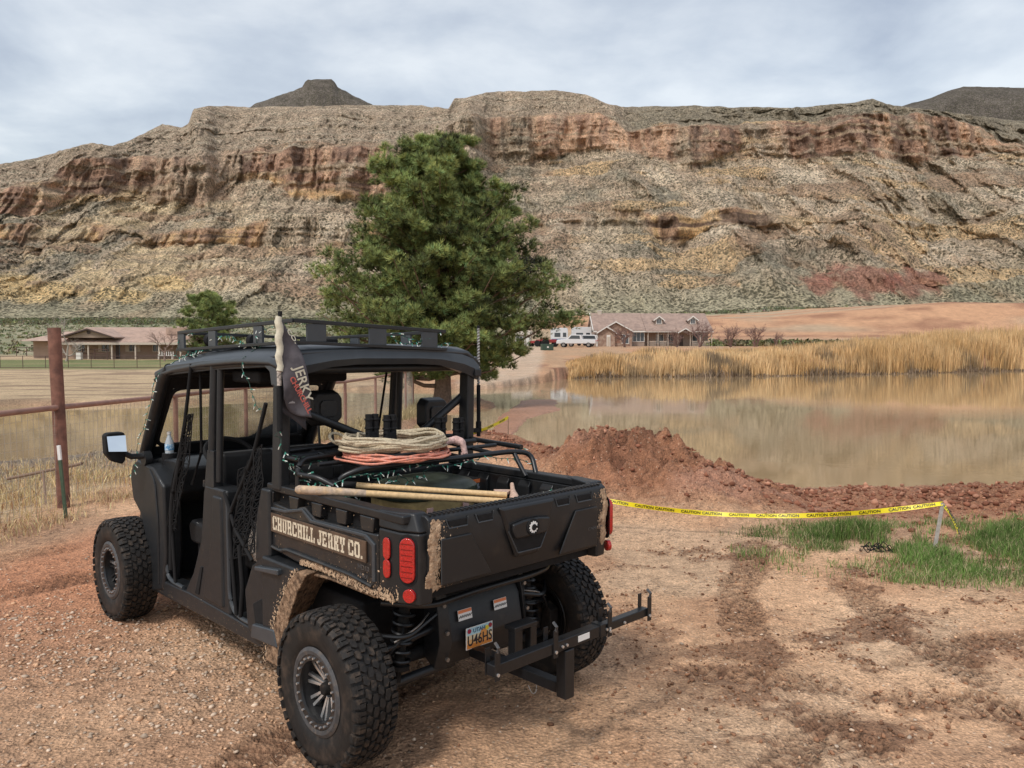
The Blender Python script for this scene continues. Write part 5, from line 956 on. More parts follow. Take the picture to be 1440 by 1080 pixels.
# windscreen frame with rounded corners and clear pane
def windscreen():
    def P(x, t): return (x, 2.93 - 0.52 * t, 1.20 + 0.66 * t)
    o0 = [P(XL + 0.03, 0), P(XR - 0.03, 0), P(XR - 0.03, 1), P(XL + 0.03, 1)]; 
    m = MB(); m.tube([P(XL + 0.10, 0.17), P(XR - 0.10, 0.17), P(XR - 0.10, 0.86), P(XL + 0.10, 0.86)], 0.016, 8, 0.09, True); f = part(m, 'windscreen', 'black_matte', smooth=True)
    m = MB(); m.add([P(XL + 0.03, -0.02), P(XR - 0.03, -0.02), P(XR - 0.10, 0.165), P(XL + 0.10, 0.165)], [(0, 1, 2, 3)]); m.add([P(XL + 0.03, 1.0), P(XR - 0.03, 1.0), P(XR - 0.10, 0.865), P(XL + 0.10, 0.865)], [(0, 1, 2, 3)])
    for a, b in ((XL + 0.02, XL + 0.105), (XR - 0.105, XR - 0.02)): m.add([P(a, 0), P(b, 0), P(b, 1), P(a, 1)], [(0, 1, 2, 3)])
    m.build('screen_surround', 'black_matte', f, solid=0.012)
    m = MB(); m.add([P(XL + 0.10, 0.17), P(XR - 0.10, 0.17), P(XR - 0.10, 0.86), P(XL + 0.10, 0.86)], [(0, 1, 2, 3)]); m.build('pane', 'clear_glass', f)
windscreen()
m = MB(); m.box(-0.05, 0.23, 2.26, 2.31, 1.76, 1.83); q = part(m, 'rear_view_mirror', 'black_matte', bevel=0.018); m = MB(); m.tube([(0.09, 2.30, 1.82), (0.09, 2.38, 1.88)], 0.012, 8); m.build('mirror_stem', 'black_matte', q)
# ceiling speakers / sun visor block
m = MB(); m.box(XL + 0.10, XR - 0.10, 1.66, 2.38, 1.905, 1.935); part(m, 'headliner', 'black_matte', bevel=0.01)
m = MB(); m.box(XL + 0.08, XC - 0.02, 1.10, 1.48, 1.84, 1.92); part(m, 'overhead_speaker', 'black_matte', bevel=0.02)
# ---- roof ----
def roof():
    ys = np.linspace(0.66, 2.52, 17); m = MB(); rows = []
    for y in ys:
        t = (y - 0.66) / 1.86; zt = np.interp(y, [0.66, 0.72, 1.2, 1.7, 2.2, 2.44, 2.52], [2.035, 2.065, 2.065, 2.04, 1.995, 1.955, 1.915]); hw = 0.735 - 0.012 * t
        row = []
        for k in range(15):
            u = -1 + 2 * k / 14; e = abs(u); x = XC + u * hw; z = zt - 0.012 - 0.022 * e ** 2 - 0.075 * max(0, (e - 0.86) / 0.14) ** 2; row.append((x, y, z))
        rows.append(row)
    V = [p for r_ in rows for p in r_]; nx = 15; m.add(V, [tuple(f) for f in grid_faces(nx, len(ys))]); r_ = part(m, 'roof', 'roof_plastic', smooth=True, solid=-0.03)
    # rear lip hanging down with the arched cut
    xs = [XC + u * 0.735 for u in (-1, -0.93, -0.80, -0.55, -0.3, 0.3, 0.55, 0.80, 0.93, 1)]; zb = [1.84, 1.865, 1.905, 1.945, 1.958, 1.955, 1.945, 1.90, 1.865, 1.84]; zt = [1.95, 1.99, 2.02, 2.035, 2.04, 2.035, 2.03, 2.015, 1.985, 1.94]
    m = MB(); V = [(x, 0.655, a) for x, a in zip(xs, zt)] + [(x, 0.640, (a * 0.45 + b * 0.55)) for x, a, b in zip(xs, zt, zb)] + [(x, 0.668, b) for x, b in zip(xs, zb)] + [(x, 0.74, b + 0.006) for x, b in zip(xs, zb)] + [(x, 0.74, a - 0.01) for x, a in zip(xs, zt)]
    n = len(xs); m.add(V, [(r * n + i, r * n + i + 1, (r + 1) % 5 * n + i + 1, (r + 1) % 5 * n + i) for r in range(5) for i in range(n - 1)] + [tuple(r * n for r in range(5)), tuple(r * n + n - 1 for r in range(5))]); m.build('roof_rear_lip', 'roof_plastic', r_, smooth=True)
    for s, X in ((-1, XL - 0.012), (1, XR + 0.012)):
        m = MB(); m.prism(0, [(0.66, 1.85), (0.78, 1.84), (0.80, 1.92), (0.90, 1.965), (1.6, 1.935), (2.2, 1.885), (2.48, 1.855), (2.53, 1.84), (2.54, 1.885), (2.3, 1.94), (1.7, 1.98), (1.2, 2.0), (0.66, 2.0)], X, X - s * 0.03); m.build('roof_edge', 'roof_plastic', r_, bevel=0.012, seg=3)
        m = MB(); m.prism(0, [(0.86, 1.945), (1.6, 1.915), (2.4, 1.86), (2.4, 1.89), (1.6, 1.945), (0.9, 1.97)], X - s * 0.012, X - s * 0.05); m.build('roof_gutter', 'cab_plastic', r_, bevel=0.004)
    m = MB(); m.box(XR - 0.035, XR + 0.02, 0.632, 0.66, 1.865, 1.915); m.build('roof_end_cap', 'cab_plastic', r_, bevel=0.008)
roof()
# ---- roof rack ----
def rack():
    x0, x1, y0, y1 = -0.62, 0.47, 0.66, 2.28; f = lambda y: np.interp(y, [y0, y1], [2.21, 2.165]); g = lambda y: np.interp(y, [y0, y1], [2.088, 2.045])
    m = MB(); pts = [(x0, y0, f(y0)), (x1, y0, f(y0) - 0.045), (x1, y1, f(y1) - 0.03), (x0, y1, f(y1))]
    for i in range(4): m.bar(pts[i], pts[(i + 1) % 4], 0.022, 0.022)
    rk = part(m, 'roof_rack', 'black_steel', bevel=0.003)
    m = MB(); pb = [(x0, y0, g(y0)), (x1, y0, g(y0) - 0.04), (x1, y1, g(y1) - 0.03), (x0, y1, g(y1))]
    for i in range(4): m.bar(pb[i], pb[(i + 1) % 4], 0.045, 0.018)
    m.build('rack_base', 'black_steel', rk, bevel=0.002)
    for y in (y1 - 0.05, 1.72, 1.08):
        for x, dz in ((x0, 0), (x1, -0.035)): m = MB(); m.box(x - 0.008, x + 0.008, y - 0.055, y + 0.055, g(y) + dz + 0.0095, f(y) + dz - 0.0115); m.build('rack_plate', 'roof_plastic', rk, bevel=0.002)
    for xa in (-0.48, -0.06, 0.34): m = MB(); dz = -0.045 * (xa - x0) / (x1 - x0); m.box(xa - 0.062, xa + 0.062, y0 - 0.008, y0 + 0.008, g(y0) + dz + 0.0095, f(y0) + dz - 0.0115); m.build('rack_plate', 'roof_plastic', rk, bevel=0.002)
    for k in range(5): y = y0 + 0.27 * (k + 1); m = MB(); m.bar((x0, y, g(y)), (x1, y, g(y) - 0.04), 0.03, 0.012); m.build('rack_slat', 'black_steel', rk, bevel=0.001)
    for x in (-0.42, -0.1, 0.2): m = MB(); m.cyl((x, y1 - 0.07, 2.115), (0, 1, 0), 0.045, 0.06, 20); m.build('spot_lamp', 'black_matte', rk, bevel=0.004)
    m = MB(); m.box(0.22, 0.44, 1.9, 2.1, 2.07, 2.13); m.build('rack_box', 'black_matte', rk, bevel=0.01)
    for x, y in ((-0.6, 0.8), (0.45, 0.8), (-0.6, 2.1), (0.45, 2.1)): m = MB(); m.box(x - 0.02, x + 0.02, y - 0.03, y + 0.03, 2.0, g(y) - 0.012); m.build('rack_foot', 'black_steel', rk, bevel=0.002)
rack()
# ---- mirrors ----
m = MB(); m.prism(1, [(-0.99, 1.43), (-0.985, 1.30), (-0.94, 1.24), (-0.875, 1.215), (-0.852, 1.24), (-0.852, 1.435), (-0.87, 1.45), (-0.97, 1.448)], 2.70, 2.78); dm = part(m, 'door_mirror', 'black_matte', bevel=0.012, seg=3)
m = MB(); m.add([(-0.978, 2.698, 1.425), (-0.974, 2.678, 1.318), (-0.862, 2.646, 1.312), (-0.862, 2.666, 1.428)], [(0, 1, 2, 3)]); m.add([(-0.862, 2.646, 1.312), (-0.862, 2.666, 1.428), (-0.862, 2.70, 1.428), (-0.862, 2.70, 1.312)], [(0, 1, 2, 3)]); m.build('mirror_glass', 'mirror_glass', dm)
m = MB(); m.tube([(-0.87, 2.74, 1.30), (-0.80, 2.74, 1.26), (XL - 0.02, 2.72, 1.26)], 0.022, 10); m.cyl((XL - 0.01, 2.72, 1.24), (1, 0, 0), 0.055, 0.05, 20); m.build('mirror_arm', 'cab_plastic', dm, smooth=True)
# ---- window nets bunched at the openings ----
def net(name, pts_top, pts_bot, n, r, seed):
    """webbing: a net hung slack between two lines"""
    q = np.random.default_rng(seed); A, B = np.array(pts_top, float), np.array(pts_bot, float); m = MB(); nr = 13; G = np.zeros((nr, n, 3))
    for i in range(nr):
        for j in range(n):
            t = i / (nr - 1); a = A[0] + (A[1] - A[0]) * j / (n - 1); b = B[0] + (B[1] - B[0]) * j / (n - 1); p = a + (b - a) * t; p = p + np.array([0.015 * math.sin(j * 2.1 + i * 0.4), 0.01 * math.sin(i * 0.9 + j), 0]) + q.normal(size=3) * 0.002; G[i, j] = p
    for j in range(n): m.tube(G[:, j], r, 4)
    for i in range(nr): m.tube(G[i], r * 0.8, 4)
    for i in range(nr - 1):
        for j in range(n - 1): m.tube([G[i, j], G[i + 1, j + 1]], r * 0.6, 3); m.tube([G[i, j + 1], G[i + 1, j]], r * 0.6, 3)
    return part(m, name, 'net_black')
net('window_net', [(XL - 0.01, 1.86, 1.62), (XL - 0.01, 1.98, 1.60)], [(XL - 0.02, 2.16, 0.80), (XL - 0.02, 2.32, 0.80)], 8, 0.0045, 1)
tb('net_strap', [(XL - 0.012, 1.87, 1.95), (XL - 0.015, 1.99, 1.55), (XL - 0.02, 2.25, 0.95), (XL - 0.015, 2.20, 0.42)], 0.012, 'net_black', 0.1)
tb('net_strap', [(XL - 0.018, 2.06, 1.30), (XL - 0.022, 2.22, 1.0), (XL - 0.02, 2.26, 0.5)], 0.018, 'net_black', 0.1)
net('window_net', [(XL - 0.01, 0.90, 1.50), (XL - 0.01, 1.16, 1.32)], [(XL - 0.015, 0.98, 0.86), (XL - 0.02, 1.34, 0.74)], 9, 0.0045, 2)
tb('net_strap', [(XL - 0.012, 0.84, 1.74), (XL - 0.015, 1.00, 1.42), (XL - 0.018, 1.33, 1.02), (XL - 0.02, 1.24, 0.42)], 0.012, 'net_black', 0.1)
tb('net_strap', [(XL - 0.012, 1.40, 1.16), (XL - 0.02, 1.24, 0.95), (XL - 0.02, 1.02, 0.80)], 0.011, 'net_black', 0.05)
tb('net_strap', [(XL - 0.014, 1.20, 0.86), (XL - 0.016, 1.16, 0.60), (XL - 0.012, 1.20, 0.42)], 0.014, 'net_black', 0.05)
# ---- bed cage: bent tubes over the bed ----
def loop(name, pts, r=0.0165): return tb(name, pts, r, 'black_steel', 0.09, 10)
cgr = loop('bed_cage', [(-0.56, 0.33, 1.27), (-0.56, 0.30, 1.36), (-0.46, 0.24, 1.405), (0.10, 0.20, 1.405), (0.60, 0.17, 1.41), (0.74, 0.13, 1.39), (0.70, 0.05, 1.27)])
def cg(pts, r=0.0165): m = MB(); m.tube(pts, r, 10, 0.08); return m.build('cage_tube', 'black_steel', cgr, smooth=True)
cg([(-0.66, 0.56, 1.27), (-0.66, 0.56, 1.40), (-0.60, 0.60, 1.435), (0.0, 0.62, 1.45), (0.68, 0.60, 1.435)]); cg([(-0.66, 0.55, 1.36), (-0.62, 0.42, 1.355), (-0.57, 0.34, 1.31)])
cg([(-0.62, 0.60, 1.43), (-0.66, 0.70, 1.44), (-0.62, 0.86, 1.45), (0.0, 0.88, 1.46), (0.70, 0.84, 1.45), (0.74, 0.6, 1.43), (0.74, 0.22, 1.42)]); cg([(-0.40, 0.24, 1.40), (-0.40, 0.86, 1.44)], 0.013); cg([(-0.08, 0.22, 1.40), (-0.08, 0.86, 1.44)], 0.013); cg([(0.24, 0.22, 1.40), (0.24, 0.86, 1.44)], 0.013); cg([(0.50, 0.20, 1.40), (0.50, 0.84, 1.44)], 0.013); cg([(0.62, 0.17, 1.405), (0.60, 0.10, 1.34), (0.58, 0.02, 1.27)], 0.0145); cg([(-0.60, 0.45, 1.42), (0.7, 0.42, 1.42)], 0.013)
# ---- tool clamps on the cage ----
for x, y, z in ((-0.24, 0.46, 1.575), (-0.13, 0.44, 1.565), (0.46, 0.70, 1.50), (0.60, 0.68, 1.49)):
    m = MB(); m.box(x - 0.035, x + 0.035, y - 0.02, y + 0.02, z - 0.06, z)
    for sg in (-1, 1): m.cyl((x + sg * 0.022, y, z + 0.045), (0, 0, 1), 0.021, 0.11, 10); m.cyl((x + sg * 0.022, y, z + 0.02), (0, 0, 1), 0.026, 0.012, 10); m.cyl((x + sg * 0.022, y, z + 0.07), (0, 0, 1), 0.026, 0.012, 10)
    m.cyl((x, y, z - 0.08), (0, 0, 1), 0.014, 0.06, 8); part(m, 'tool_clamp', 'black_matte', bevel=0.003)
# ---- whip light mast at the right rear pillar ----
m = MB(); m.tube([(0.845, 0.75, 1.44), (0.845, 0.75, 1.80)], 0.014, 10); wp = part(m, 'whip_mast', 'black_matte', smooth=True)
m = MB(); pts = [(0.845 + 0.0035 * math.cos(t), 0.75 + 0.0035 * math.sin(t), 1.80 + t * 0.40 / 120) for t in np.linspace(0, 120, 241)]; m.tube(pts, 0.0075, 6); m.build('whip_coil', mat('coil_grey', (0.30, 0.29, 0.28), 0.5, noise=0.6, nscale=90), wp, smooth=True)
m = MB(); m.cyl((0.845, 0.75, 2.205), (0, 0, 1), 0.011, 0.02, 10); m.build('whip_tip', 'black_matte', wp)
m = MB(); m.box(0.75, 0.86, 0.735, 0.765, 1.47, 1.50); m.cyl((0.845, 0.75, 1.52), (0, 0, 1), 0.02, 0.05, 10); m.build('whip_bracket', 'black_matte', wp, bevel=0.002)
# ---- rear underbody ----
def under():
    m = MB(); top, bot = 0.725, 0.36
    m.prism(0, [(-0.10, 0.44), (-0.15, 0.36), (-0.20, 0.50), (-0.17, 0.66), (-0.12, 0.74), (-0.06, 0.74)], -0.20, 0.33); g = part(m, 'rear_guard', 'cab_plastic', bevel=0.008)
    for s, x in ((-1, -0.205), (1, 0.335)):
        m = MB(); m.prism(0, [(-0.16, 0.35), (-0.215, 0.50), (-0.19, 0.66), (-0.16, 0.76), (-0.04, 0.78), (-0.04, 0.40)], x, x + s * 0.055, [(-0.12, 0.35), (-0.17, 0.50), (-0.16, 0.66), (-0.13, 0.80), (-0.04, 0.82), (-0.04, 0.40)]); m.build('guard_wing', 'cab_plastic', g, bevel=0.006)
        for z in (0.42, 0.56, 0.70): m = MB(); m.cyl((x + s * 0.028, -0.205 if z < 0.6 else -0.18, z), (0, -1, 0), 0.011, 0.012, 12); m.build('bolt', 'steel_worn', g, smooth=True)
    # two warning stickers
    for xa in (-0.10, 0.16):
        c0 = np.array([xa, -0.1915, 0.628]); m = MB(); sl = np.array([0, 0.03, 0.16]); sl /= np.linalg.norm(sl); n_ = np.array([0, -sl[2], sl[1]]); m.obox(c0 + n_ * 0.001, (1, 0, 0), sl, n_, 0.048, 0.028, 0.0012); st = m.build('warning_sticker', 'white_paint', g)
        m = MB(); m.obox(c0 + sl * 0.018 + n_ * 0.0026, (1, 0, 0), sl, n_, 0.046, 0.008, 0.0006); m.build('sticker_band', mat('sticker_orange', (0.75, 0.22, 0.08), 0.5), st)
        m = MB()
        for k in range(7): m.obox(c0 - sl * 0.008 + np.array([(k - 3) * 0.0125, 0, 0]) + n_ * 0.0026, np.array([0.8, 0, 0]) + sl * 0.6, np.array([-0.6, 0, 0]) + sl * 0.8, n_, 0.010, 0.0022, 0.0006)
        m.build('sticker_hatching', 'black_matte', st)
    # licence plate
    px, pz, py = -0.022, 0.498, -0.2225; m = MB(); m.box(px - 0.096, px + 0.096, py, py + 0.004, pz - 0.056, pz + 0.062); pl = part(m, 'licence_plate', mat('plate_white', (0.80, 0.80, 0.76), 0.35), bevel=0.0015)
    W_, H_ = 0.090, 0.052; N_ = 14
    def band(z0, z1, c, nm, x0=-W_, x1=W_): m = MB(); m.box(px + x0, px + x1, py - 0.0012, py - 0.0002, pz + z0, pz + z1); m.build(nm, mat(nm + '_print', c, 0.4), pl)
    band(-0.052, -0.028, (0.72, 0.26, 0.05), 'plate_orange'); band(-0.028, -0.004, (0.85, 0.50, 0.20), 'plate_amber'); band(-0.004, 0.020, (0.85, 0.74, 0.50), 'plate_cream'); band(0.020, 0.058, (0.45, 0.72, 0.82), 'plate_sky')
    m = MB(); m.prism(1, [(px - 0.005, pz - 0.03), (px + 0.055, pz - 0.03), (px + 0.05, pz + 0.02), (px + 0.042, pz + 0.034), (px + 0.012, pz + 0.036), (px + 0.002, pz + 0.01)], py - 0.0014, py - 0.0022); m.build('plate_arch', mat('arch_print', (0.80, 0.36, 0.10), 0.4), pl)
    Mx = lambda x, z: basis((px + x, py - 0.0034, pz + z), (1, 0, 0), (0, 0, 1)); ink = mat('plate_ink', (0.02, 0.018, 0.03), 0.4)
    text_mesh('plate_state', 'UTAH', 0.030, mat('plate_blue', (0.05, 0.12, 0.22), 0.4), pl, Mx(-0.005, 0.040), 0.0005, 0.0004, 1.1); text_mesh('plate_number', 'U46HS', 0.078, ink, pl, Mx(0, -0.012), 0.0008, 0.0008, 0.80)
    for x, c in ((-0.076, (0.35, 0.02, 0.06)), (0.076, (0.32, 0.02, 0.05)), (0.052, (0.80, 0.66, 0.05))): m = MB(); m.cyl((px + x, py - 0.003, pz + (0.044 if x != 0.052 else 0.036)), (0, 1, 0), 0.0125, 0.004, 16); m.build('plate_sticker', mat('ps%d' % int(x * 1000), c, 0.4), pl)
    # cross bar with bent tubes under the tailgate
    tb('rear_bumper_tube', [(-0.62, -0.16, 0.80), (-0.42, -0.30, 0.77), (-0.15, -0.34, 0.80), (0.25, -0.34, 0.80), (0.44, -0.30, 0.80), (0.52, -0.18, 0.80), (0.50, 0.0, 0.80)], 0.017, 'black_steel', 0.08)
    tb('rear_bumper_tube', [(-0.60, -0.18, 0.86), (0.0, -0.30, 0.865), (0.30, -0.30, 0.865)], 0.014, 'dusty_black', 0.06)
    m = MB(); m.box(-0.52, 0.62, -0.44, 0.05, 0.862, 0.905); m.box(-0.50, 0.60, -0.28, -0.22, 0.80, 0.862); m.box(-0.20, 0.34, -0.06, 0.12, 0.36, 0.86); part(m, 'rear_frame', 'black_matte', bevel=0.006)
    for k in range(9): m = MB(); a = -0.4 + k * 0.11; m.tube([(a, -0.1, 0.84), (a + 0.04, -0.22, 0.80), (a + 0.1, -0.16, 0.77)], 0.007, 6, 0.03); part(m, 'hose', 'black_matte', smooth=True)
    for s, x in ((-1, -0.44), (1, 0.46)):
        m = MB(); N_ = 150; top = np.array([x - s * 0.03, -0.10, 0.86]); bo = np.array([x + s * 0.03, -0.10, 0.42]); ax = (bo - top); pts = []
        for i in range(N_): t = i / (N_ - 1); a = t * 2 * math.pi * 9.5; pts.append(top + ax * t + 0.052 * np.array([math.cos(a), math.sin(a), 0])) 
        m.tube(pts, 0.0085, 6); part(m, 'coil_spring', 'black_steel', smooth=True)
        m = MB(); m.tube([top, bo], 0.028, 12); m.tube([bo, bo + ax * 0.18], 0.018, 8); m.cyl(bo, ax, 0.056, 0.02, 18); part(m, 'shock_absorber', 'dusty_black', smooth=True)
        m = MB(); m.tube([(x * 0.35 + 0.03, -0.12, 0.36), (x + s * 0.22, -0.03, 0.30)], 0.026, 10); m.tube([(x * 0.35 + 0.03, 0.16, 0.36), (x + s * 0.22, 0.05, 0.30)], 0.026, 10); part(m, 'lower_arm', 'cab_plastic', smooth=True)
        m = MB(); m.tube([(x * 0.4 + 0.03, -0.10, 0.58), (x + s * 0.10, -0.12, 0.54), (x + s * 0.24, -0.02, 0.50)], 0.020, 10, 0.06); part(m, 'upper_arm', 'black_steel', smooth=True)
        m = MB(); m.tube([(x * 0.3, 0.0, 0.42), (x + s * 0.02, 0, 0.40), (x + s * 0.24, 0, 0.385)], [0.045, 0.022, 0.05], 12); part(m, 'drive_shaft', 'black_matte', smooth=True)
        m = MB()
        for k in range(5): m.cyl((x - s * (0.06 - 0.016 * k), 0.0, 0.405), (1, 0, 0), 0.052 - 0.004 * (k % 2) * 3 - 0.002 * k, 0.011, 18)
        part(m, 'shaft_boot', 'dusty_black', smooth=True)
        m = MB(); m.cyl((x + s * 0.215, 0, 0.385), (1, 0, 0), 0.115, 0.008, 28); br = part(m, 'brake_disc', 'steel_worn', smooth=True); m = MB(); m.prism(0, [(-0.13, 0.34), (-0.13, 0.46), (-0.06, 0.50), (-0.04, 0.30)], x + s * 0.18, x + s * 0.25); m.box(min(x + s * .16, x + s * .25), max(x + s * .16, x + s * .25), -0.04, 0.04, 0.28, 0.52); m.build('caliper', 'dusty_black', br, bevel=0.008)
        tb('brake_hose', [(x, -0.10, 0.66), (x + s * 0.06, -0.18, 0.60), (x + s * 0.14, -0.14, 0.50), (x + s * 0.18, -0.08, 0.45)], 0.006, 'black_matte', 0.05)
        tb('brake_hose', [(x - s * 0.15, -0.12, 0.66), (x - s * 0.02, -0.20, 0.64), (x + s * 0.10, -0.16, 0.58)], 0.005, 'steel_worn', 0.05)
        m = MB(); m.tube([(x - s * .2, -0.14, 0.66), (x + s * .05, -0.20, 0.60), (x + s * 0.2, -0.06, 0.62)], 0.012, 8, 0.06); part(m, 'sway_bar', 'black_steel', smooth=True)
    # front suspension, coarse
    for s in (-1, 1):
        m = MB(); m.tube([(s * 0.2, 2.976, 0.40), (s * 0.70, 2.976, 0.36)], 0.03, 8); m.tube([(s * 0.45, 2.95, 0.90), (s * 0.62, 2.95, 0.42)], 0.045, 10); part(m, 'front_strut', 'black_matte', smooth=True)
    m = MB(); m.box(-0.45, 0.51, 3.52, 3.66, 0.48, 0.60); m.tube([(-0.40, 3.64, 0.55), (-0.40, 3.74, 0.62), (0.46, 3.74, 0.62), (0.46, 3.64, 0.55)], 0.022, 8, 0.06); part(m, 'front_bumper', 'black_steel', bevel=0.004)
under()
# ---- receiver hitch and its cross bar with four upright forks ----
def hitch():
    XH = 0.03; m = MB(); m.box(XH - 0.028, XH + 0.028, -0.80, -0.12, 0.345, 0.400); h = part(m, 'hitch_rack', 'black_steel', bevel=0.004, label='black square-tube hitch rack with upright forks')
    m = MB(); m.prism(2, [(XH - 0.032, -0.83), (XH + 0.032, -0.83), (XH + 0.032, -0.765), (XH - 0.032, -0.765)], 0.330, 0.575); m.build('upright_tube', 'black_steel', h, bevel=0.005)
    m = MB(); m.box(-0.47, 0.30, -0.82, -0.765, 0.577, 0.632); m.build('cross_bar', 'black_steel', h, bevel=0.004)
    m = MB(); m.box(0.302, 0.695, -0.815, -0.770, 0.582, 0.627); m.build('cross_bar', 'black_steel', h, bevel=0.004); m = MB(); m.box(0.27, 0.31, -0.826, -0.76, 0.572, 0.637); m.build('bar_collar', 'black_steel', h, bevel=0.003)
    for x in (-0.455, -0.07, 0.345, 0.690):
        for y, t in ((-0.823, 1), (-0.758, 0)):
            if t: m = MB(); m.prism(1, [(x - 0.016, 0.560), (x + 0.016, 0.560), (x + 0.016, 0.695), (x - 0.016, 0.695)], y - 0.004, y + 0.002)
            else: m = MB(); m.box(x - 0.014, x + 0.014, y - 0.003, y + 0.003, 0.57, 0.695)
            m.build('fork', 'black_steel', h, bevel=0.001)
        m = MB(); m.tube([(x, -0.824, 0.690), (x, -0.832, 0.712), (x + 0.004, -0.805, 0.728)], 0.008, 6); m.build('fork_tip', 'rim_ring', h)
        m = MB(); m.cyl((x, -0.829, 0.588), (0, 1, 0), 0.008, 0.008, 10); m.build('bolt', 'bright_metal', h)
    for x in (-0.02, 0.012, 0.345, 0.40, 0.47): m = MB(); m.cyl((x if x != 0.40 else 0.32, -0.826, 0.602), (0, 1, 0), 0.007, 0.008, 10); m.build('bolt', 'bright_metal', h)
    m = MB(); m.box(0.10, 0.185, -0.8225, -0.8205, 0.592, 0.622); m.build('bar_sticker', 'white_paint', h)
    # drop mount and receiver
    m = MB(); m.box(XH - 0.11, XH - 0.045, -0.46, -0.20, 0.395, 0.445); m.box(-0.058, -0.004, -0.535, -0.48, 0.43, 0.61); m.box(-0.065, 0.10, -0.54, -0.46, 0.61, 0.632); m.box(0.055, 0.10, -0.535, -0.49, 0.44, 0.61); m.build('drop_mount', 'black_steel', h, bevel=0.004)
    m = MB(); m.box(-0.050, -0.014, -0.5375, -0.5355, 0.455, 0.488); m.build('mount_sticker', 'white_paint', h)
    m = MB(); m.cyl((-0.12, -0.47, 0.43), (1, 0, 0), 0.018, 0.04, 12); m.tube([(-0.03, -0.6, 0.345), (-0.02, -0.62, 0.30), (0.02, -0.61, 0.30), (0.03, -0.6, 0.345)], 0.003, 5, 0.02); m.build('hitch_pin', 'steel_worn', h, smooth=True)
hitch()
# ---------------- things carried on and in the vehicle (placed in vehicle coordinates, top level) ----------------
VM = Matrix.Translation((UX, UY, 0)) @ Matrix.Rotation(YAW, 4, 'Z')
def on_utv(name, label, cat, loc=(0, 0, 0), group=None):
    o = empty(name, tuple(VM @ Vector(loc)), YAW, label, cat, group); return o
def stand(name, label, cat, m, mt, **k):
    o = m.build(name, mt, None, **k); o.matrix_world = VM; tag(o, label, cat); return o
mat('rope_tan', (0.52, 0.44, 0.31), 0.85, noise=0.35, nscale=60, bump=0.8, bscale=150, bdist=0.003, col2=(0.36, 0.28, 0.19), c2lo=0.5, c2hi=0.7)
mat('cord_orange', (0.72, 0.26, 0.17), 0.6, noise=0.3, nscale=40, col2=(0.55, 0.25, 0.19), c2lo=0.45, c2hi=0.65)
mat('wood_pale', (0.62, 0.42, 0.21), 0.5, noise=0.22, nscale=30); mat('wood_worn', (0.42, 0.32, 0.24), 0.8, noise=0.35, nscale=25, col2=(0.55, 0.38, 0.22), c2lo=0.45, c2hi=0.7)
mat('olive_lid', (0.045, 0.055, 0.038), 0.40, noise=0.3, nscale=9, bump=0.3, bscale=25, bdist=0.006); mat('tan_canvas', (0.36, 0.265, 0.115), 0.75, noise=0.3, nscale=12, bump=0.4, bscale=60, bdist=0.003)
mat('pink_strap', (0.55, 0.36, 0.32), 0.8); mat('wire_green', (0.010, 0.055, 0.038), 0.5); mat('bulb_white', (0.75, 0.78, 0.72), 0.2, spec=0.8); mat('bulb_green', (0.06, 0.30, 0.22), 0.4)
def coil(name, label, c, R, n, tr, mt, seed, rise, ecc=0.9, wob=0.02):
    r = np.random.default_rng(seed); root = on_utv(name, label, 'rope', c); 
    for k in range(n):
        ph, dr, dz = r.uniform(0, 6.28), r.normal() * wob, rise * (k / max(1, n - 1)); a = np.linspace(0, 2 * math.pi, 65)[:-1]; w = r.normal(size=4) * wob * 0.7
        off = r.normal(size=2) * 0.014
        rr = R + dr + w[0] * np.sin(2 * a + ph) + w[1] * np.sin(3 * a + ph * 2) + 0.004 * np.sin(11 * a + ph); z = dz + 0.010 * np.sin(2 * a + ph) + 0.007 * np.sin(5 * a + ph) + tr
        m = MB(); m.tube(np.stack([rr * np.cos(a) + off[0], rr * ecc * np.sin(a) + off[1], z], 1), tr, 7, 0, True); m.build('rope_turn', mt, root, smooth=True)
    return root
coil('cord_coil', 'coiled orange extension cord lying under the tan rope on the bed cage', (-0.12, 0.40, 1.428), 0.295, 9, 0.0065, 'cord_orange', 3, 0.022, 0.95, 0.012)
rp = coil('rope_coil', 'thick coil of tan rope lying on the bed cage behind the cab', (-0.12, 0.42, 1.472), 0.275, 14, 0.0080, 'rope_tan', 4, 0.066, 0.95, 0.020)
m = MB(); a = np.linspace(0, 2 * math.pi, 30)[:-1]; m.tube(np.stack([-0.22 + 0.05 * np.cos(a), 0.24 + 0.055 * np.sin(a), 0.05 + 0.03 * np.sin(a)], 1), 0.0085, 7, 0, True); m.build('rope_end', 'rope_tan', rp, smooth=True)
# pink towel hanging over the cage
t = on_utv('glove', 'faded pink work glove draped over the cage tube beside the rope coil', 'glove', (0.33, 0.40, 1.45))
m = MB(); m.tube([(-0.10, -0.02, 0.03), (0.0, 0, 0.035), (0.03, -0.04, 0.02), (0.035, -0.06, -0.05)], [0.02, 0.03, 0.026, 0.018], 10, 0.02); m.build('cuff', mat('glove_pink', (0.60, 0.40, 0.36), 0.9, noise=0.4, nscale=30, bump=0.8, bscale=50, bdist=0.006), t, smooth=True)
for k in range(4): m = MB(); m.tube([(0.03 + (k - 1.5) * 0.012, -0.058, -0.04), (0.03 + (k - 1.5) * 0.016, -0.064, -0.085 - 0.008 * (k % 2))], [0.008, 0.006], 7); m.build('finger', 'glove_pink', t, smooth=True)
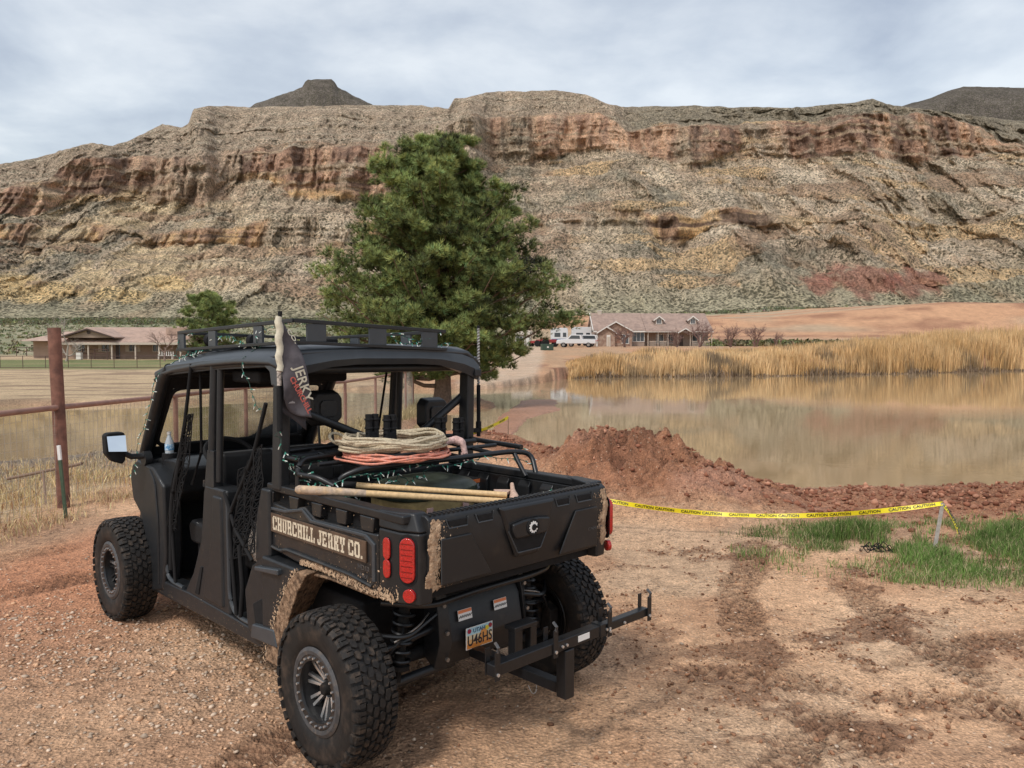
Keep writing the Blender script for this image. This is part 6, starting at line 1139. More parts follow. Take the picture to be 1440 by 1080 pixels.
# bucket-like canvas bin with a domed olive lid
b = on_utv('storage_bin', 'tan canvas bin with a domed olive lid in the front of the bed', 'bin', (0.10, 0.42, 0.94))
def sup(rx, ry, n=40, p=3.2): a = np.linspace(0, 2 * math.pi, n, endpoint=False); return [(rx * math.copysign(abs(math.cos(t)) ** (2 / p), math.cos(t)), ry * math.copysign(abs(math.sin(t)) ** (2 / p), math.sin(t))) for t in a]
m = MB(); m.prism(2, sup(0.29, 0.22), 0.0, 0.24, sup(0.305, 0.235)); m.build('bin_body', 'tan_canvas', b, bevel=0.006)
m = MB(); V = []; 
for rr, z in ((1.02, 0.24), (1.05, 0.255), (1.04, 0.285), (0.93, 0.315), (0.70, 0.335), (0.35, 0.345), (0.03, 0.347)): V += [(x * rr, y * rr, z) for x, y in sup(0.305, 0.235)]
n = 40; m.add(V, [(r * n + i, r * n + (i + 1) % n, (r + 1) * n + (i + 1) % n, (r + 1) * n + i) for r in range(6) for i in range(n)] + [tuple(range(6 * n, 7 * n)), tuple(range(n))[::-1]]); m.build('bin_lid', 'olive_lid', b, smooth=True)
for x in (-0.14, 0.13): m = MB(); m.box(x - 0.022, x + 0.022, -0.245, -0.236, 0.02, 0.20); m.build('strap', 'pink_strap', b, bevel=0.002)
bx = on_utv('battery_case', 'black case with an orange top label in the corner of the bed behind the bin', 'case', (0.50, 0.60, 0.94))
m = MB(); m.box(-0.13, 0.13, -0.11, 0.11, 0, 0.265); m.build('case_body', 'black_matte', bx, bevel=0.008)
m = MB(); m.box(-0.125, 0.125, -0.1135, -0.1105, 0.235, 0.258); m.build('label_band', mat('label_orange', (0.75, 0.20, 0.06), 0.5), bx); m = MB(); m.box(-0.120, 0.120, -0.1128, -0.1103, 0.07, 0.232); m.build('label_face', mat('label_print', (0.045, 0.05, 0.055), 0.4, col2=(0.30, 0.33, 0.36), nscale=42, c2lo=0.55, c2hi=0.60), bx)
# axe and pick with long wooden handles
def tool(name, label, p, q, r0, grip, wood, worn):
    p, q = np.array(p, float), np.array(q, float); root = on_utv(name, label, 'tool', tuple(p)); d = q - p
    m = MB(); m.tube([d * 0, d * 0.02, d * 0.3, d * 0.7, d], [r0 * 0.85, r0 * 1.1, r0, r0 * 0.92, r0 * 1.0], 14); m.build('handle', wood, root, smooth=True)
    if grip: m = MB(); m.tube([d * -0.004, d * 0.21], r0 * 1.16, 14); m.build('grip', 'black_matte', root, smooth=True)
    else: m = MB(); m.tube([d * -0.02, d * -0.005, d * 0.14, d * 0.30], [r0 * 0.7, r0 * 1.25, r0 * 1.28, r0 * 1.02], 14); m.build('handle_butt', worn, root, smooth=True)
    return root, d
t1, d1 = tool('axe', 'pale wooden tool handle with a black grip lying across the bed rail', (-0.60, 0.46, 1.318), (0.10, -0.31, 1.262), 0.0165, True, 'wood_pale', None)
t2, d2 = tool('pick', 'worn grey-ended wooden pick handle lying lowest across the bed rail', (-0.76, 0.365, 1.312), (0.13, -0.36, 1.225), 0.0185, False, 'wood_pale', 'wood_worn')
u = d2 / np.linalg.norm(d2); v = np.array([-u[1], u[0], 0.0]); m = MB(); e = d2 * 0.985
m.tube([e - v * 0.13 + np.array([0, 0, -0.05]), e - v * 0.06, e + np.array([0, 0, 0.028]), e + v * 0.07 + np.array([0, 0, 0.040]), e + v * 0.14 + np.array([0, 0, 0.075])], [0.010, 0.017, 0.026, 0.018, 0.011], 10, 0.03); m.build('pick_head', mat('rusty_dust', (0.50, 0.34, 0.26), 0.9, noise=0.3, nscale=30), t2, smooth=True)
u = d1 / np.linalg.norm(d1); v = np.array([-u[1], u[0], 0.0]); e = d1 * 0.97; m = MB(); m.prism(2, [(e[0] + v[0] * 0.0 - u[0] * 0.03, e[1] - u[1] * 0.03), (e[0] + u[0] * 0.03, e[1] + u[1] * 0.03), (e[0] + v[0] * 0.10 + u[0] * 0.05, e[1] + v[1] * 0.10 + u[1] * 0.05), (e[0] + v[0] * 0.10 - u[0] * 0.05, e[1] + v[1] * 0.10 - u[1] * 0.05)], e[2] - 0.006, e[2] + 0.012); m.build('axe_head', 'rusty_dust', t1, bevel=0.004)
# water bottle in the dash cup holder
m = MB(); m.lathe([(0.001, 0.0), (0.030, 0.0), (0.032, 0.01), (0.0305, 0.05), (0.032, 0.085), (0.031, 0.11), (0.016, 0.155), (0.013, 0.160), (0.013, 0.175)], 2, sides=24)
bt = on_utv('water_bottle', 'clear plastic water bottle with a blue label standing in the dash cup holder', 'bottle', (XL + 0.12, 2.62, 1.245))
m.build('bottle_body', mat('clear_plastic', (0.72, 0.80, 0.86), 0.08, spec=0.6, trans=0.35), bt, smooth=True)
m = MB(); m.lathe([(0.0325, 0.055), (0.0328, 0.058), (0.0328, 0.098), (0.0322, 0.10)], 2, sides=24); m.build('bottle_label', mat('label_blue', (0.10, 0.30, 0.55), 0.4, col2=(0.6, 0.75, 0.85), nscale=60), bt, smooth=True)
m = MB(); m.cyl((0, 0, 0.182), (0, 0, 1), 0.0155, 0.018, 18); m.build('bottle_cap', 'white_paint', bt, bevel=0.001)
# woven sack hanging in the rear doorway
sk = on_utv('mesh_sack', 'grey woven sack slumped in the rear doorway behind the net', 'bag', (XL + 0.045, 1.10, 0.80))
m = MB(); m.lathe([(0.02, -0.02), (0.075, 0.0), (0.10, 0.07), (0.10, 0.15), (0.075, 0.22), (0.03, 0.26)], 2, sides=20); ob = m.build('sack_body', mat('sack_weave', (0.22, 0.19, 0.165), 0.9, col2=(0.42, 0.36, 0.31), nscale=130, c2lo=0.45, c2hi=0.55, bump=0.8, bscale=150, bdist=0.004), sk, smooth=True); ob.rotation_euler = (0.35, 0.1, 0); ob.scale = (0.55, 1.0, 1.0)
# flag on its pole at the left rear pillar
fl = on_utv('flag', 'dark grey flag with white and red lettering on a pole at the left rear pillar', 'flag', (0, 0, 0))
m = MB(); m.tube([(-0.745, 0.60, 1.60), (-0.745, 0.60, 1.84)], 0.016, 12); m.tube([(-0.745, 0.60, 1.84), (-0.735, 0.60, 2.24)], 0.010, 10); m.build('pole', 'black_matte', fl, smooth=True)
m = MB(); pz = np.linspace(1.93, 2.225, 12); m.tube([(-0.744 + 0.006 * math.sin(k * 1.7), 0.596, z) for k, z in enumerate(pz)], [0.019, 0.017, 0.020, 0.018, 0.021, 0.019, 0.022, 0.016], 10); sl = m.build('flag_sleeve', mat('sleeve_cream', (0.62, 0.58, 0.46), 0.85, noise=0.2, nscale=20), fl, smooth=True)
m = MB(); m.cyl((-0.735, 0.60, 2.245), (0, 0, 1), 0.012, 0.02, 12); m.build('pole_cap', 'black_matte', fl)
m = MB(); m.tube([(-0.745, 0.60, 1.93), (-0.744, 0.60, 1.85)], 0.0125, 10); m.build('pole_tape', mat('tape_worn', (0.55, 0.48, 0.42), 0.8, col2=(0.1, 0.09, 0.08), nscale=50), fl, smooth=True)
def flag_pt(s, t):
    """s 0..1 down the hoist, t 0..1 outward; the cloth droops to a long point"""
    hoist = np.array([-0.735, 0.592, 2.21 - 0.43 * s]); drop = np.array([0.17, -0.02, 1.72]) * 0
    tip = np.array([-0.565 - 0.02 * s, 0.575, 1.665 + 0.005 * s]); e = hoist * (1 - t) + tip * t
    bow = math.sin(math.pi * t) ; e = e + np.array([0.045 * bow * (1 - s) - 0.01 * bow, 0.022 * math.sin(7 * t + 5 * s) * (1 - t * 0.5) - 0.02 * math.sin(3.1 * s) * t, 0.075 * bow * (1 - s) - 0.03 * bow * s]); return e
N1, N2 = 16, 22; V = [flag_pt(i / (N1 - 1), j / (N2 - 1)) for i in range(N1) for j in range(N2)]; m = MB(); m.add(V, [tuple(f) for f in grid_faces(N2, N1)]); clo = m.build('flag_cloth', mat('flag_grey', (0.095, 0.085, 0.095), 0.85, noise=0.2, nscale=8, col2=(0.05, 0.045, 0.05), c2lo=0.5, c2hi=0.7), fl, smooth=True, solid=0.0015)
V = []
for i in range(10):
    for j in range(10):
        s, t = i / 9, j / 9; w = 0.135 * (1 - 0.25 * s); V.append((-0.735 + w * t + 0.05 * s * t, 0.604 + 0.012 * math.sin(6 * t), 1.90 - 0.20 * s + 0.01 * math.sin(5 * t) - 0.055 * t - 0.04 * t * s))
m = MB(); m.add(V, [tuple(f) for f in grid_faces(10, 10)]); m.build('flag_fold', mat('flag_dark', (0.045, 0.04, 0.045), 0.9, noise=0.2, nscale=8), fl, smooth=True, solid=0.0015)
def flag_text(txt, s, t0, t1, size, mt, skew=0):
    p, q = flag_pt(s, t0), flag_pt(s, t1); c = (p + q) / 2; up = flag_pt(max(0, s - 0.3), (t0 + t1) / 2) - c; text_mesh('flag_lettering', txt, size, mt, fl, basis((c[0], c[1] - 0.016, c[2]), tuple(q - p), tuple(up)), 0.0008, 0.001, 1.0)
flag_text('JERKY', 0.30, 0.30, 0.90, 0.078, MATS['sleeve_cream']); flag_text('CHURCHILL', 0.62, 0.22, 0.88, 0.042, mat('flag_red', (0.55, 0.12, 0.09), 0.7)); flag_text('CO.', 0.02, 0.12, 0.36, 0.05, MATS['sleeve_cream'])
text_mesh('flag_lettering', 'CH', 0.075, mat('flag_light', (0.35, 0.33, 0.33), 0.8), fl, basis((-0.675, 0.592, 1.80), (0, 0, -1), (1, 0, 0)), 0.0008, 0.001, 1.0)
# string lights wound round the rack, pillars and cage
SLR = on_utv('string_lights', 'green wired mini string lights wound round the roof rack, pillars and bed cage', 'string lights')
bulb_me = None
def strand(pts, seed, wig=0.018, step=0.012, every=0.055, drop=0.03):
    global bulb_me
    r = np.random.default_rng(seed); P = round_path(np.array(pts, float), 0.08); L = np.concatenate([[0], np.cumsum(np.linalg.norm(np.diff(P, axis=0), axis=1))]); s = np.arange(0, L[-1], step)
    Q = np.stack([np.interp(s, L, P[:, i]) for i in range(3)], 1); w = np.cumsum(r.normal(size=Q.shape), 0) * 0.25; w = w - np.stack([np.convolve(w[:, i], np.ones(15) / 15, 'same') for i in range(3)], 1); w = w / (np.abs(w).max() + 1e-6) * wig
    sag = -drop * np.abs(np.sin(s / 0.16)) ; Q = Q + w; Q[:, 2] += sag; m = MB(); m.tube(Q, 0.0021, 4); m.build('wire', 'wire_green', SLR)
    if bulb_me is None:
        b_ = MB(); b_.cyl((0, 0, -0.008), (0, 0, 1), 0.0032, 0.014, 5); b_.build('bulb', 'wire_green', SLR); q = bpy.data.objects['bulb']; me = q.data
        c2 = MB(); c2.cyl((0, 0, -0.008), (0, 0, 1), 0.0036, 0.016, 5); c2.cyl((0, 0, -0.026), (0, 0, 1), 0.0026, 0.020, 5, 0.0030); me2 = bpy.data.meshes.new('bulb'); me2.from_pydata(c2.v, [], c2.f); me2.materials.append(MATS['bulb_green']); me2.materials.append(MATS['bulb_white'])
        for i, p in enumerate(me2.polygons): p.material_index = 0 if i < 7 else 1
        bulb_me = me2; bpy.data.objects.remove(q)
    for d in np.arange(every / 2, L[-1], every):
        i = min(len(Q) - 1, int(d / step)); o = bpy.data.objects.new('bulb', bulb_me); link(o); o.parent = SLR; o.location = Q[i]; o.rotation_euler = (r.uniform(-1.6, 1.6), r.uniform(-1.6, 1.6), 0)
strand([(-0.60, 0.30, 1.33), (-0.50, 0.24, 1.40), (0.10, 0.185, 1.40), (0.60, 0.155, 1.40), (0.74, 0.11, 1.36)], 1, 0.03, drop=0.03, every=0.045)
strand([(-0.44, 0.23, 1.38), (-0.10, 0.18, 1.37), (0.02, 0.18, 1.36)], 2, 0.05, drop=0.06, every=0.03)
strand([(-0.715, 0.68, 1.60), (-0.71, 0.66, 1.47), (-0.66, 0.56, 1.40), (-0.64, 0.50, 1.34), (-0.58, 0.36, 1.29)], 3, 0.035, every=0.035)
strand([(-0.66, 0.60, 1.45), (-0.5, 0.62, 1.44), (-0.2, 0.62, 1.45)], 4, 0.03, every=0.05); strand([(-0.65, 0.54, 1.40), (-0.62, 0.42, 1.36), (-0.56, 0.33, 1.30), (-0.50, 0.25, 1.28)], 9, 0.035, every=0.03)
strand([(0.74, 0.80, 1.46), (0.76, 0.40, 1.44), (0.74, 0.14, 1.40), (0.70, 0.05, 1.30), (0.68, -0.02, 1.20), (0.60, -0.20, 1.22), (0.45, -0.38, 1.29)], 5, 0.02, every=0.07)
strand([(-0.62, 0.66, 2.22), (-0.62, 1.06, 2.19), (-0.63, 1.10, 2.06), (-0.72, 1.12, 1.99), (-0.715, 1.04, 1.90), (-0.71, 0.98, 1.80), (-0.71, 0.92, 1.72), (-0.70, 0.85, 1.66)], 6, 0.03, every=0.06)
strand([(-0.62, 1.10, 2.20), (-0.62, 1.05, 2.08), (-0.62, 1.7, 2.17), (-0.62, 1.76, 2.07), (-0.64, 1.95, 2.04), (-0.66, 2.25, 2.02), (-0.62, 2.26, 2.17), (-0.60, 2.0, 2.19)], 7, 0.03, every=0.05)
strand([(-0.60, 2.26, 2.16), (-0.61, 2.2, 2.05), (-0.64, 1.9, 2.03), (-0.63, 2.1, 2.04), (-0.66, 2.35, 1.97), (-0.72, 2.44, 1.88), (-0.73, 2.52, 1.72), (-0.735, 2.66, 1.50), (-0.74, 2.80, 1.34), (-0.73, 2.86, 1.22), (-0.74, 2.93, 1.08)], 8, 0.028, every=0.055)
strand([(0.44, 0.66, 2.16), (0.30, 0.655, 2.13), (0.12, 0.655, 2.11), (0.0, 0.66, 2.16), (0.40, 0.66, 2.10), (0.56, 0.70, 2.12)], 10, 0.025, every=0.04)
strand([(-0.60, 0.40, 1.285), (-0.54, 0.30, 1.29), (-0.50, 0.18, 1.30), (-0.60, 0.14, 1.25)], 11, 0.03, every=0.03)
# ---------------- the two houses and the far yard ----------------
mat('shingle_brown', (0.36, 0.255, 0.205), 0.85, noise=0.18, nscale=1.2, col2=(0.28, 0.20, 0.165), c2lo=0.45, c2hi=0.65); mat('shingle_red', (0.46, 0.32, 0.25), 0.85, noise=0.18, nscale=1.0, col2=(0.37, 0.26, 0.21), c2lo=0.45, c2hi=0.65)
mat('trim_white', (0.70, 0.67, 0.62), 0.6); mat('trim_cream', (0.52, 0.44, 0.36), 0.7); mat('siding_tan', (0.34, 0.265, 0.215), 0.85, noise=0.1, nscale=2); mat('stone_brown', (0.27, 0.17, 0.125), 0.9, col2=(0.40, 0.29, 0.22), nscale=2.2, c2lo=0.42, c2hi=0.6, bump=0.6, bscale=3, bdist=0.05)
mat('stucco_brown', (0.35, 0.255, 0.195), 0.9, noise=0.12, nscale=0.7); mat('window_dark', (0.05, 0.06, 0.07), 0.08, spec=0.8); mat('door_dark', (0.06, 0.035, 0.028), 0.5); mat('brick_far', (0.36, 0.2, 0.14), 0.9)
def window(parent, x, y, z0, w, h, shut=None, frame='trim_white', panes=2):
    """frame set proud of a wall facing -y; a dark pane, a muntin and optional shutters"""
    m = MB(); t = 0.09
    m.box(x - w / 2 - t, x - w / 2, y - 0.08, y + 0.02, z0 - t, z0 + h + t); m.box(x + w / 2, x + w / 2 + t, y - 0.08, y + 0.02, z0 - t, z0 + h + t); m.box(x - w / 2, x + w / 2, y - 0.08, y + 0.02, z0 - t, z0); m.box(x - w / 2, x + w / 2, y - 0.08, y + 0.02, z0 + h, z0 + h + t)
    for k in range(1, panes): xx = x - w / 2 + w * k / panes; m.box(xx - 0.025, xx + 0.025, y - 0.05, y - 0.02, z0, z0 + h)
    f = m.build('window', frame, parent); m = MB(); m.box(x - w / 2, x + w / 2, y - 0.015, y - 0.004, z0, z0 + h); m.build('pane', 'window_dark', f)
    if shut:
        for s in (-1, 1): m = MB(); cx = x + s * (w / 2 + t + 0.22); m.box(cx - 0.2, cx + 0.2, y - 0.05, y - 0.003, z0 - 0.05, z0 + h + 0.05); m.build('shutter', shut, f)
    return f
def courses(parent, name, mt, x0, x1, ya, za, yb, zb, n, k=0.0):
    """shingle courses: overlapping strips up a roof plane, each course one part"""
    for i in range(n):
        t0, t1 = i / n, (i + 1.12) / n; m = MB(); P = lambda t, o: (ya + (yb - ya) * t, za + (zb - za) * t + o); a, b, c, d = P(t0, 0.05), P(min(t1, 1), 0.02), P(min(t1, 1), -0.06), P(t0, -0.03)
        dx = k * (t0 + t1) / 2
        m.prism(0, [a, b, c, d], x0 + dx, x1 - dx); m.build(name, mt, parent)
def right_house():
    y = 130.0; g = 2.35; S_ = 130 / FPX; X = lambda px: (px - 720) * S_; Zr = lambda row: CAM_H + (492 - row) * S_
    h = empty('stone_house', (0, 0, 0), 0, 'tan roofed house with a stone front gable and two dormers beyond the reeds', 'house')
    def box(n, mt, *a, **k): m = MB(); m.box(*a); return m.build(n, mt, h, **k)
    xl, xs, xr = X(834), X(906), X(1001); eL, rL = Zr(463.5), Zr(438.5)
    box('wall', 'siding_tan', xl + 0.3, xs, y, y + 11, g - 0.3, eL); box('wall', 'siding_tan', xs, xr - 0.3, y + 1.6, y + 11, g - 0.3, eL - 0.05)
    rf = MB(); rf.prism(0, [(y - 0.5, eL - 0.10), (y + 5.5, rL), (y + 11.5, eL - 0.10), (y + 11.5, eL - 0.28), (y + 5.5, rL - 0.2), (y - 0.5, eL - 0.28)], xl, xs + 0.1); r1 = rf.build('roof', 'shingle_brown', h)
    courses(r1, 'shingle_course', 'shingle_brown', xl + 0.02, xs + 0.08, y - 0.5, eL - 0.10, y + 5.5, rL, 14)
    rf = MB(); rf.prism(0, [(y - 0.9, eL - 0.25), (y + 5.3, rL - 0.05), (y + 11.5, eL - 0.2), (y + 11.5, eL - 0.4), (y + 5.3, rL - 0.25), (y - 0.9, eL - 0.42)], xs + 0.12, xr); r2 = rf.build('roof', 'shingle_brown', h)
    courses(r2, 'shingle_course', 'shingle_brown', xs + 0.14, xr - 0.02, y - 0.9, eL - 0.25, y + 5.3, rL - 0.05, 14)
    for a, b in ((xl, xs + 0.1), (xs + 0.12, xr)): m = MB(); m.box(a, b, y - (0.55 if a == xl else 0.95), y - (0.5 if a == xl else 0.9), eL - 0.45, eL - (0.22 if a == xl else 0.36)); m.build('fascia', 'trim_white', h)
    # left gable wall end
    m = MB(); m.prism(0, [(y, eL - 0.3), (y + 11, eL - 0.3), (y + 5.5, rL - 0.25)], xl + 0.3, xl + 0.45); m.build('gable_end', 'siding_tan', h)
    m = MB(); m.prism(0, [(y - 0.5, eL - 0.33), (y + 5.5, rL - 0.20), (y + 5.5, rL + 0.06), (y - 0.5, eL - 0.08)], xl - 0.12, xl - 0.02); m.build('barge_board', 'trim_white', h)
    # stone front gable with door
    def gable(x0, x1, zr, ze, yf, mt, nm, over=0.25):
        xc = (x0 + x1) / 2; m = MB(); m.prism(1, [(x0, g - 0.3), (x1, g - 0.3), (x1, ze), (xc, zr - 0.2), (x0, ze)], yf, y + 0.2); w = m.build('wall', mt, h)
        for s in (-1, 1):
            xe = xc + s * ((x1 - x0) / 2 + over); ze2 = ze - (zr - ze) * over / ((x1 - x0) / 2)
            m = MB(); m.prism(1, [(xc, zr), (xe, ze2), (xe, ze2 - 0.16), (xc, zr - 0.16)], yf - 0.35, y + 2.6); rr = m.build('roof', 'shingle_brown', h)
            m = MB(); m.prism(1, [(xc, zr - 0.05), (xe, ze2 - 0.05), (xe, ze2 - 0.26), (xc, zr - 0.26)], yf - 0.42, yf - 0.352); m.build('barge_board', 'trim_white', rr)
        return w
    gable(X(841), X(886), Zr(452), Zr(464.5), y - 1.8, 'stone_brown', 'g'); gable(X(838.5), X(862), Zr(459), Zr(466.5), y - 2.4, 'stone_brown', 'g')
    m = MB(); m.box(X(850.5), X(855.5), y - 2.47, y - 2.41, g, Zr(471.5)); d = m.build('door', 'trim_white', h); m = MB(); m.box(X(851.2), X(854.8), y - 2.50, y - 2.475, g + 0.2, Zr(474)); m.build('door_panel', 'trim_cream', d)
    m = MB(); m.box(X(836), X(838.4), y - 2.3, y - 2.0, g, Zr(471)); m.build('downpipe', 'trim_white', h)
    # stone blocks read individually on the gable: proud quoins at its corners
    q = np.random.default_rng(3)
    for xx in np.arange(X(863), X(885), 0.52):
        for zz in np.arange(g, Zr(466), 0.40):
            if abs(xx - X(877)) < 0.7 and Zr(483) < zz < Zr(472): continue
            m = MB(); w = q.uniform(0.2, 0.25); m.box(xx - w, xx + w, y - 1.8 - q.uniform(0.02, 0.06), y - 1.801, zz, zz + 0.35); m.build('stone', 'stone_brown' if q.random() < 0.6 else 'brick_far', h)
    window(h, X(877), y - 1.86, Zr(483), 1.0, 1.4); window(h, X(897.5), y - 0.0, Zr(480), 1.8, 1.45, None, 'trim_white', 3)
    window(h, X(930), y + 1.6, Zr(482), 1.1, 1.4); window(h, X(945), y + 1.6, Zr(482), 1.1, 1.4); window(h, X(983), y + 1.6, Zr(482), 1.5, 1.5)
    m = MB(); m.box(X(958), X(963), y + 1.50, y + 1.59, g, Zr(471)); m.build('door', 'door_dark', h)
    # porch: floor, posts, rail, small gable
    box('porch_floor', 'trim_cream', xs + 0.1, xr - 0.2, y - 0.7, y + 1.6, g - 0.3, g + 0.25)
    for px in (910, 924, 938, 952, 969, 983, 999): m = MB(); m.box(X(px) - 0.055, X(px) + 0.055, y - 0.70, y - 0.59, g + 0.25, eL - 0.45); m.build('porch_post', 'trim_cream', h)
    for a, b in ((912, 922), (926, 936), (971, 981), (985, 997)):
        m = MB(); m.box(X(a), X(b), y - 0.68, y - 0.62, g + 1.05, g + 1.13); rl = m.build('porch_rail', 'trim_cream', h)
        for px in np.arange(a + 1, b, 1.6): m = MB(); m.box(X(px) - 0.03, X(px) + 0.03, y - 0.67, y - 0.63, g + 0.25, g + 1.05); m.build('baluster', 'trim_cream', rl)
    xc = X(961); 
    for s in (-1, 1):
        m = MB(); m.prism(1, [(xc, Zr(461)), (xc + s * 1.25, Zr(467)), (xc + s * 1.25, Zr(468.5)), (xc, Zr(462.5))], y - 1.5, y + 1.2); rr = m.build('roof', 'shingle_brown', h); m = MB(); m.prism(1, [(xc, Zr(461.5)), (xc + s * 1.25, Zr(467.5)), (xc + s * 1.25, Zr(469.3)), (xc, Zr(463.3))], y - 1.56, y - 1.502); m.build('barge_board', 'trim_white', rr)
    # dormers
    for px in (928, 976):
        xc = X(px); yd = y + 1.2; zb, ze, zr = Zr(455.5), Zr(448.2), Zr(443.6)
        m = MB(); m.prism(1, [(xc - 0.68, zb - 0.4), (xc + 0.68, zb - 0.4), (xc + 0.68, ze), (xc, zr - 0.1), (xc - 0.68, ze)], yd, yd + 4); d = m.build('dormer', 'siding_tan', h)
        for s in (-1, 1): m = MB(); m.prism(1, [(xc, zr), (xc + s * 0.95, ze - 0.18), (xc + s * 0.95, ze - 0.30), (xc, zr - 0.12)], yd - 0.25, yd + 4); m.build('dormer_roof', 'shingle_brown', d); m = MB(); m.prism(1, [(xc, zr - 0.03), (xc + s * 0.95, ze - 0.21), (xc + s * 0.95, ze - 0.42), (xc, zr - 0.24)], yd - 0.32, yd - 0.252); m.build('dormer_trim', 'trim_white', d)
        m = MB(); m.box(xc - 0.42, xc + 0.42, yd - 0.06, yd - 0.002, zb - 0.02, ze + 0.05); m.build('dormer_frame', 'trim_white', d); m = MB(); m.box(xc - 0.32, xc - 0.03, yd - 0.08, yd - 0.062, zb + 0.08, ze - 0.04); m.box(xc + 0.03, xc + 0.32, yd - 0.08, yd - 0.062, zb + 0.08, ze - 0.04); m.build('dormer_pane', 'window_dark', d)
    m = MB(); m.box(X(845), X(850.5), y + 5.0, y + 5.9, rL - 0.9, Zr(435.5)); c = m.build('chimney', 'trim_cream', h); m = MB(); m.box(X(844.6), X(851), y + 4.95, y + 5.95, Zr(435.5), Zr(434.7)); m.build('chimney_cap', 'trim_white', c)
right_house()
def left_house():
    y = 100.0; g = 0.80; S_ = y / FPX; X = lambda px: (px - 720) * S_; Zr = lambda row: CAM_H + (492 - row) * S_
    h = empty('ranch_house', (0, 0, 0), 0, 'long low brown ranch house with a red shingle roof and porch at the left', 'house')
    ze, zr = Zr(481.5), Zr(458.5); xl, xr = X(85), X(268)
    def box(n, mt, *a, **k): m = MB(); m.box(*a); return m.build(n, mt, h, **k)
    box('wall', 'stucco_brown', xl, xr, y + 1.8, y + 12, g - 0.3, ze); box('wall', 'stucco_brown', X(26), xl + 0.01, y + 3.2, y + 11, g - 0.3, Zr(479.5))
    m = MB(); m.prism(0, [(y - 0.6, ze - 0.05), (y + 6.5, zr), (y + 13.5, ze), (y + 13.5, ze - 0.2), (y + 6.5, zr - 0.2), (y - 0.6, ze - 0.25)], X(84), xr + 0.5); r1 = m.build('roof', 'shingle_red', h); courses(r1, 'shingle_course', 'shingle_red', X(84) + 0.02, xr + 0.48, y - 0.6, ze - 0.05, y + 6.5, zr, 16)
    # hipped wing at the left
    m = MB(); zw, zt = Zr(479.2), Zr(464.5); m.add([(X(17), y + 1.5, zw), (X(112), y + 1.5, zw), (X(112), y + 12, zw), (X(17), y + 12, zw), (X(52), y + 6.7, zt), (X(112), y + 6.7, zt)], [(0, 1, 5, 4), (1, 2, 5), (2, 3, 4, 5), (3, 0, 4), (0, 3, 2, 1)]); m.build('roof', 'shingle_red', h)
    m = MB(); m.prism(0, [(y + 2.5, Zr(460)), (y + 8.5, Zr(455)), (y + 13, Zr(462)), (y + 13, Zr(470)), (y + 2.5, Zr(470))], X(222), xr + 0.5); m.build('roof', 'shingle_red', h)
    # front gable
    xc = X(130)
    m = MB(); m.prism(1, [(X(96), Zr(475)), (X(163), Zr(475)), (xc, Zr(463.8))], y - 0.7, y + 6); m.build('wall', 'stucco_brown', h)
    for s, xe in ((-1, X(89)), (1, X(168))):
        m = MB(); m.prism(1, [(xc, Zr(461.5)), (xe, Zr(474)), (xe, Zr(475.6)), (xc, Zr(463.4))], y - 1.1, y + 6.2); r2 = m.build('roof', 'shingle_red', h); m = MB(); m.prism(1, [(xc, Zr(462.2)), (xe, Zr(474.5)), (xe, Zr(476.3)), (xc, Zr(464.2))], y - 1.16, y - 1.102); m.build('barge_board', 'door_dark', r2)
    m = MB(); m.cyl((xc, y - 0.73, Zr(467.5)), (0, 1, 0), 0.24, 0.05, 20); m.build('gable_vent', 'door_dark', h)
    m = MB(); m.box(X(84), xr + 0.5, y - 0.66, y - 0.602, ze - 0.30, ze - 0.02); m.build('fascia', 'trim_cream', h)
    for px in (127, 160, 193, 226, 256): m = MB(); m.box(X(px) - 0.08, X(px) + 0.08, y - 0.45, y - 0.29, g, ze - 0.25); m.build('porch_post', 'trim_cream', h)
    for px in (104.5, 139, 178, 212, 250): window(h, X(px), y + 1.8, Zr(494), 0.9, 0.95, 'trim_cream' if px in (178, 139) else None, 'trim_cream')
    m = MB(); m.box(X(153.5), X(158), y + 1.74, y + 1.795, g, Zr(484.5)); d = m.build('door', 'door_dark', h); m = MB(); m.box(X(158.3), X(159.4), y + 1.74, y + 1.795, g, Zr(484.5)); m.build('sidelight', 'window_dark', d)
    box('porch_floor', 'trim_cream', X(88), xr, y - 0.5, y + 1.79, g - 0.3, g + 0.06)
left_house()
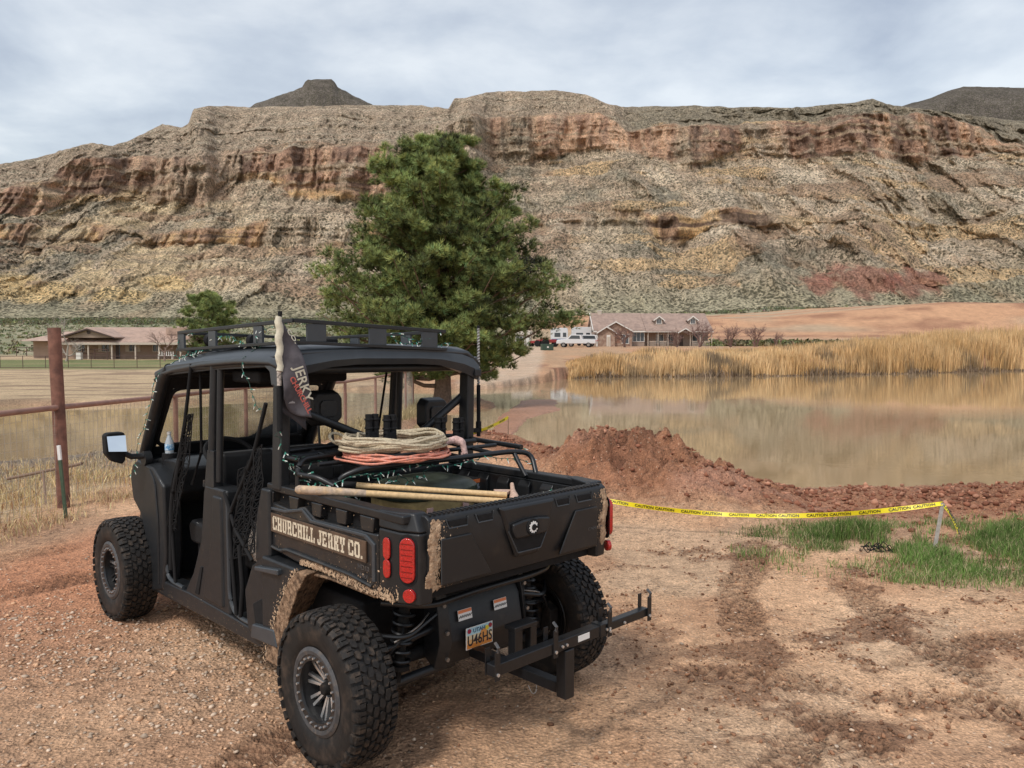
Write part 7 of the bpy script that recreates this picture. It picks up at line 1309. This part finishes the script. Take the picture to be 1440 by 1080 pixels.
# yard bits
def simple(name, label, cat, mb, mt, loc, rz=0, grp=None, **k):
    o = mb.build(name, mt, None, **k); o.location = loc; o.rotation_euler = (0, 0, rz); tag(o, label, cat, grp); return o
def truck(name, label, cat, x, y, rz, kind):
    z = float(ground_z(x, y)[0]); t = empty(name, (x, y, z), rz, label, cat, 'white vehicles parked beside the stone house'); wp = mat('car_white', (0.62, 0.63, 0.64), 0.3, coat=0.5)
    if kind == 'pickup': prof = [(-2.9, 0.55), (-2.95, 1.0), (-2.9, 1.15), (-1.0, 1.18), (-0.75, 1.85), (0.75, 1.88), (1.35, 1.25), (2.75, 1.12), (2.9, 0.9), (2.9, 0.55)]
    else: prof = [(-2.5, 0.5), (-2.55, 1.1), (-2.3, 1.80), (-1.9, 1.86), (0.6, 1.86), (1.25, 1.25), (2.35, 1.10), (2.5, 0.85), (2.5, 0.5)]
    m = MB(); m.prism(1, prof, -0.93, 0.93, None); b = m.build('body', wp, t, bevel=0.07, seg=3)
    gl = [(-0.62, 1.25), (-0.55, 1.74), (0.66, 1.76), (1.12, 1.27)] if kind == 'pickup' else [(-2.25, 1.22), (-2.1, 1.70), (0.52, 1.74), (1.05, 1.24)]
    for s in (-1, 1):
        m = MB(); m.prism(1, gl, s * 0.932, s * 0.945); m.build('side_window', 'window_dark', b)
        for xx in ((-1.85, 1.85) if kind == 'pickup' else (-1.55, 1.6)):
            m = MB(); m.cyl((xx, s * 0.80, 0.38), (0, 1, 0), 0.38, 0.26, 24); w = m.build('wheel', 'black_matte', t, bevel=0.03); m = MB(); m.cyl((xx, s * 0.935, 0.38), (0, 1, 0), 0.22, 0.02, 16); m.build('hub', 'steel_worn', w)
    if kind == 'pickup': m = MB(); m.box(-2.8, -1.05, -0.8, 0.8, 1.14, 1.19); m.build('cargo_well', 'black_matte', b)
    m = MB(); m.box(2.88 if kind == 'pickup' else 2.48, 2.95 if kind == 'pickup' else 2.55, -0.8, 0.8, 0.5, 0.75); m.build('bumper', 'steel_worn', t, bevel=0.02)
    m = MB(); e = -2.96 if kind == 'pickup' else -2.56
    for s in (-1, 1): m.box(e, e + 0.06, s * 0.86 - 0.06, s * 0.86 + 0.06, 0.85, 1.1)
    m.build('tail_lamps', 'red_lens', t, kind='stuff')
truck('pickup_truck', 'long white pickup truck parked nearest, left of the stone house', 'truck', 9.6, 118, 2.95, 'pickup'); truck('suv', 'white station wagon parked just behind the white pickup truck', 'car', 11.0, 125.5, 3.0, 'suv')
def camper(x, y, label, w=3.2, hh=2.9, rz=0.0, dk=False):
    z = float(ground_z(x, y)[0]); t = empty('camper', (x, y, z), rz, label, 'camper'); m = MB(); m.prism(1, [(-w / 2, 0.6), (-w / 2, hh - 0.3), (-w / 2 + 0.4, hh), (w / 2 - 0.1, hh), (w / 2, hh - 0.4), (w / 2, 0.6)], -1.1, 1.1); b = m.build('camper_body', mat('camper_white', (0.66, 0.67, 0.68), 0.4), t, bevel=0.06)
    m = MB(); m.box(-w * 0.3, w * 0.05, -1.125, -1.102, 1.5, 2.2); m.box(w * 0.2, w * 0.4, -1.125, -1.102, 1.5, 2.2); m.build('camper_window', 'window_dark', b); m = MB(); m.box(-w / 2 + 0.05, w / 2 - 0.05, -1.118, -1.101, 1.0, 1.2); m.build('camper_stripe', mat('stripe_blue', (0.08, 0.13, 0.25), 0.4), b)
    for xx in (-0.5, 0.5): m = MB(); m.cyl((xx, -0.95, 0.36), (0, 1, 0), 0.36, 0.22, 18); m.build('wheel', 'black_matte', t, bevel=0.02)
camper(7.9, 133, 'small white camper standing furthest left behind the white pickup', 2.8, 3.0); camper(12.0, 137, 'dark windowed white camper half hidden behind the end wall of the stone house', 3.4, 3.2)
def tractor(x, y, rz, sc, label):
    t = empty('tractor', (x, y, float(ground_z(x, y)[0])), rz, label, 'tractor', scale=sc); red = mat('machine_red', (0.30, 0.035, 0.035), 0.45)
    m = MB(); m.box(0.1, 1.5, -0.32, 0.32, 0.65, 1.15); b = m.build('hood', red, t, bevel=0.08, seg=3); m = MB(); m.box(-0.6, 0.1, -0.45, 0.45, 0.6, 0.85); m.build('chassis', 'black_matte', b, bevel=0.03)
    for s in (-1, 1):
        m = MB(); m.cyl((-0.5, s * 0.62, 0.62), (0, 1, 0), 0.62, 0.34, 24); m.build('rear_wheel', 'black_matte', t, bevel=0.05); m = MB(); m.cyl((1.2, s * 0.5, 0.36), (0, 1, 0), 0.36, 0.22, 20); m.build('front_wheel', 'black_matte', t, bevel=0.04); m = MB(); m.prism(1, [(-1.1, 0.9), (-0.9, 1.35), (-0.2, 1.35), (0.05, 0.9)], s * 0.40, s * 0.62); m.build('mudguard', red, t, bevel=0.04)
    m = MB(); m.box(-0.55, -0.15, -0.25, 0.25, 0.9, 1.0); m.box(-0.62, -0.52, -0.25, 0.25, 0.95, 1.4); m.build('seat', 'black_matte', t, bevel=0.03); m = MB(); m.tube([(0.0, 0, 1.1), (-0.15, 0, 1.35)], 0.03, 6); m.tube([(-0.15 + 0.05 * math.cos(a), 0.18 * math.sin(a), 1.37 + 0.15 * math.cos(a)) for a in np.linspace(0, 6.28, 13)[:-1]], 0.02, 5, 0, True); m.build('steering_wheel', 'black_matte', t, smooth=True)
tractor(5.4, 122, 0.3, 1.0, 'dark red tractor parked left of the white vehicles'); tractor(3.9, 126, 2.6, 0.8, 'smaller dark red tractor behind and left of the other tractor')
def shed(x, y):
    z = float(ground_z(x, y)[0]); t = empty('shed', (x, y, z), 0.12, 'tiny shed with a white door at the end of the dirt road', 'shed'); m = MB(); m.box(-1.9, 1.2, -1, 1, 0, 1.9); m.build('wall', 'siding_tan', t)
    m = MB(); m.prism(0, [(-1.3, 1.85), (0, 2.5), (1.3, 1.85), (1.3, 1.75), (-1.3, 1.75)], -2.1, 1.4); m.build('roof', 'trim_cream', t); m = MB(); m.box(0.2, 1.0, -1.06, -1.002, 0.0, 1.75); d = m.build('door', 'trim_white', t); window(t, -0.9, -1.0, 0.7, 1.1, 0.8, None, 'trim_white'); m = MB(); m.box(-0.05, 0.08, -1.08, -1.003, 0, 1.8); m.build('door_post', 'trim_white', t)
shed(2.0, 134)
m = MB(); m.box(-0.75, 0.75, -0.5, 0.5, 0, 0.8); o = simple('utility_box', 'dark green utility box standing on the right edge of the dirt road', 'box', m, mat('box_green', (0.035, 0.065, 0.045), 0.5), (4.5, 102, float(ground_z(4.5, 102)[0])), 0.2, bevel=0.04); m = MB(); m.box(-0.12, 0.12, -0.515, -0.502, 0.3, 0.5); m.build('box_notice', 'trim_white', o)
# lawn fence before the ranch house
def rail_fence(name, pts, zs, step, h, mt, label, r=0.035, rails=(1.0,), grp=None, wires=0):
    root = empty(name, (pts[0][0], pts[0][1], 0), 0, label, 'fence', grp); ox, oy = pts[0]; posts = []
    for (ax, ay), (bx, by) in zip(pts[:-1], pts[1:]):
        L = math.hypot(bx - ax, by - ay); n = max(1, round(L / step))
        for k in range(n): t = k / n; posts.append((ax + (bx - ax) * t, ay + (by - ay) * t))
    posts.append(pts[-1]); Z = ground_z([p[0] for p in posts], [p[1] for p in posts])
    for (x, y), z in zip(posts, Z): m = MB(); m.tube([(x - ox, y - oy, z - 0.3), (x - ox, y - oy, z + h)], r, 8); m.build('post', mt, root, smooth=True)
    for f in rails: m = MB(); m.tube([(x - ox, y - oy, z + h * f) for (x, y), z in zip(posts, Z)], r * 0.8, 8); m.build('rail', mt, root, smooth=True)
    return root
mat('rust_dark', (0.10, 0.055, 0.045), 0.8); rail_fence('lawn_fence', [(-62, 76), (-22, 74)], 0, 2.25, 1.15, 'rust_dark', 'thin dark rail fence along the lawn before the ranch house', 0.03, (0.98, 0.05))
rail_fence('corral_fence', [(-70, 112), (-50, 98)], 0, 3.0, 1.3, 'rust_dark', 'low brown corral fence beyond the far left of the lawn', 0.05, (0.95, 0.55))
m = MB(); m.box(-0.3, 0.3, -0.25, 0.25, 0, 0.85); simple('lawn_box', 'small white box standing on the lawn edge by the ranch porch', 'box', m, 'trim_white', (-53.6, 98.2, 0.85), bevel=0.03)
bn = empty('bench', (-43.2, 98.8, 0.88), 0, 'white slatted bench on the ranch house porch lawn', 'bench')
for k in range(3): m = MB(); m.box(-0.9, 0.9, 0.15 * k - 0.1, 0.15 * k + 0.02, 0.42, 0.46); m.build('slat', 'trim_white', bn)
for k in range(7): m = MB(); m.box(-0.9 + 0.28 * k, -0.82 + 0.28 * k, 0.34, 0.38, 0.42, 0.95); m.build('back_slat', 'trim_white', bn)
for x in (-0.85, 0.85): m = MB(); m.box(x - 0.04, x + 0.04, -0.1, 0.38, 0, 0.62); m.build('leg', 'trim_white', bn)
# power pole far behind the roof rack
pw = empty('utility_pole', (-22.6, 108, 1.8), 0.3, 'slender distant pole with a crossarm seen above the roof rack', 'pole'); m = MB(); m.tube([(0, 0, -0.5), (0, 0, 5.4)], [0.09, 0.05], 8); m.build('pole_shaft', 'rust_dark', pw, smooth=True); m = MB(); m.box(-0.35, 0.35, -0.04, 0.04, 4.9, 5.0); m.box(-0.32, -0.22, -0.06, 0.06, 5.0, 5.25); m.box(0.22, 0.32, -0.06, 0.06, 5.0, 5.25); m.build('crossarm', 'rust_dark', pw)
# ---------------- pipe fence, stakes, tape, grass, gravel ----------------
mat('rust_pipe', (0.22, 0.105, 0.075), 0.7, spec=0.3, noise=0.3, nscale=5, col2=(0.13, 0.065, 0.05), c2lo=0.45, c2hi=0.65, bump=0.3, bscale=60, bdist=0.003); mat('rail_rust', (0.30, 0.165, 0.125), 0.65, noise=0.25, nscale=4); mat('galv_wire', (0.40, 0.36, 0.32), 0.5, metal=0.5); mat('tpost_green', (0.06, 0.10, 0.06), 0.6, noise=0.2); mat('stake_grey', (0.42, 0.38, 0.34), 0.85, noise=0.25, nscale=20); mat('stick_brown', (0.20, 0.13, 0.09), 0.85)
def pipe_fence():
    root = empty('pipe_fence', (0, 0, 0), 0, 'rusty steel pipe fence with wire mesh running back beside the flooded field', 'fence')
    pts = FENCE[1:11]; Z = ground_z([p[0] for p in pts], [p[1] for p in pts]); rz = [1.28, 1.27, 1.26, 1.255, 1.25, 1.25, 1.25, 1.25, 1.25, 1.25]
    rz = [1.30] * 3 + [1.28] * 2 + [1.27] * 5
    for i, ((x, y), z) in enumerate(zip(pts, Z)):
        if i == 2: 
            m = MB(); m.tube([(x + 0.04, y, -0.4), (x - 0.045, y, 2.33)], 0.078, 20); p = m.build('post', 'rust_pipe', root, smooth=True, label='thick tall leaning post rising above the rail')
        else: m = MB(); m.tube([(x, y, z - 0.4), (x, y, rz[i])], 0.038, 12); m.build('post', 'rail_rust', root, smooth=True)
    m = MB(); m.tube([(x, y, r) for (x, y), r in zip(pts, rz)], 0.036, 12); m.build('rail', 'rail_rust', root, smooth=True)
    for i in range(len(pts) - 1):        # one welded mesh panel per bay
        (ax, ay), (bx, by) = pts[i], pts[i + 1]; L = math.hypot(bx - ax, by - ay); za, zb = Z[i], Z[i + 1]; m = MB(); r_ = np.random.default_rng(i + 5); n = int(L / 0.10); w = 0.0016 if i < 4 else 0.002
        for k in range(n + 1):
            t = k / n; x, y = ax + (bx - ax) * t, ay + (by - ay) * t; z = za + (zb - za) * t; wv = 0.02 * math.sin(t * 9 + i); m.bar((x + wv, y, z + 0.02), (x, y, rz[i] - 0.05), w * 2, w * 2)
        for k in range(11): h = 0.04 + k * 0.115; m.tube([(ax + (bx - ax) * t + 0.02 * math.sin(t * 9 + i) * (1 - h / 1.3), ay + (by - ay) * t, za + (zb - za) * t + h + 0.012 * math.sin(t * 12 + k)) for t in np.linspace(0, 1, 9)], w, 4)
        q = m.build('wire_mesh', 'galv_wire', root); q['kind'] = 'stuff'
pipe_fence()
m = MB(); m.bar((0, 0, -0.3), (-0.075, 0.0, 0.70), 0.035, 0.03, (0, 1, 0)); tp = m.build('steel_stake', 'tpost_green', None, bevel=0.002); tp.location = (-5.44, 9.62, 0); tag(tp, 'leaning green steel stake with a white tip beside the thick rusty post', 'stake'); m = MB(); m.bar((-0.0752, 0, 0.702), (-0.089, 0.0, 0.88), 0.037, 0.032, (0, 1, 0)); m.build('stake_tip', 'white_paint', tp, bevel=0.002)
m = MB(); m.tube([(-7.3, 11.4, 0.18), (-6.0, 11.0, 0.46)], 0.022, 8); o = m.build('pipe_brace', 'stick_brown', None, smooth=True); tag(o, 'thin brown pipe leaning through the dry grass left of the thick post', 'pipe'); m = MB(); m.tube([(-6.64, 11.15, 0.33), (-6.15, 10.4, -0.15)], 0.014, 8); m.build('brace_leg', 'stick_brown', o, smooth=True)
# survey stakes and the caution tape between them
yel = mat('tape_yellow', (0.85, 0.70, 0.02), 0.35, spec=0.5); tink = mat('tape_black', (0.02, 0.02, 0.015), 0.4)
def stake(name, x, y, h, lean, label, mt='stake_grey', w=0.035):
    z = float(ground_z(x, y)[0]); m = MB(); m.bar((0, 0, -0.15), (lean, 0, h), w, 0.018, (0, 1, 0)); o = m.build(name, mt, None, bevel=0.003); o.location = (x, y, z); tag(o, label, 'stake'); return (x + lean, y, z + h)
sA = stake('wooden_stake', 4.20, 7.85, 0.50, 0.10, 'grey weathered wooden stake leaning at the right end of the caution tape'); sB = stake('wooden_stake', -0.10, 20.9, 0.98, 0.0, 'thin brown stake at the water edge holding the far end of the tape', 'stick_brown', 0.025)
sC = stake('wooden_stake', 0.55, 8.9, 0.42, 0.0, 'short grey stake hidden behind the tailgate holding the tape'); sD = stake('wooden_stake', -2.9, 14.6, 0.40, 0.0, 'short stake behind the cab holding the near end of the far tape', 'stick_brown', 0.025)
def caution(name, label, p, q, sag, w, words, twist, seed, grounded=None):
    root = empty(name, (0, 0, 0), 0, label, 'tape'); p, q = np.array(p, float), np.array(q, float); n = 70; r_ = np.random.default_rng(seed); t = np.linspace(0, 1, n); P = p + (q - p) * t[:, None]; P[:, 2] -= sag(t) if callable(sag) else sag * 4 * t * (1 - t)
    if grounded is not None: P[:, 2] = np.maximum(P[:, 2], ground_z(P[:, 0], P[:, 1]) + grounded)
    tg = np.gradient(P, axis=0); tg /= np.linalg.norm(tg, axis=1)[:, None]; side = np.cross(tg, [0, 0, 1.0]); side /= np.linalg.norm(side, axis=1)[:, None]; side *= np.where(side[:, 1:2] < 0, 1, -1)
    tw = 0.55 * np.sin(t * twist + 1) + 0.30; U = np.cos(tw)[:, None] * np.array([0, 0, 1.0]) - np.sin(tw)[:, None] * side; V = np.concatenate([P - U * w / 2, P + U * w / 2]); m = MB(); m.add(V, [(i, i + 1, n + i + 1, n + i) for i in range(n - 1)]); m.build('tape_band', yel, root, smooth=True)
    for k in range(words):
        i = int((k + 0.5) / words * (n - 1)); d = tg[i] if tg[i][0] > 0 else -tg[i]; nn = np.cross(d, U[i]); nn = nn if nn[1] < 0 else -nn
        text_mesh('tape_word', 'CAUTION', w * 0.80, tink, root, basis(tuple(P[i] + nn * 0.004), tuple(d), tuple(U[i])), 0.0003, w * 0.018, 1.15)
    return root
caution('caution_tape', 'yellow caution tape sagging from behind the tailgate to the grey stake', (0.60, 8.92, 0.44), sA, lambda t: 0.78 * t * (1 - t), 0.050, 15, 13, 1, 0.03)
caution('caution_tape', 'yellow caution tape curving from the waterside stake toward the cab', (sD[0], sD[1], sD[2] - 0.05), sB, lambda t: 1.25 * (t ** 1.1) * (1 - t) , 0.085, 10, 5, 2, 0.04)
tl = caution('tape_tail', 'short loose yellow tape end hanging down from the grey stake', (sA[0] + 0.01, sA[1], sA[2] - 0.02), (sA[0] + 0.13, sA[1] - 0.05, sA[2] - 0.27), lambda t: -0.03 * np.sin(t * 3.14), 0.062, 2, 2, 3)
# ---- grasses ----
def tufty(n, r, region, dens): x = r.uniform(region[0], region[1], n); y = r.uniform(region[2], region[3], n); k = r.random(n) < dens(x, y); return x[k], y[k]
def near_grass():
    r = np.random.default_rng(91)
    fx = lambda y: np.interp(y, [p[1] for p in FENCE], [p[0] for p in FENCE])
    def dens(x, y):
        s = x - fx(y); cl = np.clip(0.5 + 1.5 * fbm(x * 1.1, y * 1.1, 3, 221), 0, 1.2); near = sst(0.85, 0.45, s) * sst(-4.5, -2.0, s) * sst(5.0, 7.2, y) * (1 - sst(12.8, 14.6, y + 0.6 * s)); return near * (0.25 + cl)
    x, y = tufty(52000, r, (-11.5, -4.4, 5.0, 15.5), dens); n = len(x); z = ground_z(x, y)
    c = np.array([0.74, 0.56, 0.30]) * r.uniform(0.5, 1.2, (n, 1)) * (1 + 0.06 * r.normal(size=(n, 3))); k = r.random(n) < 0.15; c[k] = np.array([0.36, 0.19, 0.11]) * r.uniform(0.7, 1.3, (k.sum(), 1))
    h = r.uniform(0.06, 0.22, n) * (0.6 + 0.9 * np.clip(fbm(x * 0.9, y * 0.9, 2, 223) + 0.4, 0, 1)) * np.interp(x - fx(y), [-4, -0.5, 0.5, 1], [1, 1.25, 1.3, 0.5])
    blades(n, np.stack([x, y, z - 0.01], 1), h, r.uniform(0.004, 0.010, n), np.clip(c, 0, 0.9), 1.1, r, 'dry_grass', 'straw coloured dry grass tangled along the foot of the pipe fence')
    def d2(x, y):
        s = x - fx(y); return sst(0.8, 0.3, np.abs(s)) * sst(14, 16, y) * (1 - sst(31, 33, y)) * 0.8
    x, y = tufty(26000, r, (-7, -3, 14, 33), d2); n = len(x); z = np.maximum(ground_z(x, y), WATER_Z - 0.05); c = np.array([0.50, 0.40, 0.22]) * r.uniform(0.5, 1.2, (n, 1)); blades(n, np.stack([x, y, z], 1), r.uniform(0.15, 0.5, n), r.uniform(0.01, 0.02, n), c, 0.8, r, 'fence_weeds', 'dry weeds standing under the far run of the pipe fence')
    # straw stubble lying in the field
    def d3(x, y): s = x - fx(y); return sst(-0.8, -2, s) * (0.2 + np.clip(fbm(x * 0.5, y * 1.3, 3, 225) * 2, 0, 1)) * 0.6
    x, y = tufty(24000, r, (-18, -6, 9.5, 17), d3); n = len(x); z = ground_z(x, y); kk = z > WATER_Z; x, y, z = x[kk], y[kk], z[kk]; n = len(x); c = np.array([0.46, 0.37, 0.26]) * r.uniform(0.4, 1.2, (n, 1)); blades(n, np.stack([x, y, z], 1), r.uniform(0.03, 0.10, n), r.uniform(0.008, 0.016, n), c, 1.6, r, 'stubble', 'short dead stubble scattered over the damp field')
    # fresh green grass by the grey stake
    spots = [(3.85, 8.45, 0.75, 0.45, 1.0), (5.6, 8.2, 1.0, 0.55, 0.95), (4.4, 7.75, 1.7, 0.6, 0.7), (5.2, 8.5, 1.8, 0.5, 0.6), (4.15, 7.2, 0.8, 0.4, 0.5), (5.6, 7.15, 1.1, 0.35, 0.5), (3.2, 8.5, 0.7, 0.3, 0.4), (6.8, 8.0, 1.2, 0.7, 0.8), (5.0, 6.75, 0.7, 0.22, 0.4), (6.2, 7.3, 1.0, 0.5, 0.6), (4.7, 6.05, 0.35, 0.12, 0.3), (3.55, 6.9, 0.3, 0.12, 0.3)]
    G_ = lambda x, y: np.max([a * np.exp(-(((x - gx) / rx) ** 2 + ((y - gy) / ry) ** 2) ** 1.5) for gx, gy, rx, ry, a in spots], 0)
    def d4(x, y): return np.clip(G_(x, y) * (0.55 + 1.3 * fbm(x * 2.2, y * 2.2, 3, 227)) * 1.9, 0, 1)
    x, y = tufty(230000, r, (2.2, 8.5, 5.8, 9.6), d4); n = len(x); z = ground_z(x, y); v = fbm(x * 2, y * 2, 3, 229)[:, None]
    c = (np.array([0.130, 0.210, 0.052]) * (1 + 0.5 * v)) * r.uniform(0.6, 1.35, (n, 1)); k = r.random(n) < 0.18 + 0.15 * (G_(x, y) < 0.45); c[k] = np.array([0.42, 0.36, 0.20]) * r.uniform(0.6, 1.2, (k.sum(), 1))
    g = G_(x, y); blades(n, np.stack([x, y, z - 0.01], 1), r.uniform(0.03, 0.10, n) + 0.20 * r.random(n) * np.clip(g - 0.45, 0, 1) * 2.0, r.uniform(0.004, 0.008, n), np.clip(c, 0, 0.9), 0.8, r, 'green_grass', 'fresh green grass growing in patches around the grey stake', 'green_blade')
near_grass()
# a scrap of black netting and white straw near the grass, blue marking paint on the dirt
m = MB(); q = np.random.default_rng(8)
for k in range(34): a = q.uniform(0, 6.28); p = np.array([q.normal() * 0.14, q.normal() * 0.07, 0.02 + 0.05 * q.random()]); m.tube([p, p + np.array([0.06 * math.cos(a), 0.05 * math.sin(a), 0.03 * q.normal()]), p + np.array([0.12 * math.cos(a + 0.8), 0.09 * math.sin(a + 0.8), 0.0])], 0.006, 4, 0.03)
o = m.build('netting_scrap', 'net_black', None); o.scale = (0.62, 0.62, 0.9); o.location = (3.72, 7.93, float(ground_z(3.72, 7.93)[0])); tag(o, 'tangled scrap of black netting lying in the green grass', 'netting')
# ---- gravel, clods ----
def rocks(name, x, y, s, cols, label, r, flat=0.6, sink=0.25, sub=False):
    ico = bmesh.new(); bmesh.ops.create_icosphere(ico, subdivisions=1, radius=1.0); bv = np.array([v.co[:] for v in ico.verts]); bf = np.array([[v.index for v in f.verts] for f in ico.faces]); ico.free(); n = len(x)
    jit = 1 + 0.34 * r.normal(size=(n, len(bv), 1)).clip(-1.5, 1.5); z = ground_z(x, y); sc = np.stack([s * r.uniform(0.8, 1.3, n), s * r.uniform(0.6, 1.0, n), s * flat * r.uniform(0.6, 1.1, n)], 1)
    P = bv[None] * jit * sc[:, None, :]; a = r.uniform(0, 6.28, n); c_, s_ = np.cos(a)[:, None], np.sin(a)[:, None]; V = np.stack([P[..., 0] * c_ - P[..., 1] * s_ + x[:, None], P[..., 0] * s_ + P[..., 1] * c_ + y[:, None], P[..., 2] + (z + s * flat * (1 - 2 * sink))[:, None]], -1).reshape(-1, 3)
    F = (bf[None] + np.arange(n)[:, None, None] * len(bv)).reshape(-1, 3); o = fast_mesh(name, V, F, mat('loose_stone', (0, 0, 0), 0.9, spec=0.2, attr=True, noise=0.2, nscale=40, coords='Object'), None, False, np.repeat(np.clip(cols, 0, 0.9), len(bv), 0)); return tag(o, label, None, None, 'stuff')
def near_rocks():
    r = np.random.default_rng(95); n = 95000; x = r.uniform(-6.2, 6, n); y = 1.5 + 6.6 * r.random(n) ** 1.0; g = gravel_mask(x, y); k = r.random(n) < (0.50 * g ** 1.9 + 0.02); x, y, g = x[k], y[k], g[k]
    # keep the stones inside what a lens at eye height could see
    n = len(x); s = 0.0045 + 0.010 * r.random(n) ** 2.2 + 0.011 * g * r.random(n) ** 2.5; base = np.where(r.random((n, 1)) < 0.6, [[0.58, 0.45, 0.34]], [[0.58, 0.36, 0.22]]) * r.uniform(0.6, 1.35, (n, 1)); rocks('gravel', x, y, s, base, 'loose pale gravel strewn over the dirt lot', r, 0.65, 0.3)
    # dark crumbs thrown up by tyres, thickest in the damp tracks
    n = 90000; x = r.uniform(-0.5, 6.5, n); y = r.uniform(1.6, 8.6, n); _, rd = ruts(x, y); dk = sst(0.05, 0.26, fbm(x * 1.5 + 4, y * 1.9 + 8, 5, 61, 0.62)) * sst(0.2, 1.6, x); k = r.random(n) < 0.32 * np.maximum(rd, dk * 0.9) + 0.02; x, y = x[k], y[k]; n = len(x)
    s = 0.004 + 0.013 * r.random(n) ** 3; base = np.array([[0.23, 0.12, 0.07]]) * r.uniform(0.6, 1.6, (n, 1)); rocks('dirt_crumbs', x, y, s, base, 'dark damp dirt crumbs lying along the tyre tracks', r, 0.8, 0.2)
    n = 9000; x = r.uniform(-0.6, 16, n); y = np.interp(x, [p[0] for p in CREST[4:]], [p[1] for p in CREST[4:]]) + r.normal(size=n) * 0.75; k = x < 1.4; y[k] = np.interp(x[k], [-0.6, -0.34, 0.2, 0.9, 1.6], [20.5, 18, 15.6, 13, 11.6]) + r.normal(size=k.sum()) * 0.9
    s = 0.009 + 0.042 * r.random(n) ** 5; base = np.where(r.random((n, 1)) < 0.7, [[0.24, 0.10, 0.06]], [[0.42, 0.21, 0.135]]) * r.uniform(0.65, 1.3, (n, 1)); rocks('dirt_clods', x, y, s, base, 'broken clods of red earth over the bank by the pond', r, 0.8, 0.25)
near_rocks()
